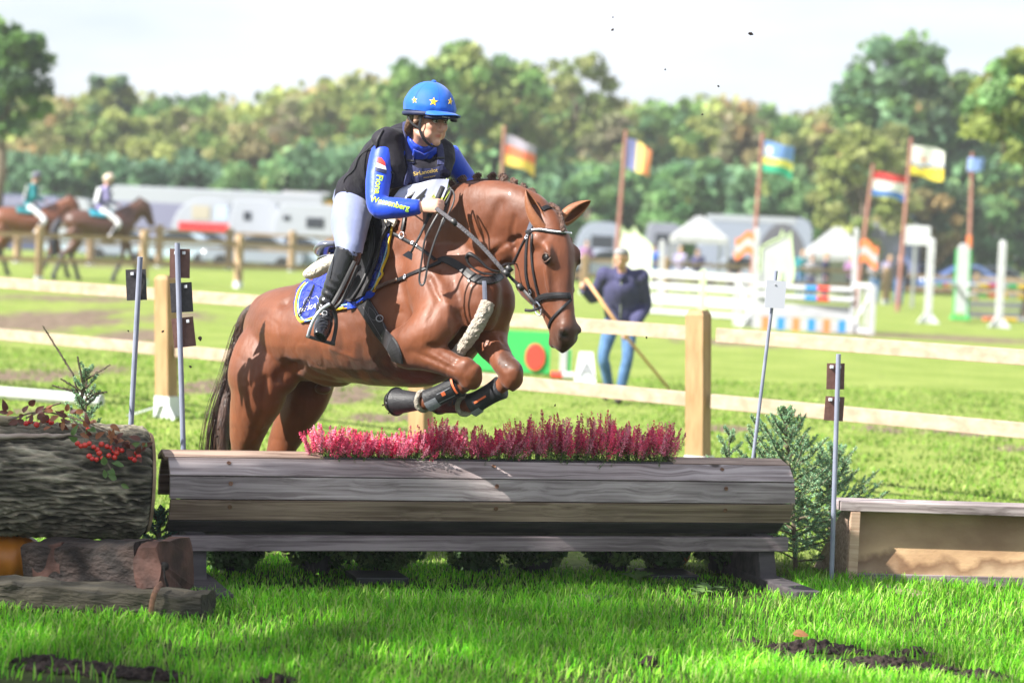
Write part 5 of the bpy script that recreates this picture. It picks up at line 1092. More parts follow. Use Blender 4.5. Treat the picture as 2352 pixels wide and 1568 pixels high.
sl = thing('sleeper', 'long low rotten timber lying in the grass in front of the log', 'timber', G(300, 1415))
rough_beam(sl, W(-120, 1352, 10.15), W(478, 1392, 9.98), .20, .115, mk('mossy_timber', (.022, .020, .015), (.075, .065, .045), scale=3, stretch=(1, 4, 4), rough=.95, bump=1.2, bscale=12), 'timber', seed=4, amp=.012)
m = MB(); p_ = W(352, 1378, 9.88); m.tube([p_ + Vector((.02, .10, .06)), p_ + Vector((.012, .0, .05)), p_ + Vector((-.002, -.01, .0)), p_ + Vector((-.008, .0, -.06))], [(.004, .012)], seg=8, ref=(0, 1, 0), sub=3); m.build('iron_strap', mk('rust', (.12, .06, .04), (.2, .1, .06), scale=60, rough=.8) if 'rust' not in MATS else MATS['rust'], sl)
# ------------------------------------------------------------------ leaves and crab apples on the log
LEAFB = [mk('purple_leaf', (.10, .035, .03), (.17, .06, .04), scale=20, rough=.45, trans=.3), mk('copper_leaf', (.30, .11, .05), (.38, .17, .07), scale=20, rough=.5, trans=.35), mk('green_leaf', (.10, .20, .05), (.16, .26, .08), scale=20, rough=.4, trans=.35)]
def leafmesh(m, p, d, nrm, L_, w_, mi=0, fold=.3, curl=.3):
    d = Vector(d).normalized(); nrm = Vector(nrm); nrm = (nrm - d * nrm.dot(d)).normalized(); s_ = d.cross(nrm); vs = []; n = 6
    for i in range(n + 1):
        t = i / n; ww = w_ * math.sin(math.pi * min(1, t ** .8)) ** .9 + .0004; c = Vector(p) + d * L_ * t + nrm * (-curl * L_ * t * t)
        vs += [c - s_ * ww + nrm * ww * fold, c, c + s_ * ww + nrm * ww * fold]
    m.add(vs, [(i * 3 + j, i * 3 + j + 1, (i + 1) * 3 + j + 1, (i + 1) * 3 + j) for i in range(n) for j in (0, 1)], mi)
gl = thing('crab_apple_branch', 'branch of purple and copper leaves with bright red crab apples lying on the log', 'branch', W(230, 1010, 10.6))
UPV = Vector((0, 0, 1)); rr = random.Random(21); lsurf = W(200, 1000, 10.6)
def logtop(px, py, lift=0):   # point on the log surface under a picture position, or just above its top
    d = ray(px, py); best = None
    o = EYE - LB; up = Vector((0, 0, 1)); a_ = d - ld * d.dot(ld); b__ = o - ld * o.dot(ld); A_ = a_.dot(a_); B_ = 2 * a_.dot(b__); r_ = LR + .012 + lift; Cq = b__.dot(b__) - r_ * r_; D_ = B_ * B_ - 4 * A_ * Cq
    t = (-B_ - math.sqrt(D_)) / (2 * A_) if D_ > 0 else -B_ / (2 * A_)
    return EYE + d * t
m = MB(); m.tube([logtop(-200, 1006, .004), logtop(-60, 1004, .004), logtop(60, 1001, .004), logtop(130, 1000, .003), logtop(176, 998, -.01)], [(.010, .016), (.012, .018), (.012, .018), (.010, .014), (.004, .006)], seg=10, ref=UPV, sub=8); m.v = [tuple(Vector(v) + Vector((0, 0, .006 * mnoise.noise(Vector(v) * 30)))) for v in m.v]; m.build('torn_wood', mk('torn_wood', (.30, .23, .19), (.46, .38, .32), scale=6, stretch=(.5, 3, 3), rough=.9, bump=.8), bpy.data.objects['log'])
m = MB()
for pts in (((20, 965), (90, 945), (170, 960), (240, 985), (290, 1010), (330, 1035)), ((170, 965), (200, 1000), (235, 1045), (262, 1090)), ((240, 985), (255, 1020), (290, 1050)), ((60, 960), (110, 935), (140, 925))):
    m.tube([logtop(x, y, .02) for x, y in pts], [.004, .0035, .003, .0025, .002][:1], seg=6, sub=3)
m.build('twig', BARK, gl, smooth=True)
spots = []
for k in range(64):
    u_ = rr.random(); x = 5 + 330 * u_ ** .8; y = (957 if x < 150 else 957 + (x - 150) * .35) + rr.gauss(0, 14) + (rr.random() * 28 if x > 170 else 0); spots.append((x, y, 0 if rr.random() < .62 else 1))
spots += [(x, y, 2) for x, y in ((165, 1000), (178, 1010), (195, 995), (240, 1068), (246, 1082), (258, 1095), (268, 1100), (243, 1098), (285, 1070), (300, 1025), (330, 1022), (278, 1112), (220, 985), (262, 1062))]
for x, y, k in spots:
    p = logtop(x, y, .03 + rr.random() * .03); d = Vector((rr.uniform(-1, 1), rr.uniform(-1, .2), rr.uniform(-.6, .9))); m = MB(); leafmesh(m, p, d, (rr.uniform(-.5, .5), -1, rr.uniform(-.2, 1)), rr.uniform(.035, .06), rr.uniform(.009, .016), 0, rr.uniform(.1, .6), rr.uniform(-.4, .6)); m.build('leaf', LEAFB[k], gl, smooth=True, recalc=False)
BERRY = mk('crab_apple', (.62, .02, .02), (.70, .06, .03), scale=15, rough=.18, coat=.4)
for x, y in [(178, 1018), (186, 1024), (195, 1022), (205, 1018), (215, 1026), (224, 1032), (233, 1020), (228, 1040), (205, 1047), (212, 1053), (222, 1055), (235, 1052), (246, 1025), (256, 1028), (262, 1036), (270, 1030), (250, 1046), (263, 1050), (268, 1040), (300, 1050), (309, 1056), (318, 1048), (313, 1040), (202, 985), (110, 965), (118, 970), (60, 972), (70, 968), (84, 975), (280, 1034)]:
    c = logtop(x, y, .018 + rr.random() * .018); r_ = rr.uniform(.0105, .0145); m = MB(); m.ball(c, (r_, r_, r_ * .95), 12, 9); o = m.build('crab_apple', BERRY, gl, smooth=True); m = MB(); m.tube([c + Vector((0, 0, r_ * .9)), c + Vector((rr.uniform(-.01, .01), .004, r_ + .02))], [.0009], seg=4); m.build('stalk', BARK, o, recalc=False)

# ------------------------------------------------------------------ wooden box on the right
bx0 = G(1940, 1341); bx1 = G(2352, 1352); bd = bx1 - bx0; BA = math.atan2(bd.y, bd.x)
box_ = thing('wooden_box', 'open-fronted low plywood box jump cut by the right edge of the photo', 'box jump', bx0, None, BA); BH = .44; BL = 1.5
PLY = mk('stained_plywood', (.30, .19, .11), (.52, .38, .24), scale=1.6, stretch=(1, 1, 2.2), rough=.6, bump=.15, bscale=30, detail=8, ramp=(.38, .62))
def ply_stain():
    t = PLY.node_tree; l = t.links.new; b = t.nodes['Principled BSDF']; src = b.inputs['Base Color'].links[0].from_socket
    tcn = N(t, 'ShaderNodeTexCoord'); nn = N(t, 'ShaderNodeTexNoise'); nn.inputs['Scale'].default_value = 5.0; nn.inputs['Detail'].default_value = 6; l(tcn.outputs['Object'], nn.inputs['Vector'])
    sp_ = N(t, 'ShaderNodeSeparateXYZ'); l(tcn.outputs['Object'], sp_.inputs[0])
    k = N(t, 'ShaderNodeMath', operation='MULTIPLY'); k.inputs[1].default_value = .26; l(nn.outputs['Fac'], k.inputs[0])
    a = N(t, 'ShaderNodeMath', operation='ADD'); l(k.outputs[0], a.inputs[0]); l(sp_.outputs['Z'], a.inputs[1])
    r = N(t, 'ShaderNodeValToRGB'); e = r.color_ramp.elements; e[0].position = .20; e[0].color = (.74, .72, .70, 1); e[1].position = .262; e[1].color = (.42, .33, .27, 1)
    for p_, c_ in ((.300, (.98, .90, .80, 1)), (.38, (.78, .70, .62, 1)), (.5, (.95, .90, .82, 1))): x = e.new(p_); x.color = c_
    l(a.outputs[0], r.inputs[0]); mu = N(t, 'ShaderNodeMix', data_type='RGBA', blend_type='MULTIPLY'); mu.inputs['Factor'].default_value = 1; l(src, mu.inputs['A']); l(r.outputs[0], mu.inputs['B']); l(mu.outputs['Result'], b.inputs['Base Color'])
ply_stain()
m = MB(); m.box((BL / 2 - .03, .035, BH - .025), (BL + .06, .19, .05)); m.build('top_board', PLK, box_, bevel=.004)
m = MB(); m.prism([Vector((.02, -.036, 0)), Vector((.02, .62, 0)), Vector((.02, .10, BH - .052)), Vector((.02, -.036, BH - .052))], (-.022, 0, 0), (.022, 0, 0)); m.build('side_board', PLK2, box_)
m = MB(); m.box((.022, -.052, (BH - .052) / 2), (.05, .03, BH - .055)); m.build('front_post', TANW, box_, bevel=.003)
m = MB(); m.prism([Vector((.05, -.02, .065)), Vector((.05, .09, BH - .054)), Vector((.05, .108, BH - .054)), Vector((.05, -.002, .065))], (0, 0, 0), (BL, 0, 0)); m.build('panel', PLY, box_)
m = MB(); m.box((BL / 2 + .05, -.03, .04), (BL, .04, .05)); m.build('bottom_rail', PLKD, box_, bevel=.003)
a, b = G(2010, 1350), G(2128, 1378); m = MB(); m.beam(Vector((a.x, a.y, .02)), Vector((b.x, b.y, .02)), .10, .022); o = m.build('board', PLK2, None, bevel=.003); tag(o, 'short pale board lying in the grass in front of the box jump', 'board')
# dark post stump left of the box
# ------------------------------------------------------------------ numbered marker posts
PIPE = mk('pipe_grey', (.20, .22, .30), (.26, .28, .36), scale=12, rough=.4); PBR = mk('plate_brown', (.12, .055, .045), (.16, .08, .065), scale=40, rough=.6, bump=.15, bscale=90); PBK = mk('plate_black', (.025, .022, .025), (.05, .045, .05), scale=60, rough=.55); PLW = mk('plate_pale', (.52, .54, .60), rough=.5)
def marker(label, t, b, Yt, Yb, plates, r=.0135, cut=True):
    T, B = W(t[0], t[1], Yt), W(b[0], b[1], Yb); d = (T - B).normalized(); g = B - d * (B.z / d.z); root = thing('marker_post', label, 'marker post', g, 'metal marker posts with plates at the jump')
    m = MB(); m.tube([g, T], [r], seg=14, ref=(1, 0, 0)); m.build('pole', PIPE, root, smooth=False)
    for (px, py, wp, hp, rot, mat, front) in plates:
        k = max(0, min(1, (py - b[1]) / (t[1] - b[1]))); Y = Yb + (Yt - Yb) * k; s_ = Y / F; off = -(r + .004) if front else (r + .008); c = W(px, py, Y + off)
        M = Matrix.Rotation(R(-rot - 2.6), 3, 'Y') @ Matrix.Rotation(R(8), 3, 'Z'); m = MB(); m.box(c, (wp * s_, .004, hp * s_), M); pl = m.build('plate', mat, root)
        if not front:
            for q in (-1, 1): cl = MB(); pc = W(px, py - hp * .36, Y + off - .010) ; cl.box(pc + M @ Vector((q * .020, .0, 0)), (.016, .02, .016), M); cl.build('clip', WPLA, pl, bevel=.002)
        else: cl = MB(); pc = W(px, py - hp * .35, Y + off - .004); cl.ball(pc, (.005, .003, .005), 8, 6); cl.build('screw', METAL, pl)
    return root
marker('leaning grey post with one black plate behind the log, leftmost of the marker posts', (322, 590), (300, 990), 11.45, 11.5, [(313, 654, 46, 71, 2, PBK, False)])
marker('grey post carrying a stack of three brown and black plates', (407, 558), (421, 1032), 11.5, 11.5, [(413, 605, 46, 67, -1, PBR, False), (417, 683, 50, 68, 3, PBK, False), (422, 763, 50, 68, 6, PBR, False)])
marker('slanting thin post with a single pale plate at the right end of the jump', (1783, 622), (1730, 1048), 12.2, 12.25, [(1781, 676, 47, 63, -4, PLW, True)], r=.0095)
marker('grey post with two brown plates standing before the spruce', (1926, 813), (1911, 1290), 11.9, 11.92, [(1919, 864, 42, 60, -1, PBR, False), (1916, 938, 45, 56, -4, PBR, False)], r=.0125)

# ------------------------------------------------------------------ grass blades, clods
SOILP = [(1.38, 9.92, .26, .08), (1.62, 9.60, .32, .10), (1.22, 9.72, .13, .06), (1.08, 10.0, .08, .04), (1.80, 9.92, .12, .05), (1.98, 9.42, .16, .07), (.62, 9.35, .06, .03), (-1.58, 8.72, .30, .10), (-1.30, 8.66, .16, .07), (-.83, 8.66, .11, .05), (-1.75, 8.85, .12, .05)]
def bladeset(name, label, y0, y1, dens, lmin, lmax, wd, seed, cols, clump=True):
    rs = np.random.default_rng(seed); x0f = .235
    area = (y0 + y1) / 2 * 2 * x0f * (y1 - y0); n = int(area * dens); y = rs.uniform(y0, y1, n); x = rs.uniform(-1, 1, n) * (y * x0f + .25)
    mod = np.array([mnoise.noise(Vector((a * 1.3, b * 1.3, seed))) for a, b in zip(x, y)]); keep = rs.uniform(0, 1, n) < np.clip(.85 + 1.0 * mod, .25, 1)
    for (sx, sy_, rx, ry) in SOILP:
        dd = ((x - sx) / rx) ** 2 + ((y - sy_ + .04) / (ry + .06)) ** 2; keep &= ~((dd < 1.1 + .5 * mod) & (rs.uniform(0, 1, n) < .94))
    keep &= ~((x > -2.9) & (x < -1.35) & (y > 10.05) & (y < 10.35) & (x + .0 * y < -1.35))
    if y1 > 12.5: keep &= ~((np.array([mud(a, b) for a, b in zip(x, y)]) > .38) & (rs.uniform(0, 1, n) < .62))
    x, y, mod = x[keep], y[keep], mod[keep]; n = len(x)
    L_ = rs.uniform(lmin, lmax, n) * (1 + .55 * mod); jy = 10.75 + .35 * (x + 1.5); L_ = np.where((x > -1.7) & (x < 1.5) & (y > jy - .25), L_ * .5, L_); az = rs.uniform(0, 2 * np.pi, n); ln = rs.uniform(.1, .75, n) * L_; w_ = wd * rs.uniform(.6, 1.25, n)
    dx, dy = np.cos(az), np.sin(az); fx = -np.sin(az + rs.normal(0, .4, n)); fy = np.cos(az)
    z = np.array([H(a, b) for a, b in zip(x, y)])
    V = np.empty((n, 7, 3))
    for k, (t, ww) in enumerate(((0, .8), (.4, 1.0), (.75, .7))):
        cx, cy, cz = x + dx * ln * t * t, y + dy * ln * t * t, z + L_ * (t - .18 * t * t)
        V[:, 2 * k] = np.stack([cx - fx * w_ * ww, cy - fy * w_ * ww, cz], 1); V[:, 2 * k + 1] = np.stack([cx + fx * w_ * ww, cy + fy * w_ * ww, cz], 1)
    V[:, 6] = np.stack([x + dx * ln, y + dy * ln, z + L_ * .82 - ln * .15], 1)
    me = bpy.data.meshes.new(name); me.vertices.add(n * 7); me.vertices.foreach_set('co', V.ravel()); o_ = (np.arange(n) * 7)[:, None]
    li = (np.array([0, 1, 3, 2, 2, 3, 5, 4, 4, 5, 6])[None, :] + o_).ravel().astype(np.int32); me.loops.add(len(li)); me.loops.foreach_set('vertex_index', li)
    me.polygons.add(n * 3); st = ((np.arange(n) * 11)[:, None] + np.array([0, 4, 8])[None, :]).ravel().astype(np.int32); me.polygons.foreach_set('loop_start', st); me.polygons.foreach_set('loop_total', np.tile(np.array([4, 4, 3], dtype=np.int32), n)); me.update(calc_edges=True)
    c = np.array(cols)[rs.integers(0, len(cols), n)] * rs.uniform(.7, 1.25, (n, 1)) * (1 + .55 * np.array([mnoise.noise(Vector((a * 2.2, b * 2.2, seed + 4))) for a, b in zip(x, y)]))[:, None]; c4 = np.ones((n, 7, 4)); c4[:, :, :3] = c[:, None, :]
    at = me.color_attributes.new('Col', 'FLOAT_COLOR', 'POINT'); at.data.foreach_set('color', c4.ravel()); o = link_mesh(name, me, GRASS); return tag(o, label, 'grass', kind='stuff')
GC = [(.14, .50, .015), (.19, .58, .02), (.25, .60, .03), (.09, .36, .015), (.32, .60, .07), (.36, .48, .14)]; GC2 = [(.17, .31, .035), (.23, .37, .055), (.13, .25, .03), (.30, .38, .11)]
bladeset('front_grass', 'long bright green grass in the foreground before the jump', 8.5, 12.0, 4300, .035, .098, .0027, 1, GC)
bladeset('middle_grass', 'short sunlit grass between the jump and the paddock fence', 12.0, 16.5, 1500, .02, .055, .004, 2, GC2)
bladeset('back_grass', 'short sunlit grass beyond the paddock fence', 16.5, 30, 260, .02, .055, .009, 3, GC2)
rs = np.random.default_rng(77); m = MB()
for (sx, sy_, rx, ry) in SOILP:
    m.ball((sx, sy_, -.004), (rx * .8, ry * .7, .022), 20, 8)
    for k in range(int(300 * rx * ry / .03)):
        a, r_ = rs.uniform(0, 6.28), rs.uniform(0, 1) ** .6; s_ = rs.uniform(.004, .017) * (1.25 - r_ * .6); m.ball((sx + rx * r_ * math.cos(a), sy_ + ry * r_ * math.sin(a), s_ * .5 + .028 * (1 - r_) * rs.uniform(.4, 1.3)), (s_ * rs.uniform(.8, 1.5), s_, s_ * rs.uniform(.6, 1.1)), 6, 4, Matrix.Rotation(rs.uniform(0, 3), 3, 'Z') @ Matrix.Rotation(rs.uniform(-1, 1), 3, 'X'))
def crumb(me):
    N_ = [v.normal.copy() for v in me.vertices]
    for q, v in enumerate(me.vertices): v.co += N_[q] * (.007 * mnoise.noise(v.co * 60) + .004 * mnoise.noise(v.co * 130))
o = fuse(m, 'torn_earth', mk('wet_earth', (.012, .008, .008), (.045, .032, .028), scale=60, rough=.95, bump=1, bscale=120, spec=.2, bdist=.006), None, voxel=.006, smooth=1, post=crumb); tag(o, 'dark torn-up crumbs of earth at the bottom of the photo', 'earth', kind='stuff')
# weeds with broad leaves
for i, (px, py, lb) in enumerate(((1372, 1392, 'broad-leaved weed in the grass below the middle of the jump'), (1462, 1338, 'broad-leaved weed just under the front beam of the jump'), (1632, 1365, 'broad-leaved weed left of the right foot of the jump'), (1610, 1372, 'small broad-leaved weed close to the right foot of the jump'))):
    c = G(px, py); root = thing('weed', lb, 'weed', c, 'weeds in the long grass'); rr = random.Random(i)
    for k in range(7):
        m = MB(); a = rr.uniform(0, 6.28); leafmesh(m, c + Vector((0, 0, .02)), (math.cos(a), math.sin(a), rr.uniform(.5, 1.1)), (0, -.3, 1), rr.uniform(.06, .10), rr.uniform(.014, .022), 0, .2, .5); m.build('leaf', LEAFB[2], root, smooth=True, recalc=False)
c = G(1835, 1482); m = MB(); leafmesh(m, c + Vector((-.03, 0, .05)), (1, -.2, .1), (0, -.8, 1), .07, .022, 0, .4, .2); o = m.build('fallen_leaf', LEAFB[1], None, smooth=True, recalc=False); tag(o, 'single orange brown fallen leaf in the front grass at the right', 'leaf')
# ------------------------------------------------------------------ clods thrown up by the hooves
CL_ = [(460, 777, .012, 11.6, 'largest dark clod of earth flying just right of the three stacked plates'), (374, 761, .008, 11.4, 'small clod of earth flying left of the stacked plates'), (1724, 78, .012, 11.2, 'dark clod of earth high in the sky at the upper right'), (1407, 69, .007, 11.2, 'tiny crumb of earth high in the sky above the flag with a blue band'), (1408, 40, .004, 11.2, 'tiniest crumb of earth near the top edge of the photo'),
 (1650, 198, .006, 11.2, 'crumb of earth just above the tree line between two flags'), (1613, 263, .006, 11.1, 'crumb of earth against the trees left of the green and blue flag'), (1528, 160, .005, 11.2, 'tiny crumb of earth in the sky above the twin pines'), (437, 842, .008, 11.3, 'crumb of earth below the lowest plate of the stack'), (497, 1002, .010, 11.9, 'clod of earth left of the tail near the jump top'), (501, 985, .006, 11.9, 'small crumb of earth beside the tail, above a larger clod'),
 (1485, 775, .006, 11.0, 'tiny crumb of earth above the rail right of the man with the stick'), (1275, 930, .006, 11, 'crumb of earth just above the heather at its middle'), (880, 930, .006, 11.3, 'crumb of earth left of the folded front hoof'), (893, 948, .005, 11.3, 'tiny crumb of earth low between the hoof and the heather'), (295, 760, .006, 11.3, 'tiny clod of earth just left of the leaning post with one plate')]
rr = random.Random(9); EARTH = MATS['wet_earth']
for x, y, r_, Y, lb in CL_:
    m = MB(); m.ball(W(x, y, Y), (r_, r_ * .7, r_ * .6), 7, 5, Euler((rr.uniform(0, 3), rr.uniform(0, 3), 0)).to_matrix()); m.v = [tuple(Vector(v) + Vector((rr.uniform(-1, 1), 0, rr.uniform(-1, 1))) * r_ * .3) for v in m.v]; o = m.build('earth_clod', EARTH, None); tag(o, lb, 'clod', 'earth crumbs flying in the air')
# ------------------------------------------------------------------ tree beside the photographer, its shade falls on the jump
def shade_tree():
    root = thing('tree', 'broad tree standing outside the photo to the left, shading the front grass', 'tree', (-11.5, 1.0, 0)); rs = np.random.default_rng(8)
    Ps = []
    for k in range(105):      # clumps hang between the sun and the shaded ground
        tx, ty, tz = rs.uniform(-4.6, 4.6), rs.uniform(7.0, 10.95), rs.uniform(0, .30)
        if tx > .8 and rs.uniform() < .5 + .14 * tx: continue
        t = rs.uniform(12, 17); c = Vector((tx, ty, tz)) + SUN * t; Ps.append(c)
    for k in range(60):       # the lowest boughs shade the front of the jump
        tx = rs.uniform(-1.75, -.1); Ps.append(Vector((tx, 10.72 + .34 * (tx + 1.5) + rs.uniform(-.15, .0), rs.uniform(.05, .36))) + SUN * rs.uniform(12, 15))
    q = Q()
    for ci, c in enumerate(Ps):
        n = 80; p = rdir(rs, n) * (rs.uniform(0, 1, n) ** .5)[:, None] * (.42 if ci < len(Ps) - 60 else .24) + np.array(c); a = rdir(rs, n); b = np.cross(a, rdir(rs, n)); b /= np.linalg.norm(b, axis=1)[:, None]; q.add(p, a * .07, b * .05, np.array(GR)[rs.integers(0, 3, n)])
    P, u, v, c_ = q.arr(); quads_mesh('crown', P, u, v, c_, LEAF, root)
    m = MB(); m.tube([(-11.5, 1, 0), (-11.4, 1.1, 4), (-11, 1.5, 8.5)], [.32, .25, .14], seg=12, ref=(1, 0, 0))
    for c in Ps[:105:12]: m.tube([(-11.4, 1.1, 4.5), tuple((c + Vector((-11.2, 1.2, 6))) / 2 + Vector((0, 0, .6))), tuple(c)], [.12, .07, .03], seg=6)
    m.build('trunk', BARK, root, recalc=False)
shade_tree()

# ================================================================== the chestnut horse in mid-jump
D = Vector((.79, -.613, 0)).normalized()           # where the horse is heading
LATR = Vector((-D.y * -1, 0, 0)); LATR = Vector((D.y, -D.x, 0)).normalized()  # towards its right side (our left, nearer)
UP = Vector((0, 0, 1))
hb = MB()
def HT(sec, ref=UP, seg=24, sub=4, lat=0, mb=None):
    (mb or hb).tube([W(a[0], a[1], a[2]) + LATR * lat for a in sec], [(a[3], a[4]) for a in sec], seg=seg, ref=ref, sub=sub)
# trunk: (px, py, depth, radius up, radius sideways)
HT([(604, 790, 12.20, .09, .08), (616, 776, 12.14, .16, .14), (642, 766, 12.05, .225, .215), (690, 764, 11.93, .25, .27), (780, 768, 11.73, .245, .275), (870, 752, 11.55, .300, .275), (950, 724, 11.40, .365, .26), (1005, 690, 11.30, .365, .235), (1068, 660, 11.17, .29, .20), (1105, 655, 11.08, .20, .15), (1122, 655, 11.04, .10, .08)])
# croup and hips
HT([(606, 748, 12.16, .06, .07), (638, 735, 12.10, .15, .20), (700, 722, 11.92, .16, .20), (790, 690, 11.72, .17, .14), (880, 605, 11.52, .15, .09), (960, 560, 11.38, .17, .085), (1010, 530, 11.30, .15, .08)])
# neck
HT([(930, 640, 11.42, .30, .16), (1000, 588, 11.30, .285, .145), (1062, 545, 11.19, .262, .13), (1125, 513, 11.06, .212, .112), (1185, 506, 10.97, .178, .098), (1226, 512, 10.91, .14, .088), (1250, 525, 10.88, .09, .075)], ref=Vector((-.35, 0, 1)))
HT([(1085, 600, 11.08, .12, .08), (1130, 572, 11.02, .11, .075), (1185, 556, 10.96, .095, .07)], ref=Vector((-.35, 0, 1)))
# breast muscles
HT([(1060, 620, 11.12, .13, .11), (1098, 680, 10.98, .125, .10), (1090, 745, 11.0, .10, .085)], ref=D)
HT([(1112, 640, 11.12, .10, .09), (1142, 690, 11.06, .095, .08), (1130, 745, 11.06, .08, .07)], ref=D)
# right shoulder blade and upper arm (nearer)
HT([(960, 570, 11.22, .10, .05), (985, 640, 11.12, .14, .085), (1010, 705, 11.02, .145, .10), (985, 760, 10.98, .125, .10), (935, 790, 11.02, .09, .085)], ref=D)
# right foreleg: elbow - knee
DF = Vector((.5, -.2, .8))
HT([(905, 795, 11.10, .055, .06), (925, 793, 11.06, .105, .085), (960, 800, 11.0, .108, .085), (1005, 822, 10.94, .074, .066), (1045, 842, 10.90, .059, .054), (1072, 853, 10.87, .060, .054), (1083, 868, 10.87, .055, .048), (1080, 885, 10.89, .050, .044)], ref=DF)
hb.ball(W(1087, 850, 10.855), (.042, .040, .034)); hb.ball(W(1088, 872, 10.87), (.038, .038, .036)); hb.ball(W(1070, 836, 10.86), (.040, .042, .034))
# cannon, fetlock, pastern
HT([(1085, 862, 10.88, .048, .042), (1062, 888, 10.92, .036, .032), (1020, 905, 10.97, .030, .028), (985, 921, 11.01, .034, .032), (968, 925, 11.04, .042, .038), (945, 922, 11.08, .030, .03), (930, 922, 11.12, .032, .032)], ref=DF)
# left upper arm, foreleg (farther, swung more towards us)
HT([(1115, 690, 11.25, .11, .10), (1122, 745, 11.12, .11, .095), (1128, 785, 11.05, .085, .078), (1145, 815, 10.95, .062, .06), (1160, 838, 10.88, .057, .055), (1174, 852, 10.84, .058, .054), (1176, 868, 10.84, .058, .052), (1166, 884, 10.86, .048, .042)], ref=D)
hb.ball(W(1184, 850, 10.815), (.038, .038, .034)); hb.ball(W(1184, 872, 10.83), (.036, .036, .036))
HT([(1172, 866, 10.86, .046, .042), (1148, 890, 10.90, .036, .033), (1115, 915, 10.95, .032, .030), (1085, 930, 11.0, .040, .036), (1062, 930, 11.04, .034, .032), (1045, 925, 11.08, .036, .034)], ref=D)
# right hind leg (nearer, left in the picture)
HT([(655, 740, 12.0, .15, .12), (620, 800, 11.90, .19, .15), (597, 860, 11.86, .185, .145), (592, 905, 11.86, .160, .13), (578, 950, 11.88, .128, .105), (566, 1000, 11.92, .095, .078), (562, 1035, 11.96, .076, .064), (552, 1075, 12.0, .072, .055), (545, 1100, 12.0, .060, .048), (548, 1160, 11.98, .040, .036), (552, 1210, 11.94, .046, .042), (566, 1235, 11.88, .036, .036)], ref=D)
HT([(650, 800, 11.86, .10, .09), (655, 850, 11.82, .10, .09), (640, 885, 11.83, .075, .07)], ref=D)     # stifle
# left hind leg (farther)
HT([(720, 790, 12.15, .16, .12), (712, 850, 12.12, .165, .12), (700, 905, 12.12, .150, .11), (680, 955, 12.14, .120, .09), (658, 1000, 12.18, .098, .075), (645, 1035, 12.2, .088, .065), (635, 1075, 12.22, .076, .055), (628, 1100, 12.22, .06, .045), (630, 1160, 12.2, .040, .036), (633, 1205, 12.16, .045, .042), (645, 1228, 12.1, .036, .036)], ref=D)
# flank fold, sheath
HT([(705, 830, 11.72, .09, .05), (750, 865, 11.72, .05, .05), (800, 868, 11.72, .04, .08)], ref=UP)
hb.ball(W(742, 892, 11.95), (.05, .04, .035)); 
# ---- head
HA = (W(1303, 800, 10.70) - W(1256, 488, 10.86)).normalized(); HN = Vector((.66, -.75, 0)); HN = (HN - HA * HN.dot(HA)).normalized(); HL = HA.cross(HN)   # HL points to the side away from us
P0 = W(1258, 490, 10.86)
def hp(t, f=0, l=0):
    t = t if t < 0 else (t * 1.33 if t < .195 else .259 + (t - .195) * .88)      # the eye sits a third of the way down
    return P0 + HA * t + HN * f + HL * l
def head():
    secs = [(-.03, .01, -.07, .03, .035), (0, .045, -.115, .058, .058), (.05, .075, -.17, .078, .075), (.10, .092, -.215, .095, .085), (.15, .098, -.25, .107, .085), (.195, .094, -.268, .106, .082), (.24, .086, -.270, .094, .078), (.29, .078, -.245, .079, .068),
            (.34, .070, -.20, .068, .056), (.39, .064, -.155, .060, .048), (.44, .060, -.125, .055, .043), (.49, .058, -.108, .054, .041), (.53, .058, -.098, .057, .041), (.57, .052, -.09, .060, .042), (.605, .040, -.083, .055, .043), (.63, .020, -.075, .043, .038), (.645, -.005, -.06, .030, .024), (.662, -.02, -.05, .015, .012)]
    K = 40; vs = []
    for i, (t, f, b, wf, wb) in enumerate(secs):
        for k in range(K):
            a = 2 * math.pi * k / K; c, s_ = math.cos(a), math.sin(a); m_ = (f + b) / 2; h = (f - b) / 2
            e = 2.35; rr = (abs(c) ** e + abs(s_) ** e) ** (-1 / e); x = m_ + c * rr * h; wd = wb + (wf - wb) * (.5 + .5 * c)
            flat = 1.0
            vs.append(hp(t, x, s_ * rr * wd))
    n = len(secs)
    fs = [(i * K + k, i * K + (k + 1) % K, (i + 1) * K + (k + 1) % K, (i + 1) * K + k) for i in range(n - 1) for k in range(K)] + [tuple(range(K)), tuple((n - 1) * K + k for k in range(K - 1, -1, -1))]
    hb.add(vs, fs)
    for s_ in (-1, 1):
        hb.tube([hp(.125, .045, .080 * s_), hp(.16, .062, .094 * s_), (hp(.20, .050, .090 * s_))], [(.020, .018), (.024, .016), (.016, .012)], seg=10, ref=HN, sub=3)     # brow
        hb.tube([hp(.20, .03, .088 * s_), hp(.29, .012, .079 * s_), hp(.37, .0, .064 * s_)], [(.014, .014), (.014, .012), (.008, .01)], seg=8, ref=HN, sub=2)              # cheek ridge
        hb.tube([hp(.535, .028, .044 * s_), hp(.565, .026, .052 * s_), hp(.597, .006, .048 * s_)], [(.026, .02), (.028, .02), (.02, .018)], seg=10, ref=HN, sub=2)      # nostril wing
        hb.ball(hp(.10, .0, .078 * s_), (.05, .04, .05))
    hb.tube([hp(.56, -.080, 0), hp(.595, -.090, 0), hp(.612, -.08, 0)], [(.026, .034), (.024, .034), (.014, .024)], seg=12, ref=HN, sub=3)                             # chin, lower lip
head()
EYEP = [hp(.178, .048, .1045 * s_) for s_ in (-1, 1)]; NOSP = [hp(.588, .034, .062 * s_) for s_ in (-1, 1)]
def ss(a, b, x): t = max(0, min(1, (x - a) / (b - a))); return t * t * (3 - 2 * t)
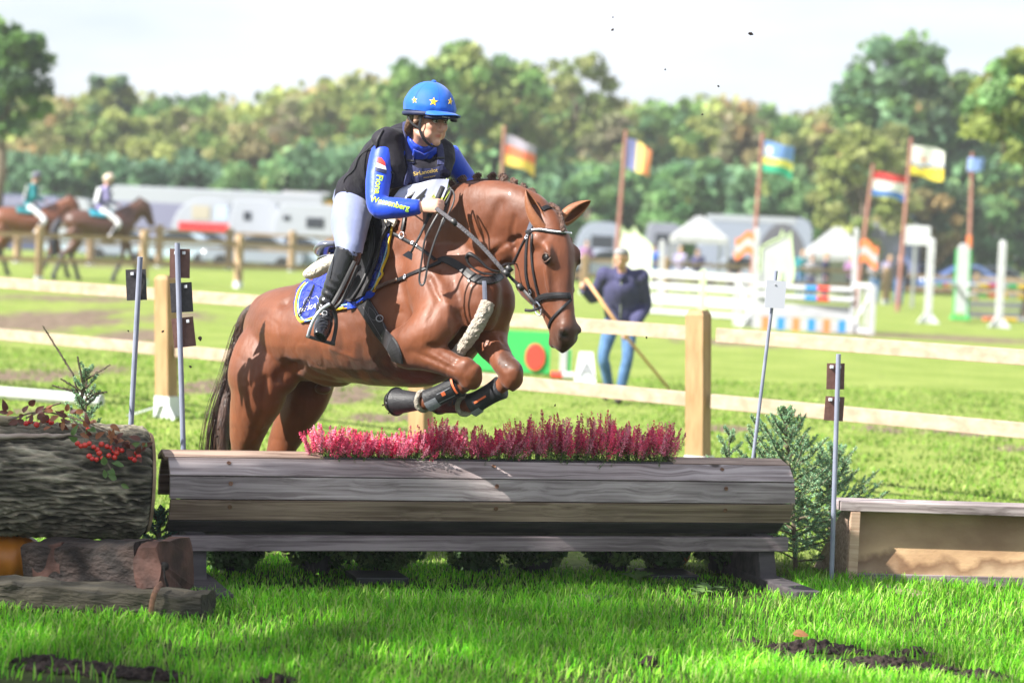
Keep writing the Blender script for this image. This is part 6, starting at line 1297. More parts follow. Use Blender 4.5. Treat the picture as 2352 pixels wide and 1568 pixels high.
def horse_post(me):
    """muscle relief, eye sockets, nostrils, and the coat's own colours"""
    N_ = [v.normal.copy() for v in me.vertices]; cols = []
    base = Vector((1, 1, 1))
    def crease(p, pts, w_, d_):
        m_ = 9
        for a, b in zip(pts[:-1], pts[1:]):
            ab = b - a; t = max(0, min(1, (p - a).dot(ab) / ab.length_squared)); m_ = min(m_, (p - (a + ab * t)).length)
        return -d_ * math.exp(-(m_ / w_) ** 2)
    def LP(*pts): return [W(*q) for q in pts]
    CR_ = [(LP((1010, 620, 11.02), (1040, 690, 10.95), (1035, 745, 10.92), (1000, 790, 10.92)), .022, .012),
           (LP((905, 640, 11.15), (925, 700, 11.05), (915, 765, 11.02)), .03, .012),
           (LP((660, 700, 11.72), (672, 780, 11.68), (668, 850, 11.68)), .035, .016), (LP((640, 870, 11.7), (700, 830, 11.62), (760, 860, 11.6)), .03, .012),
           (LP((560, 800, 12.0), (575, 900, 11.85), (570, 970, 11.85)), .022, .008), (LP((610, 870, 11.7), (603, 940, 11.72), (585, 1000, 11.8)), .02, .008),
           (LP((1060, 560, 11.0), (1110, 600, 10.98), (1150, 590, 10.9)), .02, .010), (LP((955, 770, 10.92), (1000, 800, 10.88), (1045, 832, 10.85)), .012, .006), (LP((940, 800, 10.95), (990, 825, 10.88), (1040, 848, 10.84)), .012, .006),
           ([hp(.235, .05, -.09), hp(.29, .045, -.082), hp(.35, .05, -.07), hp(.40, .035, -.06)], .008, -.0045), ([hp(.29, .045, -.082), hp(.33, .01, -.075)], .007, -.0035), (LP((940, 795, 10.9), (985, 812, 10.86), (1030, 835, 10.83), (1060, 850, 10.8)), .008, -.004), (LP((1000, 660, 10.95), (1030, 700, 10.9), (1025, 740, 10.88), (1045, 780, 10.9)), .009, -.004), (LP((1030, 700, 10.9), (1060, 710, 10.88)), .008, -.0035),
           (LP((760, 800, 11.4), (820, 820, 11.33), (880, 815, 11.27), (905, 800, 11.22)), .010, -.004), (LP((600, 880, 11.72), (612, 930, 11.75), (600, 985, 11.8)), .009, -.0045), (LP((1135, 790, 10.85), (1150, 815, 10.82), (1168, 840, 10.78)), .008, -.004),
           (LP((1150, 470, 10.9), (1120, 530, 10.92), (1095, 590, 10.95)), .03, .006), (LP((1195, 545, 10.87), (1160, 560, 10.92), (1120, 590, 10.95)), .012, .009), (LP((1180, 560, 10.9), (1175, 530, 10.88), (1182, 500, 10.86)), .012, .004), (LP((985, 640, 11.0), (1010, 690, 10.93), (990, 740, 10.9)), .02, .009),
           (LP((600, 740, 11.9), (625, 790, 11.8), (635, 850, 11.75)), .03, .009), (LP((545, 850, 12.0), (550, 930, 11.9), (553, 990, 11.9)), .018, .008), (LP((700, 870, 11.9), (690, 930, 11.98), (672, 990, 12.05)), .02, .008), (LP((1120, 790, 10.95), (1140, 825, 10.88), (1165, 850, 10.8)), .01, .005), (LP((1150, 770, 10.98), (1160, 810, 10.9), (1172, 840, 10.82)), .01, .005),
           (LP((780, 700, 11.5), (790, 780, 11.45), (800, 850, 11.5)), .02, .003), (LP((850, 720, 11.35), (852, 790, 11.3), (862, 850, 11.35)), .02, .003),
           (LP((1112, 650, 10.98), (1118, 700, 10.92), (1112, 740, 10.95)), .02, .016), (LP((1050, 720, 10.9), (1075, 750, 10.9), (1100, 765, 10.95)), .018, .010),
           ([hp(.10, .09, 0), hp(.30, .08, 0)], .02, -.003), ([hp(.23, .0, -.1), hp(.30, -.06, -.09), hp(.36, -.09, -.07)], .014, .005), ([hp(.30, .035, -.075), hp(.42, .03, -.056)], .012, .005),
           ([hp(.06, .02, -.09), hp(.11, .045, -.095)], .018, .010), ([hp(.600, -.055, -.06), hp(.568, -.066, -.055), hp(.535, -.07, -.05)], .006, .010), ([hp(.600, -.055, .06), hp(.568, -.066, .055), hp(.535, -.07, .05)], .006, .010)]
    for i, v in enumerate(me.vertices):
        p = v.co.copy(); d_ = 0
        for pts, w_, dd in CR_:
            if (p - pts[0]).length < .6: d_ += crease(p, pts, w_, dd * 1.75)
        d_ += .0042 * mnoise.noise(Vector((p.x * 7, p.y * 7, p.z * 4))) + .0016 * mnoise.noise(p * 19) - .0022 * max(0, 1 - abs(mnoise.noise(p * 9.5 + Vector((3, 1, 7)))) * 9) * (1 if p.z < 1.35 else .3)
        c = Vector((1, 1, 1)); m_ = 1.0
        for e in EYEP:
            r_ = (p - e).length; d_ -= .014 * math.exp(-(r_ / .021) ** 2); m_ *= 1 - .8 * math.exp(-(r_ / .036) ** 2)
        for e in NOSP:
            q = p - e; r_ = math.sqrt((q.dot(HA) / .030) ** 2 + ((q.dot(HN) - .25 * q.dot(HA)) / .019) ** 2 + (q.dot(HL) / .035) ** 2); d_ -= .020 * math.exp(-r_ ** 2); m_ *= 1 - .95 * math.exp(-(r_ * .85) ** 4)
        q = p - P0; t = q.dot(HA)
        if q.length < .75 and q.dot(HN) > -.33 and t > .38:
            g = ss(.47, .60, t); c = c.lerp(Vector((.50, .62, .95)), g * .75); m_ *= 1 - .35 * g
            if q.dot(HN) < -.04 and t > .54: m_ *= 1.25
        dk = mnoise.noise(p * 2.3) * .22 + mnoise.noise(p * 6) * .12 + mnoise.noise(p * 30) * .06; m_ *= 1 + dk
        # darker points: elbows, hocks and below, girth area
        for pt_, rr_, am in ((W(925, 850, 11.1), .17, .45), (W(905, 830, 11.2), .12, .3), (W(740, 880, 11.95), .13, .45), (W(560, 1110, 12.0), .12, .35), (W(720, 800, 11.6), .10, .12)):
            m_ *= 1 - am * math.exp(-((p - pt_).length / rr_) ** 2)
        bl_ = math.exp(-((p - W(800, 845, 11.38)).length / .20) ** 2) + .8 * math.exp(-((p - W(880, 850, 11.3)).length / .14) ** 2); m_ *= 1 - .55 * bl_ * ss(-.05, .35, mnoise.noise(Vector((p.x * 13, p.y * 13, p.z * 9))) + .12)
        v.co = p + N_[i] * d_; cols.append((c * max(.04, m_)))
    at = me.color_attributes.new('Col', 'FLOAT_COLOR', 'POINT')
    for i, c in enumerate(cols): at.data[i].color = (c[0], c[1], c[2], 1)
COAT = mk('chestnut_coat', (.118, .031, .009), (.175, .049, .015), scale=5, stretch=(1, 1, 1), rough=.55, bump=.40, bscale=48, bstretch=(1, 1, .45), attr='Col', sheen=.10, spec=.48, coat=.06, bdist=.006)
HORSE = thing('horse', 'chestnut horse with plaited mane jumping over the heather with folded front legs', 'horse', (W(850, 800, 11.6).x, 11.7, 0))
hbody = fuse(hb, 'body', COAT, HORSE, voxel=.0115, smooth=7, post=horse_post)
HV = bvh_of(hbody)
# eyes
EYEB = plain('eye_black', (.006, .004, .004), .4, spec=.2)
for s_, e in zip((-1, 1), EYEP):
    m = MB(); M = Matrix((HA, HN, HL * s_)).transposed(); m.ball(hp(.178, .046, .0915 * s_), (.027, .022, .0165), 18, 12, M); m.build('eye', EYEB, HORSE, smooth=True)
    m = MB(); c0 = hp(.170, .052, .1035 * s_)
    for sg, hgt in ((-1, .013), (1, .012)):
        m.tube([hp(.178 + sg * .003, .020, .097 * s_), hp(.178 + sg * hgt * 1.1, .038, .1035 * s_), hp(.178 + sg * hgt * 1.05, .058, .1015 * s_), hp(.178 + sg * .002, .074, .092 * s_)], [(.003, .003), (.0048, .0045), (.0045, .004), (.003, .003)], seg=8, ref=HL, sub=4)
    m.build('eyelid', mk('eyelid_skin', (.07, .03, .018), rough=.45) if 'eyelid_skin' not in MATS else MATS['eyelid_skin'], HORSE, smooth=True)
# ears: cupped, open towards the front
def ear(base, tip, opening, wd, name='ear'):
    b, t = Vector(base), Vector(tip); ax = (t - b).normalized(); op = Vector(opening); op = (op - ax * op.dot(ax)).normalized(); sd_ = ax.cross(op); L_ = (t - b).length; m = MB(); n, K = 16, 22
    def ring(sc, inset):
        out = []
        for i in range(n + 1):
            u = i / n; w_ = wd * (math.sin(math.pi * min(1, .30 + u * .70)) ** .75) * (1.02 - .12 * u) + .0012 if u < .995 else .0012; w_ = max(.0012, w_ - inset)
            c = b + ax * L_ * u - op * (.012 * math.sin(math.pi * u)) * 1
            for k in range(K + 1):
                gap = .42 + .20 * (1 - u) * -1 + .55 * u; a = math.pi + (k / K - .5) * 2 * (math.pi - gap * (1 if u > .12 else u / .12)); out.append(c + op * math.cos(a) * w_ * .82 + sd_ * math.sin(a) * w_)
        return out
    o_, i_ = ring(1, 0), ring(1, .006); N1 = (n + 1) * (K + 1); r = K + 1
    fs = []
    for i in range(n):
        for k in range(K): q = (i * r + k, i * r + k + 1, (i + 1) * r + k + 1, (i + 1) * r + k); fs.append(q); fs.append(tuple(x + N1 for x in reversed(q)))
        for k in (0, K): fs.append((i * r + k, (i + 1) * r + k, (i + 1) * r + k + N1, i * r + k + N1))
    m.add(o_ + i_, fs); o = m.build(name, EARM, HORSE, smooth=True); return o
EARM = mk('ear_coat', (.22, .075, .026), (.29, .10, .035), scale=14, rough=.55, bump=.2, bscale=120, sheen=.1)
ear(W(1248, 524, 10.80), W(1208, 436, 10.80), Vector((.85, -.75, .12)), .042)
ear(W(1293, 506, 10.86), W(1357, 461, 10.84), Vector((-.1, -.75, -.55)), .040)
m = MB(); m.tube([W(1251, 515, 10.765), W(1236, 490, 10.77), W(1222, 465, 10.78)], [(.008, .012), (.009, .014), (.004, .006)], seg=8, ref=UP, sub=3)
# plaited forelock, mane plaits, tail
HAIRH = mk('horse_hair', (.05, .022, .014), (.15, .075, .05), scale=40, stretch=(1, 1, 1), rough=.42, bump=.8, bscale=120)
m = MB(); P = [hp(-.035, .03, .0), hp(-.005, .07, .004), hp(.03, .095, .010), hp(.06, .105, .016), hp(.085, .108, .02)]; q_ = curve2([tuple(p) for p in P], 6)
for i, p in enumerate(q_): m.ball(Vector(p) + HL * .004 * math.sin(i * 1.6), (.015 - .004 * abs(math.sin(i * .9)), .013, .012), 8, 6)
fuse(m, 'forelock_plait', HAIRH, HORSE, voxel=.004, smooth=1)
crest = curve2([(1036, 428, 11.20), (1062, 419, 11.15), (1095, 412, 11.10), (1130, 411, 11.05), (1165, 416, 10.99), (1196, 429, 10.95), (1222, 446, 10.91), (1236, 462, 10.89)], 4)
m = MB(); rr = random.Random(3)
pl = [0, 4, 8, 12, 15, 18, 21, 24, 27]
for n_i, i in enumerate(pl):
    a = W(*crest[i]); mm = MB()
    t_ = (W(*crest[min(len(crest) - 1, i + 1)]) - W(*crest[max(0, i - 1)])).normalized(); sz_ = rr.uniform(.85, 1.12) * (1.0 - .03 * n_i)
    for k in range(3):
        an = k * 2.1 + n_i; mm.ball(a + (t_ * (.010 * math.cos(an)) + Vector((0, -.006 * math.sin(an), .010 + .006 * k))) * sz_, (.021 * sz_, .018 * sz_, .0155 * sz_), 12, 9)
    mm.tube([a - Vector((0, 0, .035)), a + Vector((0, 0, .010))], [.018, .019], seg=12)
    def tw(me, a=a, ph=n_i):
        N_ = [v.normal.copy() for v in me.vertices]
        for q, v in enumerate(me.vertices): d = v.co - a; v.co += N_[q] * .0022 * math.sin((d.x + d.z * .8) * 520 + ph)
    fuse(mm, 'mane_plait', HAIRH, HORSE, voxel=.0032, smooth=3, post=tw)
m = MB()
m.tube([W(*c) - Vector((0, 0, .012)) for c in crest], [(.014, .016)], seg=8, ref=UP)
for k in range(110):
    c = crest[rr.randrange(len(crest))]; a = W(*c) + Vector((rr.uniform(-.02, .02), rr.uniform(-.01, .01), .005)); m.tube([a, a + Vector((rr.uniform(-.02, .03), 0, rr.uniform(.01, .03)))], [.0007, .0002], seg=3)
for k in range(60):
    a = W(1040 + rr.uniform(-12, 15), 424 + rr.uniform(-4, 14), 11.2); m.tube([a, a + Vector((rr.uniform(-.07, -.01), 0, rr.uniform(.0, .05)))], [.0009, .0003], seg=3)
m.build('loose_mane_hair', HAIRH, HORSE, recalc=False)
TAILM = mk('tail_hair', (.02, .010, .008), (.07, .032, .02), scale=60, rough=.4, bump=.6, bscale=150, stretch=(1, 1, .2)); m = MB()
m.tube([W(606, 708, 12.2), W(588, 716, 12.28), W(568, 740, 12.34), W(555, 790, 12.36), W(543, 850, 12.36), W(527, 905, 12.34), W(515, 960, 12.3), W(511, 1030, 12.28), W(516, 1090, 12.25)], [(.03, .035), (.05, .05), (.055, .055), (.05, .05), (.04, .045), (.032, .04), (.03, .04), (.028, .035), (.012, .015)], seg=18, ref=D, sub=5)
rr = random.Random(5)
for k in range(380):
    x0 = rr.gauss(0, 9); s = rr.random(); P = []
    st_ = [(600, 706), (580, 720), (560, 750), (548, 800), (536, 860), (520, 920), (511, 975), (507, 1040), (512, 1100)][int(s * 4):]; sp_ = rr.gauss(0, 1)
    for i, (x, y) in enumerate(st_): P.append(W(x + x0 * (.7 + .12 * i) - (max(0, sp_) * i * 3.0 if rr.random() < 2 else 0), y, 12.33 + rr.uniform(-.03, .03)))
    m.tube(P, [.0016, .0013, .0006][:1] * len(P), seg=3, sub=2)
m.build('tail', TAILM, HORSE, smooth=True, recalc=False)
# hooves, bell boots, tendon boots
HOOF = mk('hoof_horn', (.05, .035, .03), (.10, .075, .06), scale=20, rough=.4, bump=.3); BOOTB = mk('boot_neoprene', (.018, .018, .022), (.03, .03, .034), scale=40, rough=.5, bump=.2, bscale=120); FLEECE = mk('sheepskin', (.50, .42, .33), (.68, .60, .50), scale=50, rough=.95, bump=2, bscale=130, sheen=.3); ORNG = plain('boot_orange', (.75, .16, .06), .5); GREYS = mk('boot_grey', (.22, .23, .26), (.30, .31, .34), scale=90, rough=.45, bump=.4, bscale=250)
def leg_end(ank, toe, wd, top, bot, boot, name_far=False):
    """bell boot and hoof from fetlock towards the toe"""
    a, t = W(*ank), W(*toe); d = (t - a); L_ = d.length; d.normalize(); m = MB()
    m.tube([a + d * L_ * .62, a + d * L_ * .9, a + d * L_ * 1.12, a + d * L_ * 1.2], [.046, .058, .050, .030], seg=20, ref=UP); hf = m.build('hoof', HOOF, HORSE, bevel=.004)
    m = MB(); m.tube([a - d * .005, a + d * L_ * .25, a + d * L_ * .8, a + d * L_ * .93], [.043, .046, .060, .066], seg=24, ref=UP, sub=3); bbt = m.build('bell_boot', BOOTB, HORSE, smooth=True); m = MB(); Mq = d.to_track_quat('Z', 'Y').to_matrix(); m.tube([a + d * L_ * .93 + Mq @ Vector((math.cos(q_) * .066, math.sin(q_) * .066, 0)) for q_ in [k / 28 * 6.2832 for k in range(29)]], [.005], seg=8); m.build('boot_rim', BLACKL, bbt, smooth=True)
    m = MB(); M = d.to_track_quat('Z', 'Y').to_matrix()
    for k in range(22): an = k / 22 * 6.283; m.ball(a + M @ Vector((math.cos(an) * .044, math.sin(an) * .044, rr.uniform(-.003, .003))), .0145, 8, 6)
    fuse(m, 'sheepskin_ring', FLEECE, HORSE, voxel=.005, smooth=2)
leg_end((972, 921, 11.03), (906, 922, 11.17), 0, 0, 0, 0)
leg_end((1068, 930, 11.04), (1008, 918, 11.22), 0, 0, 0, 0)
for (px, py, Y, X2, Y2, Yb) in ((562, 1232, 11.89, 585, 1254, 11.82), (642, 1226, 12.11, 664, 1246, 12.04)):
    m = MB(); m.tube([W(px, py, Y), W(X2, Y2, Yb)], [.045, .062], seg=18, ref=D); m.build('hoof', HOOF, HORSE, bevel=.003)
def tendon_boot(p, q, ref, accent):
    a, b = W(*p), W(*q); m = MB(); m.tube([a, a.lerp(b, .3), a.lerp(b, .75), b], [(.058, .052), (.050, .046), (.050, .047), (.057, .052)], seg=22, ref=ref, sub=4); bo = m.build('tendon_boot', BOOTB, HORSE, smooth=True)
    d = (b - a).normalized(); vw = (EYE - a).normalized(); vw = (vw - d * vw.dot(d)).normalized(); sd_ = d.cross(vw); L_ = (b - a).length; r = .050
    def plate(u0, u1, s0, s1, mat, name, lift=.004):
        m = MB(); vs = []
        for i in range(9):
            for k in range(9):
                u = u0 + (u1 - u0) * i / 8; s = s0 + (s1 - s0) * k / 8; vs.append(a + d * (L_ * u) + (vw * math.cos(s) + sd_ * math.sin(s)) * (r + lift + .004 * abs(u - .5) * 2))
        m.add(vs, [(i * 9 + k, i * 9 + k + 1, (i + 1) * 9 + k + 1, (i + 1) * 9 + k) for i in range(8) for k in range(8)]); m.build(name, mat, bo, smooth=True, recalc=False)
    if accent == 1:
        plate(.08, .96, -.75, .55, BOOTB, 'shell', .009); plate(.62, .98, -.9, .0, GREYS, 'grey_patch', .012); plate(.30, .42, -.20, .10, ORNG, 'orange_mark', .013); plate(-.02, .04, -.5, .9, ORNG, 'orange_edge', .012); plate(.12, .55, .1, .16, GREYS, 'seam', .012); plate(.1, .6, -.6, -.52, GREYS, 'seam', .012)
    else: plate(.08, .96, -.9, .7, BOOTB, 'shell', .009); plate(.30, .72, -.05, .10, ORNG, 'orange_mark', .013); plate(.70, 1.0, -1.1, -.45, GREYS, 'grey_patch', .012)
tendon_boot((1055, 884, 10.93), (984, 920, 11.0), DF, 1)
tendon_boot((1150, 890, 10.90), (1086, 928, 10.99), D, 2)

# ================================================================== the rider
RID = thing('person', 'rider in blue starred helmet cover and black vest crouched on the jumping horse', 'person', (W(815, 470, 11.45).x, 11.45, 1.6))
FD = Vector((.52, -.85, 0)).normalized(); RLT = Vector((FD.y, -FD.x, 0))      # facing, rider's right side (towards us, left)
def T2(mb, sec, ref, seg=20, sub=4): mb.tube([W(a[0], a[1], a[2]) for a in sec], [(a[3], a[4]) for a in sec], seg=seg, ref=ref, sub=sub)
TOR = [(832, 480, 11.50, .125, .11), (838, 452, 11.47, .135, .112), (860, 418, 11.40, .135, .108), (890, 388, 11.31, .152, .116), (920, 360, 11.22, .172, .120), (948, 340, 11.15, .150, .095), (966, 324, 11.10, .08, .07)]
RARM = [(884, 350, 11.03, .066, .066), (874, 385, 10.99, .064, .062), (868, 425, 10.95, .060, .058), (866, 458, 10.92, .054, .054), (874, 477, 10.90, .050, .054), (905, 478, 10.87, .048, .050), (940, 477, 10.85, .040, .042), (966, 475, 10.84, .032, .034)]
LARM = [(1026, 356, 11.25, .066, .066), (1050, 384, 11.30, .058, .056), (1072, 415, 11.36, .05, .05), (1068, 435, 11.30, .046, .046), (1050, 455, 11.18, .036, .036)]
RLEG = [(815, 462, 11.44, .10, .10), (806, 500, 11.30, .098, .094), (803, 540, 11.18, .080, .080), (803, 574, 11.10, .062, .064), (795, 600, 11.10, .056, .060), (776, 645, 11.10, .056, .056), (755, 690, 11.10, .042, .042), (746, 712, 11.10, .038, .042)]
LLEG = [(875, 455, 11.62, .10, .10), (915, 500, 11.72, .09, .09), (930, 560, 11.78, .062, .064), (905, 640, 11.86, .055, .056), (885, 700, 11.9, .04, .04)]
FDh = Vector((.70, -.66, -.17)).normalized(); UPh = Vector((.05, -.03, 1)); UPh = (UPh - FDh * UPh.dot(FDh)).normalized(); LFh = UPh.cross(FDh)   # head: forward, up, left
HO = W(985, 273, 10.99); HS = 1.05
def hd(x, y, z): return HO + (FDh * x + LFh * y + UPh * z) * HS
HM = Matrix((FDh, LFh, UPh)).transposed()
def off(sec, e): return [(a[0], a[1], a[2], a[3] + e, a[4] + e) for a in sec]
bb = MB()
T2(bb, off(TOR, -.022), RLT); T2(bb, off(RARM, -.007), FD); T2(bb, off(LARM, -.007), FD); T2(bb, off(RLEG, -.008), FD); T2(bb, off(LLEG, -.008), FD)
bb.tube([W(748, 715, 11.10), W(742, 745, 11.04), W(738, 768, 10.99)], [(.036, .034), (.034, .036), (.022, .034)], seg=12, ref=FD); bb.tube([W(885, 700, 11.9), W(890, 740, 11.8)], [.035, .03], seg=10)
bb.tube([W(955, 335, 11.13), W(970, 312, 11.06), hd(-.02, 0, -.045)], [(.062, .058), (.054, .052), (.055, .052)], seg=18, ref=FD, sub=3)
def E(c, r): bb.ball(hd(*c), tuple(q * HS for q in r), 20, 14, HM)
E((-.012, 0, .032), (.095, .074, .092)); E((.028, 0, -.035), (.060, .056, .072)); E((.052, 0, -.070), (.034, .038, .034)); E((.073, 0, -.094), (.019, .021, .018))
for s in (-1, 1):
    E((.055, .033 * s, -.024), (.031, .027, .030)); E((.045, .040 * s, -.058), (.034, .018, .030)); E((.076, .030 * s, .022), (.016, .026, .009)); E((-.006, .073 * s, -.004), (.017, .008, .030)); E((-.006, .078 * s, .010), (.015, .006, .016)); E((.0905, .0115 * s, -.037), (.010, .007, .0075))
bb.tube([hd(.084, 0, .012), hd(.094, 0, -.008), hd(.104, 0, -.027), hd(.101, 0, -.038), hd(.085, 0, -.043)], [(.008, .008), (.009, .008), (.011, .010), (.010, .010), (.006, .008)], seg=12, ref=LFh, sub=3)
E((.079, 0, -.0585), (.014, .021, .006)); E((.077, 0, -.068), (.014, .018, .0065)); E((.070, 0, -.064), (.018, .026, .014))
hand(bb, W(968, 475, 10.84), (.92, -.25, .10), (.35, .85, -.30), (.1, .1, 1), s=.98, curl=1.12)
hand(bb, W(1050, 455, 11.18), (-.55, -.55, -.1), (-.6, .6, 0), (0, 0, 1), s=.98, curl=1.1)
EYES = [Vector((.0745, .0300 * s, .0015)) for s in (-1, 1)]
def rider_post(me):
    N_ = [v.normal.copy() for v in me.vertices]; cols = []
    at_lip = [hd(.088, 0, -.0635)]
    for i, v in enumerate(me.vertices):
        p = v.co; q = (p - HO) / HS; x, y, z = q.dot(FDh), q.dot(LFh), q.dot(UPh); c = Vector((1, 1, 1)); d_ = 0
        if abs(z) < .16 and abs(x) < .16 and abs(y) < .1 and x > .03:
            for e in EYES:
                r_ = math.hypot((y - e.y) / .017, (z - e.z) / .0095); d_ -= .0065 * math.exp(-r_ * r_)
            d_ += -.0035 * math.exp(-((z + .0635) / .0016) ** 2) * math.exp(-(y / .020) ** 4)
            d_ += -.002 * math.exp(-((abs(y) - .019) / .003) ** 2) * math.exp(-((z + .043) / .008) ** 2)
            if x > .06:
                lip = math.exp(-((z + .0635) / .0078) ** 4) * math.exp(-(y / .0215) ** 4); c = c.lerp(Vector((.88, .42, .42)), lip * .85)
                br = math.exp(-((z - .0195 - .012 * (abs(y) - .03)) / .0032) ** 2) * (1 if .010 < abs(y) < .052 else 0); c = c.lerp(Vector((.22, .15, .12)), br * .85)
                for e in EYES: c = c * (1 - .35 * math.exp(-(math.hypot((y - e.y) / .020, (z - e.z) / .011)) ** 4))
                bl = math.exp(-((abs(y) - .042) / .02) ** 2 - ((z + .03) / .022) ** 2); c = c.lerp(Vector((1.0, .72, .70)), bl * .5)
        v.co = p + N_[i] * d_; cols.append(c)
    at = me.color_attributes.new('Col', 'FLOAT_COLOR', 'POINT')
    for i, c in enumerate(cols): at.data[i].color = (c[0], c[1], c[2], 1)
SKR = mk('rider_skin', (.56, .30, .215), (.62, .35, .26), scale=14, rough=.42, attr='Col', sub=.10, bump=.08, bscale=300)
body = fuse(bb, 'body', SKR, RID, voxel=.0052, smooth=3, post=rider_post); BV = bvh_of(body)
# eyes
for s, e in zip((-1, 1), EYES):
    m = MB(); m.ball(hd(.0715, .0300 * s, .0015), .0118 * HS, 18, 14, HM); ey = m.build('eye', plain('eye_white', (.70, .68, .66), .15) if s < 0 else MATS['eye_white'], RID, smooth=True)
    m = MB(); g = Vector((1, -.10 - .0 * s, -.02)).normalized(); c = hd(.0715, .0300 * s, .0015) + (FDh * g.x + LFh * g.y + UPh * g.z) * .0092 * HS; m.ball(c, (.0040, .0056, .0056), 14, 10, HM); m.build('iris', plain('iris', (.05, .04, .03), .1) if s < 0 else MATS['iris'], ey, smooth=True)
    for zz_, th_ in ((.0075, .0022), (-.0055, .0014)):
        m = MB(); m.tube([hd(.070, (.0300 - .0150) * s, .0005), hd(.083, (.0300 - .006) * s, .0015 + zz_ * .85), hd(.0825, (.0300 + .005) * s, .0015 + zz_ * .8), hd(.069, (.0300 + .0155) * s, .003)], [(.001, .001), (th_, th_), (th_, th_), (.001, .001)], seg=8, ref=UPh, sub=4); m.build('lash', plain('lash', (.05, .03, .025), .7) if (s < 0 and zz_ > 0) else MATS['lash'], RID, smooth=True)
# hair: under the helmet, in front of the ear and tucked behind
m = MB(); E2 = lambda c, r: m.ball(hd(*c), tuple(q * HS for q in r), 20, 14, HM)
E2((-.035, 0, .018), (.085, .079, .078)); E2((-.078, 0, -.035), (.040, .046, .044))
for s in (-1, 1): m.tube([hd(.040, .066 * s, .045), hd(.022, .073 * s, .012), hd(.006, .076 * s, -.016), hd(-.018, .072 * s, -.035)], [(.016, .009), (.014, .008), (.010, .007), (.012, .01)], seg=10, ref=FDh, sub=3)
m.tube([hd(-.06, -.05, -.02), hd(-.085, -.03, -.07), hd(-.08, -.01, -.10)], [.022, .024, .008], seg=10, sub=3)
RHAIR = mk('rider_hair', (.05, .025, .014), (.12, .065, .035), scale=70, stretch=(1, 1, .3), rough=.4, bump=.7, bscale=160); fuse(m, 'hair', RHAIR, RID, voxel=.005, smooth=2)
# helmet
HC = (-.008, 0, .052)
BLUEH = mk('royal_blue_silk', (.008, .13, .62), (.006, .10, .50), scale=7, rough=.62, bump=.3, bscale=14, sheen=.2, spec=.3, bdist=.01); NAVYV = mk('navy_velvet', (.008, .012, .05), (.012, .018, .07), scale=20, rough=.6)
m = MB(); K = 64; prof = []; vs = []; nr = 22
for i in range(nr + 1):
    th = (math.pi * .5 + .20) * i / nr
    for k in range(K):
        a = 2 * math.pi * k / K; seam = 1 - .010 * math.exp(-((((a / (2 * math.pi) * 6) % 1) - .5) / .05) ** 2) * math.sin(th); low = 1 + .03 * math.exp(-((th - 1.5) / .16) ** 2)
        cx = math.sin(th) * math.cos(a) * .127 * seam * low; cy = math.sin(th) * math.sin(a) * .104 * seam * low; cz = math.cos(th) * .116
        if th > 1.4: cz += .012 * math.cos(a) * ((th - 1.4) / .37) * 1.0 - .006 * math.cos(2 * a) * (th - 1.4)
        wr = (.0022 * math.sin(a * 17 + 3 * math.sin(a * 3)) + .0015 * math.sin(a * 31)) * max(0, th - 1.1) * 2.2
        vs.append(hd(HC[0] + cx + wr, HC[1] + cy, HC[2] + cz))
m.add(vs, [(i * K + k, (i + 1) * K + k, (i + 1) * K + (k + 1) % K, i * K + (k + 1) % K) for i in range(nr) for k in range(K)])
helm = m.build('helmet_cover', BLUEH, RID, smooth=True)
m = MB(); m.ball(hd(HC[0], 0, HC[2] + .118), (.012, .012, .006), 14, 8, HM); m.build('top_button', BLUEH, helm, smooth=True)
m = MB(); P = [hd(HC[0] + math.cos(a) * .122, math.sin(a) * .100, HC[2] - .026 + .010 * math.cos(a) - .008 * (1 - math.cos(a))) for a in [2 * math.pi * k / 32 for k in range(33)]]; m.tube(P, [(.011, .009)], seg=10, ref=UPh); m.build('helmet_rim', NAVYV, RID, smooth=True)
def peak(r0, r1, z0, z1, th, mat, name, aw=1.15):
    m = MB(); vs = []; n, q = 24, 8
    for layer in (0, 1):
        for i in range(n + 1):
            a = -aw + 2 * aw * i / n
            for j in range(q + 1):
                t = j / q; ext = r0 + (r1 - r0) * t * max(0, math.cos(a * .5 * math.pi / aw)) ** .6; x = math.cos(a) * ext * 1.0; y = math.sin(a) * (.100 + (ext - r0) * .55); z = z0 + (z1 - z0) * t - .018 * (y / .1) ** 2 * (.3 + t) - th * layer
                vs.append(hd(HC[0] + x, y, z))
    N1 = (n + 1) * (q + 1); r = q + 1; fs = []
    for i in range(n):
        for j in range(q): f = (i * r + j, i * r + j + 1, (i + 1) * r + j + 1, (i + 1) * r + j); fs.append(f); fs.append(tuple(x + N1 for x in reversed(f)))
        for j in (0, q): fs.append((i * r + j, (i + 1) * r + j, (i + 1) * r + j + N1, i * r + j + N1))
    m.add(vs, fs); return m.build(name, mat, RID, smooth=True)
peak(.112, .176, .054, .046, .004, BLUEH, 'cover_peak', 1.05); pk = peak(.112, .158, .044, .034, .013, NAVYV, 'helmet_peak', 1.0)
text_on('peak_lettering', 'Champion', None, None, None, None, .0095, plain('white_print', (.8, .8, .8), .5), pk, bold=.01, plane=(hd(HC[0] + .1425, -.052, .026), (LFh * .93 + FDh * .37).normalized(), UPh))
HVh = bvh_of(helm)
for k in range(6):
    m = MB(); a = (k + .5) / 6 * 2 * math.pi; m.tube([hd(HC[0] + math.sin(th) * math.cos(a) * .1262, HC[1] + math.sin(th) * math.sin(a) * .1033, HC[2] + math.cos(th) * .1152) for th in [.12 + .14 * q for q in range(10)]], [.0012], seg=6, ref=UPh); m.build('seam', plain('seam_navy', (.004, .05, .30), .7) if k == 0 else MATS['seam_navy'], helm, smooth=True)
STARY = plain('yellow_print', (.85, .55, .02), .5)
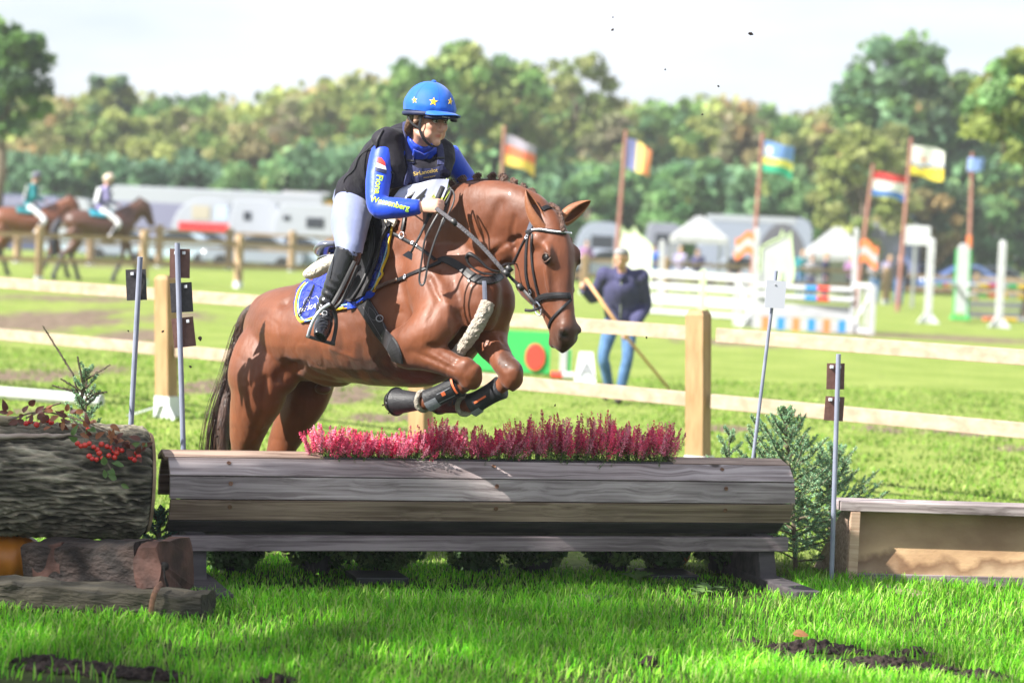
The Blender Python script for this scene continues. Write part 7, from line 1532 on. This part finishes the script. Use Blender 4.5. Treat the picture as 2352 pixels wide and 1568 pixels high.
for (cx, cy, r, sx, rot) in ((952.5, 230.5, 8.2, .80, -5), (995.5, 234, 10.6, 1.0, 8), (1034, 233.5, 8.8, .62, 12)):
    poly = []
    for k in range(10):
        a = R(-90 + rot + 36 * k); q = r if k % 2 == 0 else r * .40; poly.append((cx + math.cos(a) * q * sx, cy + math.sin(a) * q))
    m = MB(); drape(m, HVh, poly, step=3, off=.0008, th=.0012, Y=10.9); m.build('star', STARY, helm)
# chin harness
STRP = mk('webbing', (.012, .012, .016), (.02, .02, .026), scale=60, rough=.6)
m = MB()
for s in (-1, 1):
    P = [hd(.035, .082 * s, .03), hd(.030, .078 * s, -.01), hd(.028, .073 * s, -.045), hd(.045, .055 * s, -.085), hd(.060, .025 * s, -.108), hd(.062, 0, -.113)]; q_ = [Vector(t) for t in curve2([tuple(p) for p in P], 5)]; band(m, q_, [(p - hd(-.01, 0, -.02)).normalized() for p in q_], .014, .003, .003, 1)
    P = [hd(-.060, .078 * s, .012), hd(-.020, .086 * s, -.025), hd(.022, .077 * s, -.042)]; q_ = [Vector(t) for t in curve2([tuple(p) for p in P], 5)]; band(m, q_, [(p - hd(-.01, 0, -.02)).normalized() for p in q_], .011, .003, .003, 1)
m.build('chin_harness', STRP, RID)
# shirt
def wr(amp, fq, seed=0):
    def f(me):
        N_ = [v.normal.copy() for v in me.vertices]
        for i, v in enumerate(me.vertices):
            p = v.co + Vector((seed, 0, 0)); n = mnoise.noise(Vector((p.x * fq, p.y * fq, p.z * fq * .45 + p.x * fq * .4))); v.co += N_[i] * amp * (1 - abs(n) * 2.2)
    return f
SHIRT = mk('royal_blue_shirt', (.006, .055, .60), (.005, .045, .48), scale=5, rough=.45, bump=.15, bscale=30, sheen=.2, spec=.4)
mb = MB(); T2(mb, off(TOR[1:6], -.006), RLT); T2(mb, RARM, FD); T2(mb, LARM, FD)
mb.tube([W(948, 342, 11.13), W(962, 326, 11.09), W(967, 318, 11.07)], [(.080, .078), (.066, .064), (.061, .060)], seg=20, ref=FD, sub=3)
for k in (0,): mb.tube([W(884, 350, 11.03), W(930, 350, 11.14)], [.066, .07], seg=12); mb.tube([W(1026, 356, 11.25), W(970, 345, 11.14)], [.066, .07], seg=12)
shirt = fuse(mb, 'shirt', SHIRT, RID, voxel=.007, smooth=4, post=wr(.0022, 9)); SV = bvh_of(shirt)
# black body protector
VEST = mk('black_vest', (.007, .006, .011), (.016, .014, .022), scale=5, rough=.7, bump=.6, bscale=14, sheen=.05, spec=.25)
mb = MB(); T2(mb, [(838, 476, 11.50, .135, .118), (836, 452, 11.47, .150, .128)] + off(TOR[2:6], .014) + [(962, 328, 11.11, .095, .075)], RLT, seg=28)
mb.tube([W(925, 322, 11.13), W(896, 324, 11.06), W(874, 334, 11.03), W(862, 340, 11.02)], [(.05, .05), (.066, .062), (.068, .064), (.045, .045)], seg=16, ref=UP, sub=3); mb.tube([W(895, 340, 11.03), W(905, 380, 11.0), W(918, 425, 11.02)], [(.06, .05), (.05, .05), (.05, .045)], seg=14, ref=RLT); mb.tube([W(1012, 338, 11.2), W(1014, 365, 11.15), W(1008, 400, 11.1)], [(.062, .055), (.068, .06), (.06, .055)], seg=14, ref=RLT); mb.tube([W(890, 342, 11.07), W(930, 318, 11.12), W(952, 306, 11.13)], [(.05, .055), (.05, .045), (.03, .03)], seg=12, ref=FD)
mb.tube([W(1014, 345, 11.2), W(985, 322, 11.17)], [(.056, .05), (.05, .05)], seg=12, ref=FD)
mb.tube([W(905, 310, 11.24), W(940, 292, 11.2), W(965, 290, 11.18)], [(.04, .035), (.03, .03), (.02, .02)], seg=12)
mb.tube([W(925, 395, 11.10), W(960, 405, 11.08), W(1000, 400, 11.12)], [(.075, .07), (.085, .075), (.07, .065)], seg=16, ref=UP)
vest = fuse(mb, 'body_protector', VEST, RID, voxel=.009, smooth=5, post=wr(.007, 7, 3)); VV = bvh_of(vest)
m = MB(); strap(m, VV, [(880, 300), (868, 322), (866, 340), (872, 352), (880, 372), (892, 388), (905, 400)], .009, .006, .002); strap(m, VV, [(905, 398), (900, 430), (885, 455)], .006, .004, .002); strap(m, VV, [(790, 420), (800, 378), (845, 345), (868, 322)], .006, .004, .002); strap(m, VV, [(792, 432), (812, 458), (835, 482), (850, 496)], .008, .005, .002); strap(m, VV, [(845, 345), (838, 380), (842, 430)], .005, .004, .001)
m.build('piping', STRP, vest)
NAVB = mk('navy_bib', (.020, .024, .085), (.035, .04, .12), scale=9, rough=.75, bump=.4, bscale=30)
m = MB(); strap(m, VV, [(934, 282), (934, 310), (938, 345), (944, 378)], .040, .006, .003); strap(m, VV, [(1008, 332), (1012, 355), (1012, 380)], .036, .006, .003); m.build('shoulder_strap', NAVB, vest)
m = MB(); strap(m, VV, [(928, 300), (944, 303)], .020, .008, .006, sub=3); strap(m, VV, [(936, 372), (950, 374)], .012, .006, .009, sub=3); strap(m, VV, [(1003, 367), (1018, 366)], .012, .006, .009, sub=3); m.build('buckle', BLACKP, vest)
m = MB(); drape(m, SV, [(948, 352), (952, 340), (972, 350), (996, 336), (1000, 352), (998, 372), (980, 384), (958, 380)], step=6, off=.012, th=.004, Y=11.0); m.build('shirt_collar', SHIRT, shirt, smooth=True)
m = MB(); drape(m, VV, [(938, 376), (960, 388), (992, 388), (1016, 380), (1032, 396), (1028, 410), (980, 420), (925, 432), (930, 405)], step=6, off=.004, th=.005, Y=11.0); bib = m.build('bib_top', NAVB, vest, smooth=False)
WBIB = mk('white_bib', (.30, .32, .44), (.38, .40, .50), scale=7, rough=.6, bump=.3, bscale=15)
m = MB(); A_, B_, C_, D_ = W(919, 433, 11.00), W(1031, 410, 11.00), W(890, 474, 10.955), W(1018, 474, 10.93); nn_ = (B_ - A_).cross(C_ - A_).normalized(); nn_ = nn_ if nn_.y < 0 else -nn_; vs = []
for lay in (0, 1):
    for i in range(11):
        for k in range(13):
            u, v = k / 12, i / 10; p = A_.lerp(B_, u).lerp(C_.lerp(D_, u), v); vs.append(p + nn_ * (.018 * math.sin(math.pi * u) + .004 * math.sin(u * 11 + v * 4) - .003 * lay))
m.add(vs, [(i * 13 + k, i * 13 + k + 1, (i + 1) * 13 + k + 1, (i + 1) * 13 + k) for i in range(10) for k in range(12)] + [(143 + (i + 1) * 13 + k, 143 + (i + 1) * 13 + k + 1, 143 + i * 13 + k + 1, 143 + i * 13 + k) for i in range(10) for k in range(12)]); wb = m.build('number_bib', WBIB, vest, smooth=True, recalc=False)
GOLDP = plain('gold_print', (.60, .42, .10), .4); BB2 = bvh_of(bib); WB2 = bvh_of(wb)
text_on('bib_lettering', 'SirLancelot', BB2, (950, 404), (.985, -.17), (-.17, -.985), 12.5, GOLDP, bib, off=.0015, Y=11, bold=.012)
text_on('bib_small_lettering', 'Horse Sports', BB2, (973, 410), (.985, -.17), (-.17, -.985), 5, GOLDP, bib, off=.0015, Y=11, bold=.005)
text_on('bib_number', '14', WB2, (928, 472), (.93, -.22), (.42, -.90), 46, BLACKP, wb, off=.002, Y=11, bold=.02)
m = MB(); P = [W(986, 462, 10.93), W(1026, 412, 11.02), W(1036, 436, 10.99), W(1020, 462, 10.93)]; m.prism(P, (0, 0, 0), (0, .0025, 0)); m.build('yellow_card', mk('yellow_card', (.52, .62, .14), rough=.3, trans=.4), vest)
m = MB(); P = [W(980, 466, 10.925), W(1026, 410, 11.015)]; m.tube(P, [.0018], seg=5); m.build('card_edge', plain('lime_edge', (.62, .75, .15), .4), vest)
# sleeve: small flag and name
def on(b, poly, mat, name, par, off_=.002, th=.0015, Y=10.9, step=5): m = MB(); drape(m, b, poly, step=step, off=off_, th=th, Y=Y); return m.build(name, mat, par)
on(SV, [(868, 362), (876, 363), (884, 374), (885, 382), (866, 374)], plain('patch_red', (.72, .05, .04), .5), 'sleeve_flag_red', shirt); on(SV, [(866, 374.4), (885, 382.4), (887, 391), (863, 384)], plain('patch_white', (.75, .76, .8), .5), 'sleeve_flag_white', shirt); on(SV, [(863, 384.4), (887, 391.4), (887, 399), (862, 393)], plain('patch_navy', (.015, .02, .08), .5), 'sleeve_flag_navy', shirt)
NEON = plain('lime_print', (.50, .80, .03), .5)
text_on('sleeve_name', 'Fiona', SV, (866, 401), (-.14, .99), (.99, .14), 20.5, NEON, shirt, off=.0022, Y=10.9, bold=.022)
text_on('sleeve_surname', 'Wessenberg', SV, (850, 462), (.965, .235), (.235, -.965), 18.2, NEON, shirt, off=.0022, Y=10.9, bold=.022)
# breeches, boots
BRE = mk('light_breeches', (.165, .195, .36), (.21, .245, .42), scale=4, rough=.6, bump=.18, bscale=20, sheen=.3)
mb = MB(); T2(mb, [(812, 488, 11.50, .11, .10), (826, 470, 11.49, .13, .118), (834, 448, 11.46, .132, .114)], RLT); T2(mb, RLEG[:6], FD); T2(mb, LLEG[:4], FD); mb.ball(W(822, 458, 11.48), (.125, .11, .115))
bre = fuse(mb, 'breeches', BRE, RID, voxel=.008, smooth=5, post=wr(.003, 8, 9)); BRV = bvh_of(bre)
m = MB(); strap(m, BRV, [(778, 430), (784, 480), (786, 530), (789, 560)], .0025, .0008, .0); m.build('side_seam', plain('seam_blue', (.25, .28, .42), .7), bre)
LEA = mk('boot_leather', (.010, .010, .013), (.016, .016, .02), scale=14, rough=.24, bump=.15, bscale=14, coat=.5, bdist=.006)
mb = MB(); T2(mb, [(803, 572, 11.10, .066, .068), (794, 602, 11.10, .065, .068), (777, 645, 11.10, .066, .064), (758, 685, 11.10, .050, .050), (748, 710, 11.10, .046, .048), (744, 728, 11.08, .046, .046)], FD)
mb.tube([W(750, 718, 11.13), W(745, 738, 11.06), W(740, 757, 11.01), W(735, 775, 10.96)], [(.048, .042), (.046, .042), (.040, .044), (.024, .036)], seg=20, ref=FD, sub=4)
def bootpost(me):
    N_ = [v.normal.copy() for v in me.vertices]; a0 = W(752, 700, 11.1)
    for i, v in enumerate(me.vertices):
        d = v.co - a0; k = math.exp(-(d.length / .10) ** 2); v.co += N_[i] * (.004 * math.sin((d.z + d.x * .5) * 150) * k + .0015 * mnoise.noise(v.co * 16))
boot = fuse(mb, 'boot', LEA, RID, voxel=.006, smooth=4, post=bootpost); BOV = bvh_of(boot)
m = MB(); strap(m, BOV, [(768, 566), (778, 556), (792, 562), (806, 586), (812, 600)], .010, .004, .002); strap(m, BOV, [(769, 568), (766, 600), (758, 640)], .006, .003, .001); m.build('boot_trim', LEA, boot)
m = MB()
for k in range(5): y = 722 + k * 7; strap(m, BOV, [(735 - k * .4, y + 2), (744, y), (752, y + 3)], .005, .0025, .001, sub=3)
m.build('boot_lace', mk('lace', (.03, .03, .035), rough=.5), boot)
m = MB(); p, n_ = hit(BOV, 746, 720, 11); M = n_.to_track_quat('Z', 'Y').to_matrix(); m.tube([p + n_ * .004 + M @ Vector((math.cos(a) * .012, math.sin(a) * .012, 0)) for a in [k / 12 * 6.283 for k in range(13)]], [.0022], seg=6); m.build('spur_buckle', METAL, boot, smooth=True)
mb = MB(); T2(mb, off(LLEG[2:], .01), FD); mb.tube([W(885, 700, 11.9), W(890, 742, 11.8)], [.045, .035], seg=12); fuse(mb, 'boot', LEA, RID, voxel=.01, smooth=3)

# ================================================================== saddle, pad, tack (strapped on the horse)
SAD = thing('saddle', 'black leather jumping saddle with a stirrup under the rider', 'saddle', (W(820, 560, 11.4).x, 11.4, 1.4))
SL = mk('saddle_leather', (.011, .011, .013), (.022, .021, .024), scale=9, rough=.45, bump=.1, bscale=60, coat=.05, bdist=.003, spec=.35)
flapP = [(842, 505), (878, 500), (889, 520), (882, 575), (866, 632), (846, 684), (815, 699), (796, 690), (786, 640), (782, 600), (800, 540)]
m = MB(); drape(m, HV, flapP, step=9, off=.030, th=.012, Y=11.2); flap = m.build('saddle_flap', SL, SAD, smooth=False); FV = bvh_of(flap)
m = MB(); strap(m, FV, [(858, 520), (862, 560), (850, 610), (830, 655), (808, 690)], .020, .010, .001); strap(m, FV, [(880, 506), (886, 530), (878, 580), (862, 632), (843, 682)], .012, .012, -.002); m.build('knee_roll', SL, SAD, smooth=True)
m = MB(); m.tube([W(776, 588, 11.5), W(774, 572, 11.5), W(784, 566, 11.47), W(808, 558, 11.45), (W(850, 520, 11.45)), W(880, 492, 11.42)], [(.03, .05), (.035, .075), (.035, .08), (.04, .09), (.045, .08), (.03, .05)], seg=20, ref=UP, sub=4); m.build('saddle_seat', SL, SAD, smooth=True)
CANT = mk('cantle_leather', (.10, .11, .15), (.14, .15, .20), scale=10, rough=.28, coat=.4)
m = MB(); m.tube([W(772, 560, 11.28), W(748, 562, 11.3), W(738, 575, 11.4), W(742, 588, 11.5)], [(.014, .03), (.018, .04), (.018, .04), (.01, .03)], seg=14, ref=UP, sub=4); m.build('cantle', CANT, SAD, smooth=True)
for k in range(4):
    m = MB(); m.tube([W(775, 586 + k * 6, 11.24), W(752 - k * 1.5, 587 + k * 6, 11.25), W(738 - k * 2.5, 592 + k * 6, 11.35), W(736 - k * 2, 596 + k * 6, 11.5)], [(.007, .018)], seg=10, ref=UP, sub=4); m.build('panel_fold', SL if k % 2 else CANT, SAD, smooth=True)
HP = thing('half_pad', 'cream sheepskin half pad sticking out behind the saddle', 'half pad', (W(725, 620, 11.35).x, 11.4, 1.45))
m = MB(); m.tube([W(776, 596, 11.22), W(752, 606, 11.22), W(728, 620, 11.28), W(712, 629, 11.36), W(712, 630, 11.5)], [(.030, .035), (.036, .04), (.036, .04), (.026, .035), (.02, .03)], seg=20, ref=UP, sub=5)
CRM = mk('cream_fleece', (.62, .56, .44), (.74, .68, .56), scale=30, rough=.95, bump=1.2, bscale=70, sheen=.3); m.build('fleece', CRM, HP, smooth=True)
m = MB(); strap(m, HV, [(884, 498), (890, 512), (893, 530)], .05, .012, .02); m.build('fleece_front', CRM, HP, smooth=True)
PAD = thing('saddle_pad', 'royal blue quilted saddle pad with yellow and light blue edging', 'saddle pad', (W(780, 620, 11.3).x, 11.35, 1.3))
padP = [(742, 606), (718, 636), (697, 654), (684, 670), (678, 700), (681, 726), (692, 741), (708, 741), (735, 724), (760, 712), (800, 708), (836, 693), (864, 668), (880, 630), (893, 580), (904, 530), (908, 506), (890, 496), (850, 520), (790, 560)]
BLUEP = bpy.data.materials.new('quilted_blue'); BLUEP.use_nodes = True; t = BLUEP.node_tree; b_ = t.nodes['Principled BSDF']; b_.inputs['Base Color'].default_value = (.012, .035, .40, 1); b_.inputs['Roughness'].default_value = .5; b_.inputs['Sheen Weight'].default_value = .2
vo = N(t, 'ShaderNodeTexVoronoi', feature='DISTANCE_TO_EDGE'); vo.inputs['Scale'].default_value = 24; vo.inputs['Randomness'].default_value = .35; tcn = N(t, 'ShaderNodeTexCoord'); t.links.new(tcn.outputs['Object'], vo.inputs['Vector']); mr = N(t, 'ShaderNodeMapRange'); mr.inputs['From Max'].default_value = .22; t.links.new(vo.outputs['Distance'], mr.inputs['Value']); bp = N(t, 'ShaderNodeBump'); bp.inputs['Strength'].default_value = 1; bp.inputs['Distance'].default_value = .012; t.links.new(mr.outputs[0], bp.inputs['Height']); t.links.new(bp.outputs[0], b_.inputs['Normal'])
m = MB(); drape(m, HV, padP, step=9, off=.006, th=.010, Y=11.3); pad = m.build('pad_cloth', BLUEP, PAD, smooth=False); PV = bvh_of(pad)
YEL = mk('yellow_binding', (.78, .50, .02), (.66, .42, .02), scale=60, rough=.6); LBL = mk('light_blue_cord', (.10, .42, .62), (.55, .72, .80), scale=160, rough=.5)
edge = [(700, 650), (685, 669), (678, 700), (681, 726), (692, 741), (708, 741), (735, 724), (760, 712), (800, 708), (836, 693), (864, 668), (880, 630), (893, 580), (904, 530), (908, 506), (906, 497)]
def inset(pts, d, c=(800, 630)): return [(x + (c[0] - x) / math.dist((x, y), c) * d, y + (c[1] - y) / math.dist((x, y), c) * d) for x, y in pts]
m = MB(); strap(m, PV, inset(edge, 2), .0135, .005, .0, sub=8); m.build('yellow_binding', YEL, PAD, smooth=False)
m = MB(); strap(m, PV, inset(edge, 9), .0065, .004, .0, sub=8); m.build('blue_cord', LBL, PAD)
PWH = plain('pad_print', (.75, .74, .66), .5)
text_on('pad_lettering', 'DE KAW', PV, (684, 720), (.96, -.30), (.20, -.97), 15, PWH, pad, off=.003, Y=11.3, bold=.008, fontshear=.25)
m = MB(); hs = [(700, 676), (696, 690), (702, 700), (712, 690), (724, 692), (728, 704), (722, 680), (712, 672), (706, 680)]; 
strap(m, PV, [(697, 706), (699, 690), (708, 682), (718, 686), (727, 680), (733, 690)], .002, .001, .001); strap(m, PV, [(706, 688), (712, 696), (706, 706)], .002, .001, .001); m.build('pad_emblem', PWH, pad)
m = MB(); strap(m, PV, [(722, 655), (712, 680), (700, 700), (686, 728)], .010, .004, .003); strap(m, PV, [(724, 660), (716, 684), (703, 706), (690, 730)], .003, .003, .006); m.build('pad_tab', STRP, PAD)
# girth and stirrup
GIR = thing('girth', 'wide black leather girth with stitched lines and a small ring', 'girth', (W(870, 750, 11.2).x, 11.25, 1.1))
m = MB(); strap(m, HV, [(822, 672), (838, 700), (862, 738), (884, 772), (905, 800), (915, 830)], [.088, .085, .082, .080, .08], .006, .006, sub=6); g_ = m.build('girth_strap', SL, GIR, smooth=False); GV = bvh_of(g_)
m = MB(); strap(m, GV, [(834, 704), (856, 742), (878, 778)], .0014, .0008, .001); strap(m, GV, [(852, 694), (872, 728), (890, 760)], .0014, .0008, .001); strap(m, GV, [(848, 705), (846, 720), (856, 735), (866, 732), (860, 716), (848, 705)], .0014, .0008, .001); m.build('stitching', plain('stitch_grey', (.22, .20, .22), .7), g_)
m = MB(); strap(m, PV, [(800, 702), (830, 694), (862, 682)], .040, .004, .004); m.build('girth_loop', SHIRT, GIR)
p, n_ = hit(GV, 868, 716, 11.1); M = n_.to_track_quat('Z', 'Y').to_matrix(); m = MB(); m.tube([p + n_ * .006 + M @ Vector((math.cos(a) * .017, math.sin(a) * .017, 0)) for a in [k / 14 * 6.283 for k in range(15)]], [.0026], seg=7); m.build('ring', METAL, GIR, smooth=True)
m = MB(); free_band(m, [(815, 600, 11.03), (800, 630, 11.03), (783, 665, 11.03), (762, 702, 11.02)], .022, .004, (-.3, -.95, .1)); free_band(m, [(822, 610, 11.05), (806, 650, 11.05), (786, 690, 11.05), (770, 708, 11.04)], .020, .004, (-.3, -.95, .1)); m.build('stirrup_leather', SL, SAD)
CHR = plain('polished_steel', (.72, .75, .85), .25, metal=.55)
st_ = MB(); st_.tube([W(708, 772, 10.99), W(712, 756, 10.98), W(722, 732, 10.98), (W(738, 711, 10.99)), W(758, 698, 11.0)], [(.007, .010), (.006, .009), (.0055, .008), (.0055, .008), (.006, .009)], seg=10, ref=FD, sub=5); si = st_.build('stirrup', CHR, SAD, smooth=True)
m = MB(); m.tube([W(758, 698, 11.0), W(769, 716, 11.04), W(772, 745, 11.05), W(768, 772, 11.05), W(764, 788, 11.04)], [(.006, .009), (.006, .010), (.006, .010), (.007, .010), (.007, .012)], seg=10, ref=FD, sub=5); m.build('stirrup_branch', BLACKP, si, smooth=True)
m = MB(); m.beam(W(706, 772, 10.99), W(766, 790, 11.03), .075, .016); m.build('tread', BLACKP, si, bevel=.004)
# breastplate
BPL = thing('breastplate', 'black leather breastplate with straps across the horse shoulder and chest', 'breastplate', (W(1050, 620, 10.9).x, 10.95, 1.5))
m = MB(); strap(m, HV, [(1006, 600), (1018, 596), (1034, 600), (1062, 617), (1082, 634), (1104, 644), (1130, 644), (1152, 634)], [.022, .034, .040, .040, .046, .05, .046, .03], .005, .004); m.build('chest_band', SL, BPL)
m = MB(); strap(m, HV, [(884, 528), (898, 534), (925, 547), (951, 562), (975, 578), (1000, 598)], .017, .005, .004); m.build('upper_strap', SL, BPL)
m = MB(); strap(m, HV, [(1012, 602), (985, 614), (950, 628), (907, 647)], .020, .005, .004); m.build('lower_strap', SL, BPL)
m = MB(); strap(m, HV, [(915, 643), (885, 655), (855, 668), (826, 682)], .018, .005, .012); strap(m, HV, [(917, 646), (888, 659), (860, 672), (830, 686)], .003, .003, .020); m.build('lower_strap_end', mk('brown_leather', (.10, .05, .035), (.16, .09, .06), scale=20, rough=.4), BPL)
for (x, y, r_) in ((926, 541, .015), (950, 560, .008), (934, 636, .010), (893, 531, .010), (958, 566, .008)):
    p, n_ = hit(HV, x, y, 11); M = n_.to_track_quat('Z', 'Y').to_matrix(); m = MB(); m.tube([p + n_ * .012 + M @ Vector((math.cos(a) * r_, math.sin(a) * r_ * 1.1, 0)) for a in [k / 14 * 6.283 for k in range(15)]], [.0024], seg=7); m.build('ring', CHR, BPL, smooth=True)
m = MB(); strap(m, HV, [(932, 498), (930, 512), (926, 530)], .020, .008, .006); m.build('neck_strap', SL, BPL)
m = MB(); strap(m, HV, [(1112, 648), (1113, 672), (1114, 702)], .022, .005, .006); m.build('centre_strap', CANT, BPL)
m = MB(); m.tube([W(1121, 694, 10.86), W(1110, 722, 10.85), W(1088, 762, 10.87), W(1066, 794, 10.92), W(1040, 820, 11.0), W(1010, 846, 11.1)], [.033, .034, .033, .031, .03, .03], seg=22, ref=FD, sub=8)
def fl(me):
    N_ = [v.normal.copy() for v in me.vertices]
    for i, v in enumerate(me.vertices): v.co += N_[i] * .005 * (mnoise.noise(v.co * 55) + mnoise.noise(v.co * 110) * .6)
fuse(m, 'sheepskin_sleeve', FLEECE, BPL, voxel=.0045, smooth=1, post=fl)
m = MB(); m.tube([W(1072, 592, 10.80), W(1078, 584, 10.79), W(1092, 590, 10.78), W(1106, 602, 10.77), W(1124, 618, 10.76), W(1148, 624, 10.76)], [(.008, .012), (.012, .012), (.008, .016), (.007, .010), (.005, .008), (.005, .007)], seg=10, ref=UP, sub=4); m.tube([W(1072, 592, 10.80), W(1076, 604, 10.80), W(1090, 618, 10.79), W(1112, 628, 10.78), W(1140, 630, 10.77)], [(.008, .01), (.006, .01), (.005, .009), (.005, .008), (.004, .006)], seg=8, ref=UP, sub=4); m.build('martingale_strap', SL, BPL, smooth=True)
# bridle
BRI = thing('bridle', 'black leather bridle with beaded browband and crossed noseband on the jumping horse', 'bridle', W(1270, 560, 10.8))
def bs(name, pts, w_, th=.004, off_=.004, mat=None): m = MB(); strap(m, HV, pts, w_, th, off_); return m.build(name, mat or SL, BRI)
bs('browband', [(1210, 534), (1225, 531), (1250, 530), (1280, 534), (1305, 537), (1322, 535)], .022, .006, .003)
bd_ = MB(); q_ = curve2([(1226, 531), (1250, 530.5), (1280, 534.5), (1305, 537.5), (1319, 536)], 10)
for a in q_: p, n_ = hit(HV, a[0], a[1]); bd_.ball(p + n_ * .011, .0048, 7, 5)
bd_.build('crystal_beads', plain('crystal', (.75, .77, .82), .1, spec=1), BRI, smooth=True)
bs('headpiece', [(1232, 500), (1224, 508), (1219, 520), (1215, 534)], .026, .004, .004, CANT); bs('headpiece', [(1245, 482), (1256, 477), (1270, 478), (1280, 484)], .026, .004, .004)  # near piece in greyer leather, a blue-grey highlight put into the colour
bs('cheekpiece', [(1216, 536), (1211, 560), (1209, 600), (1210, 635), (1217, 665), (1222, 692)], .017); bs('noseband_strap', [(1223, 538), (1222, 570), (1224, 610), (1231, 650), (1239, 680)], .013)
bs('throatlash', [(1213, 540), (1202, 560), (1190, 585), (1178, 612), (1176, 635), (1180, 650)], .013)
bs('noseband', [(1233, 693), (1240, 685), (1258, 679), (1285, 678), (1310, 680), (1330, 684)], .030, .009, .003); bs('flash_strap', [(1309, 690), (1295, 704), (1278, 722), (1266, 738), (1262, 752)], .014, .004, .004); bs('flash_strap', [(1309, 690), (1325, 694), (1334, 704), (1334, 716)], .013, .004, .006)
for (x, y) in ((1221, 669), (1213, 545)): 
    p, n_ = hit(HV, x, y); M = n_.to_track_quat('Z', 'Y').to_matrix(); m = MB(); m.tube([p + n_ * .011 + M @ Vector((math.cos(a) * .009, math.sin(a) * .011, 0)) for a in [k / 12 * 6.283 for k in range(13)]], [.0018], seg=6); m.build('buckle', CHR, BRI, smooth=True)
p, n_ = hit(HV, 1240, 706); rc = p + n_ * .014; M = n_.to_track_quat('Z', 'Y').to_matrix(); m = MB(); m.tube([rc + M @ Vector((math.cos(a) * .030, math.sin(a) * .034, 0)) for a in [k / 24 * 6.283 for k in range(25)]], [.0042], seg=9); m.build('bit_ring', CHR, BRI, smooth=True)
m = MB(); m.tube([rc + Vector((.015, .01, 0)), rc + Vector((.05, .05, -.015))], [.007], seg=8); m.build('bit_mouthpiece', CHR, BRI, smooth=True)
m = MB(); free_band(m, [(1206, 712, 10.74), (1222, 713, 10.72), (1242, 706, 10.70)], .014, .004, (-.2, -.95, 0)); m.build('curb_strap', SL, BRI)
# reins, running from the bit to the hand, and their hanging loops
REI = thing('reins', 'black leather reins looped through the rider hand and running to the bit', 'reins', W(1080, 560, 10.8))
def rein(name, pts, w_=.017, nrm=(-.35, -.9, .2), mat=None, th=.003): m = MB(); free_band(m, pts, w_, th, nrm); return m.build(name, mat or SL, REI)
RGRIP = mk('rein_rubber', (.07, .065, .075), (.11, .10, .115), scale=80, rough=.55, bump=.5, bscale=200)
rein('rein', [(1001, 478, 10.80), (1030, 500, 10.77), (1066, 528, 10.75), (1105, 564, 10.74), (1140, 603, 10.73), (1158, 624, 10.73)], .020, mat=RGRIP)
rein('rein', [(1158, 622, 10.735), (1176, 640, 10.74), (1198, 662, 10.73), (1218, 684, 10.70), (1230, 698, 10.69)], .015)
rein('rein', [(1150, 612, 10.79), (1162, 607, 10.82), (1178, 606, 10.85), (1196, 608, 10.95)], .013)
for t_ in ((1044, 511, 10.76), (1164, 628, 10.73), (1170, 618, 10.74), (1196, 660, 10.725)): m = MB(); m.tube([W(t_[0] - 6, t_[1] - 7, t_[2]), W(t_[0] + 5, t_[1] + 6, t_[2])], [(.013, .007)], seg=9, ref=UP); m.build('rein_stop', BLACKP, REI, smooth=True)
rein('rein_loop', [(1003, 486, 10.82), (1022, 470, 10.86), (1033, 450, 10.88), (1038, 436, 10.90), (1044, 452, 10.87), (1038, 476, 10.85), (1024, 502, 10.82), (1014, 520, 10.80)], .008)
rein('rein_loop', [(1002, 484, 10.82), (1018, 460, 10.90), (1028, 437, 10.92), (1036, 434, 10.92), (1030, 460, 10.88), (1020, 490, 10.84), (1010, 530, 10.81)], .009)
rein('rein_loop', [(1006, 492, 10.81), (990, 520, 10.80), (976, 550, 10.80), (970, 590, 10.80), (963, 640, 10.80), (968, 655, 10.79), (976, 646, 10.79), (984, 602, 10.79), (998, 555, 10.79), (1014, 515, 10.79), (1022, 495, 10.80)], .010)
# whip
m = MB(); m.tube([W(1017, 430, 10.92), W(1008, 450, 10.90), W(1000, 470, 10.885), W(984, 498, 10.86)], [.013, .0135, .013, .012], seg=12); m.tube([W(984, 498, 10.86), W(965, 540, 10.84), W(944, 580, 10.83)], [.0075, .006, .0055], seg=10); h_ = m.build('whip', mk('whip_black', (.02, .02, .024), (.03, .03, .034), scale=100, rough=.5, bump=.4, bscale=300), None, smooth=True)
WH = thing('whip', 'short black riding whip with a flat flap held in the rider right hand', 'whip', W(984, 498, 10.86)); h_.name = 'whip_shaft'; h_.parent = WH; h_.matrix_parent_inverse = Matrix.Translation(-WH.location)
m = MB(); a, b, c, d_, e = W(943, 578, 10.83), W(948, 582, 10.83), W(946, 598, 10.82), W(924, 586, 10.82), W(938, 576, 10.83); m.prism([a, b, c, d_, e], (0, -.002, 0), (0, .002, 0)); m.build('flap', LEA, WH)

# ================================================================== air between here and the wood
def haze():
    m = MB(); m.box((0, 180, 13), (760, 460, 28.2)); hm = bpy.data.materials.new('haze'); hm.use_nodes = True; t = hm.node_tree; t.nodes.clear()
    o_ = N(t, 'ShaderNodeOutputMaterial'); v = N(t, 'ShaderNodeVolumePrincipled'); v.inputs['Color'].default_value = (.93, .96, 1, 1); v.inputs['Density'].default_value = .0006; v.inputs['Anisotropy'].default_value = .0
    t.links.new(v.outputs[0], o_.inputs['Volume']); o = m.build('haze', hm, None); tag(o, 'thin bright haze lying over the whole field', 'haze', kind='stuff')
haze()
for o in bpy.data.objects:
    if '_local' in o: del o['_local']
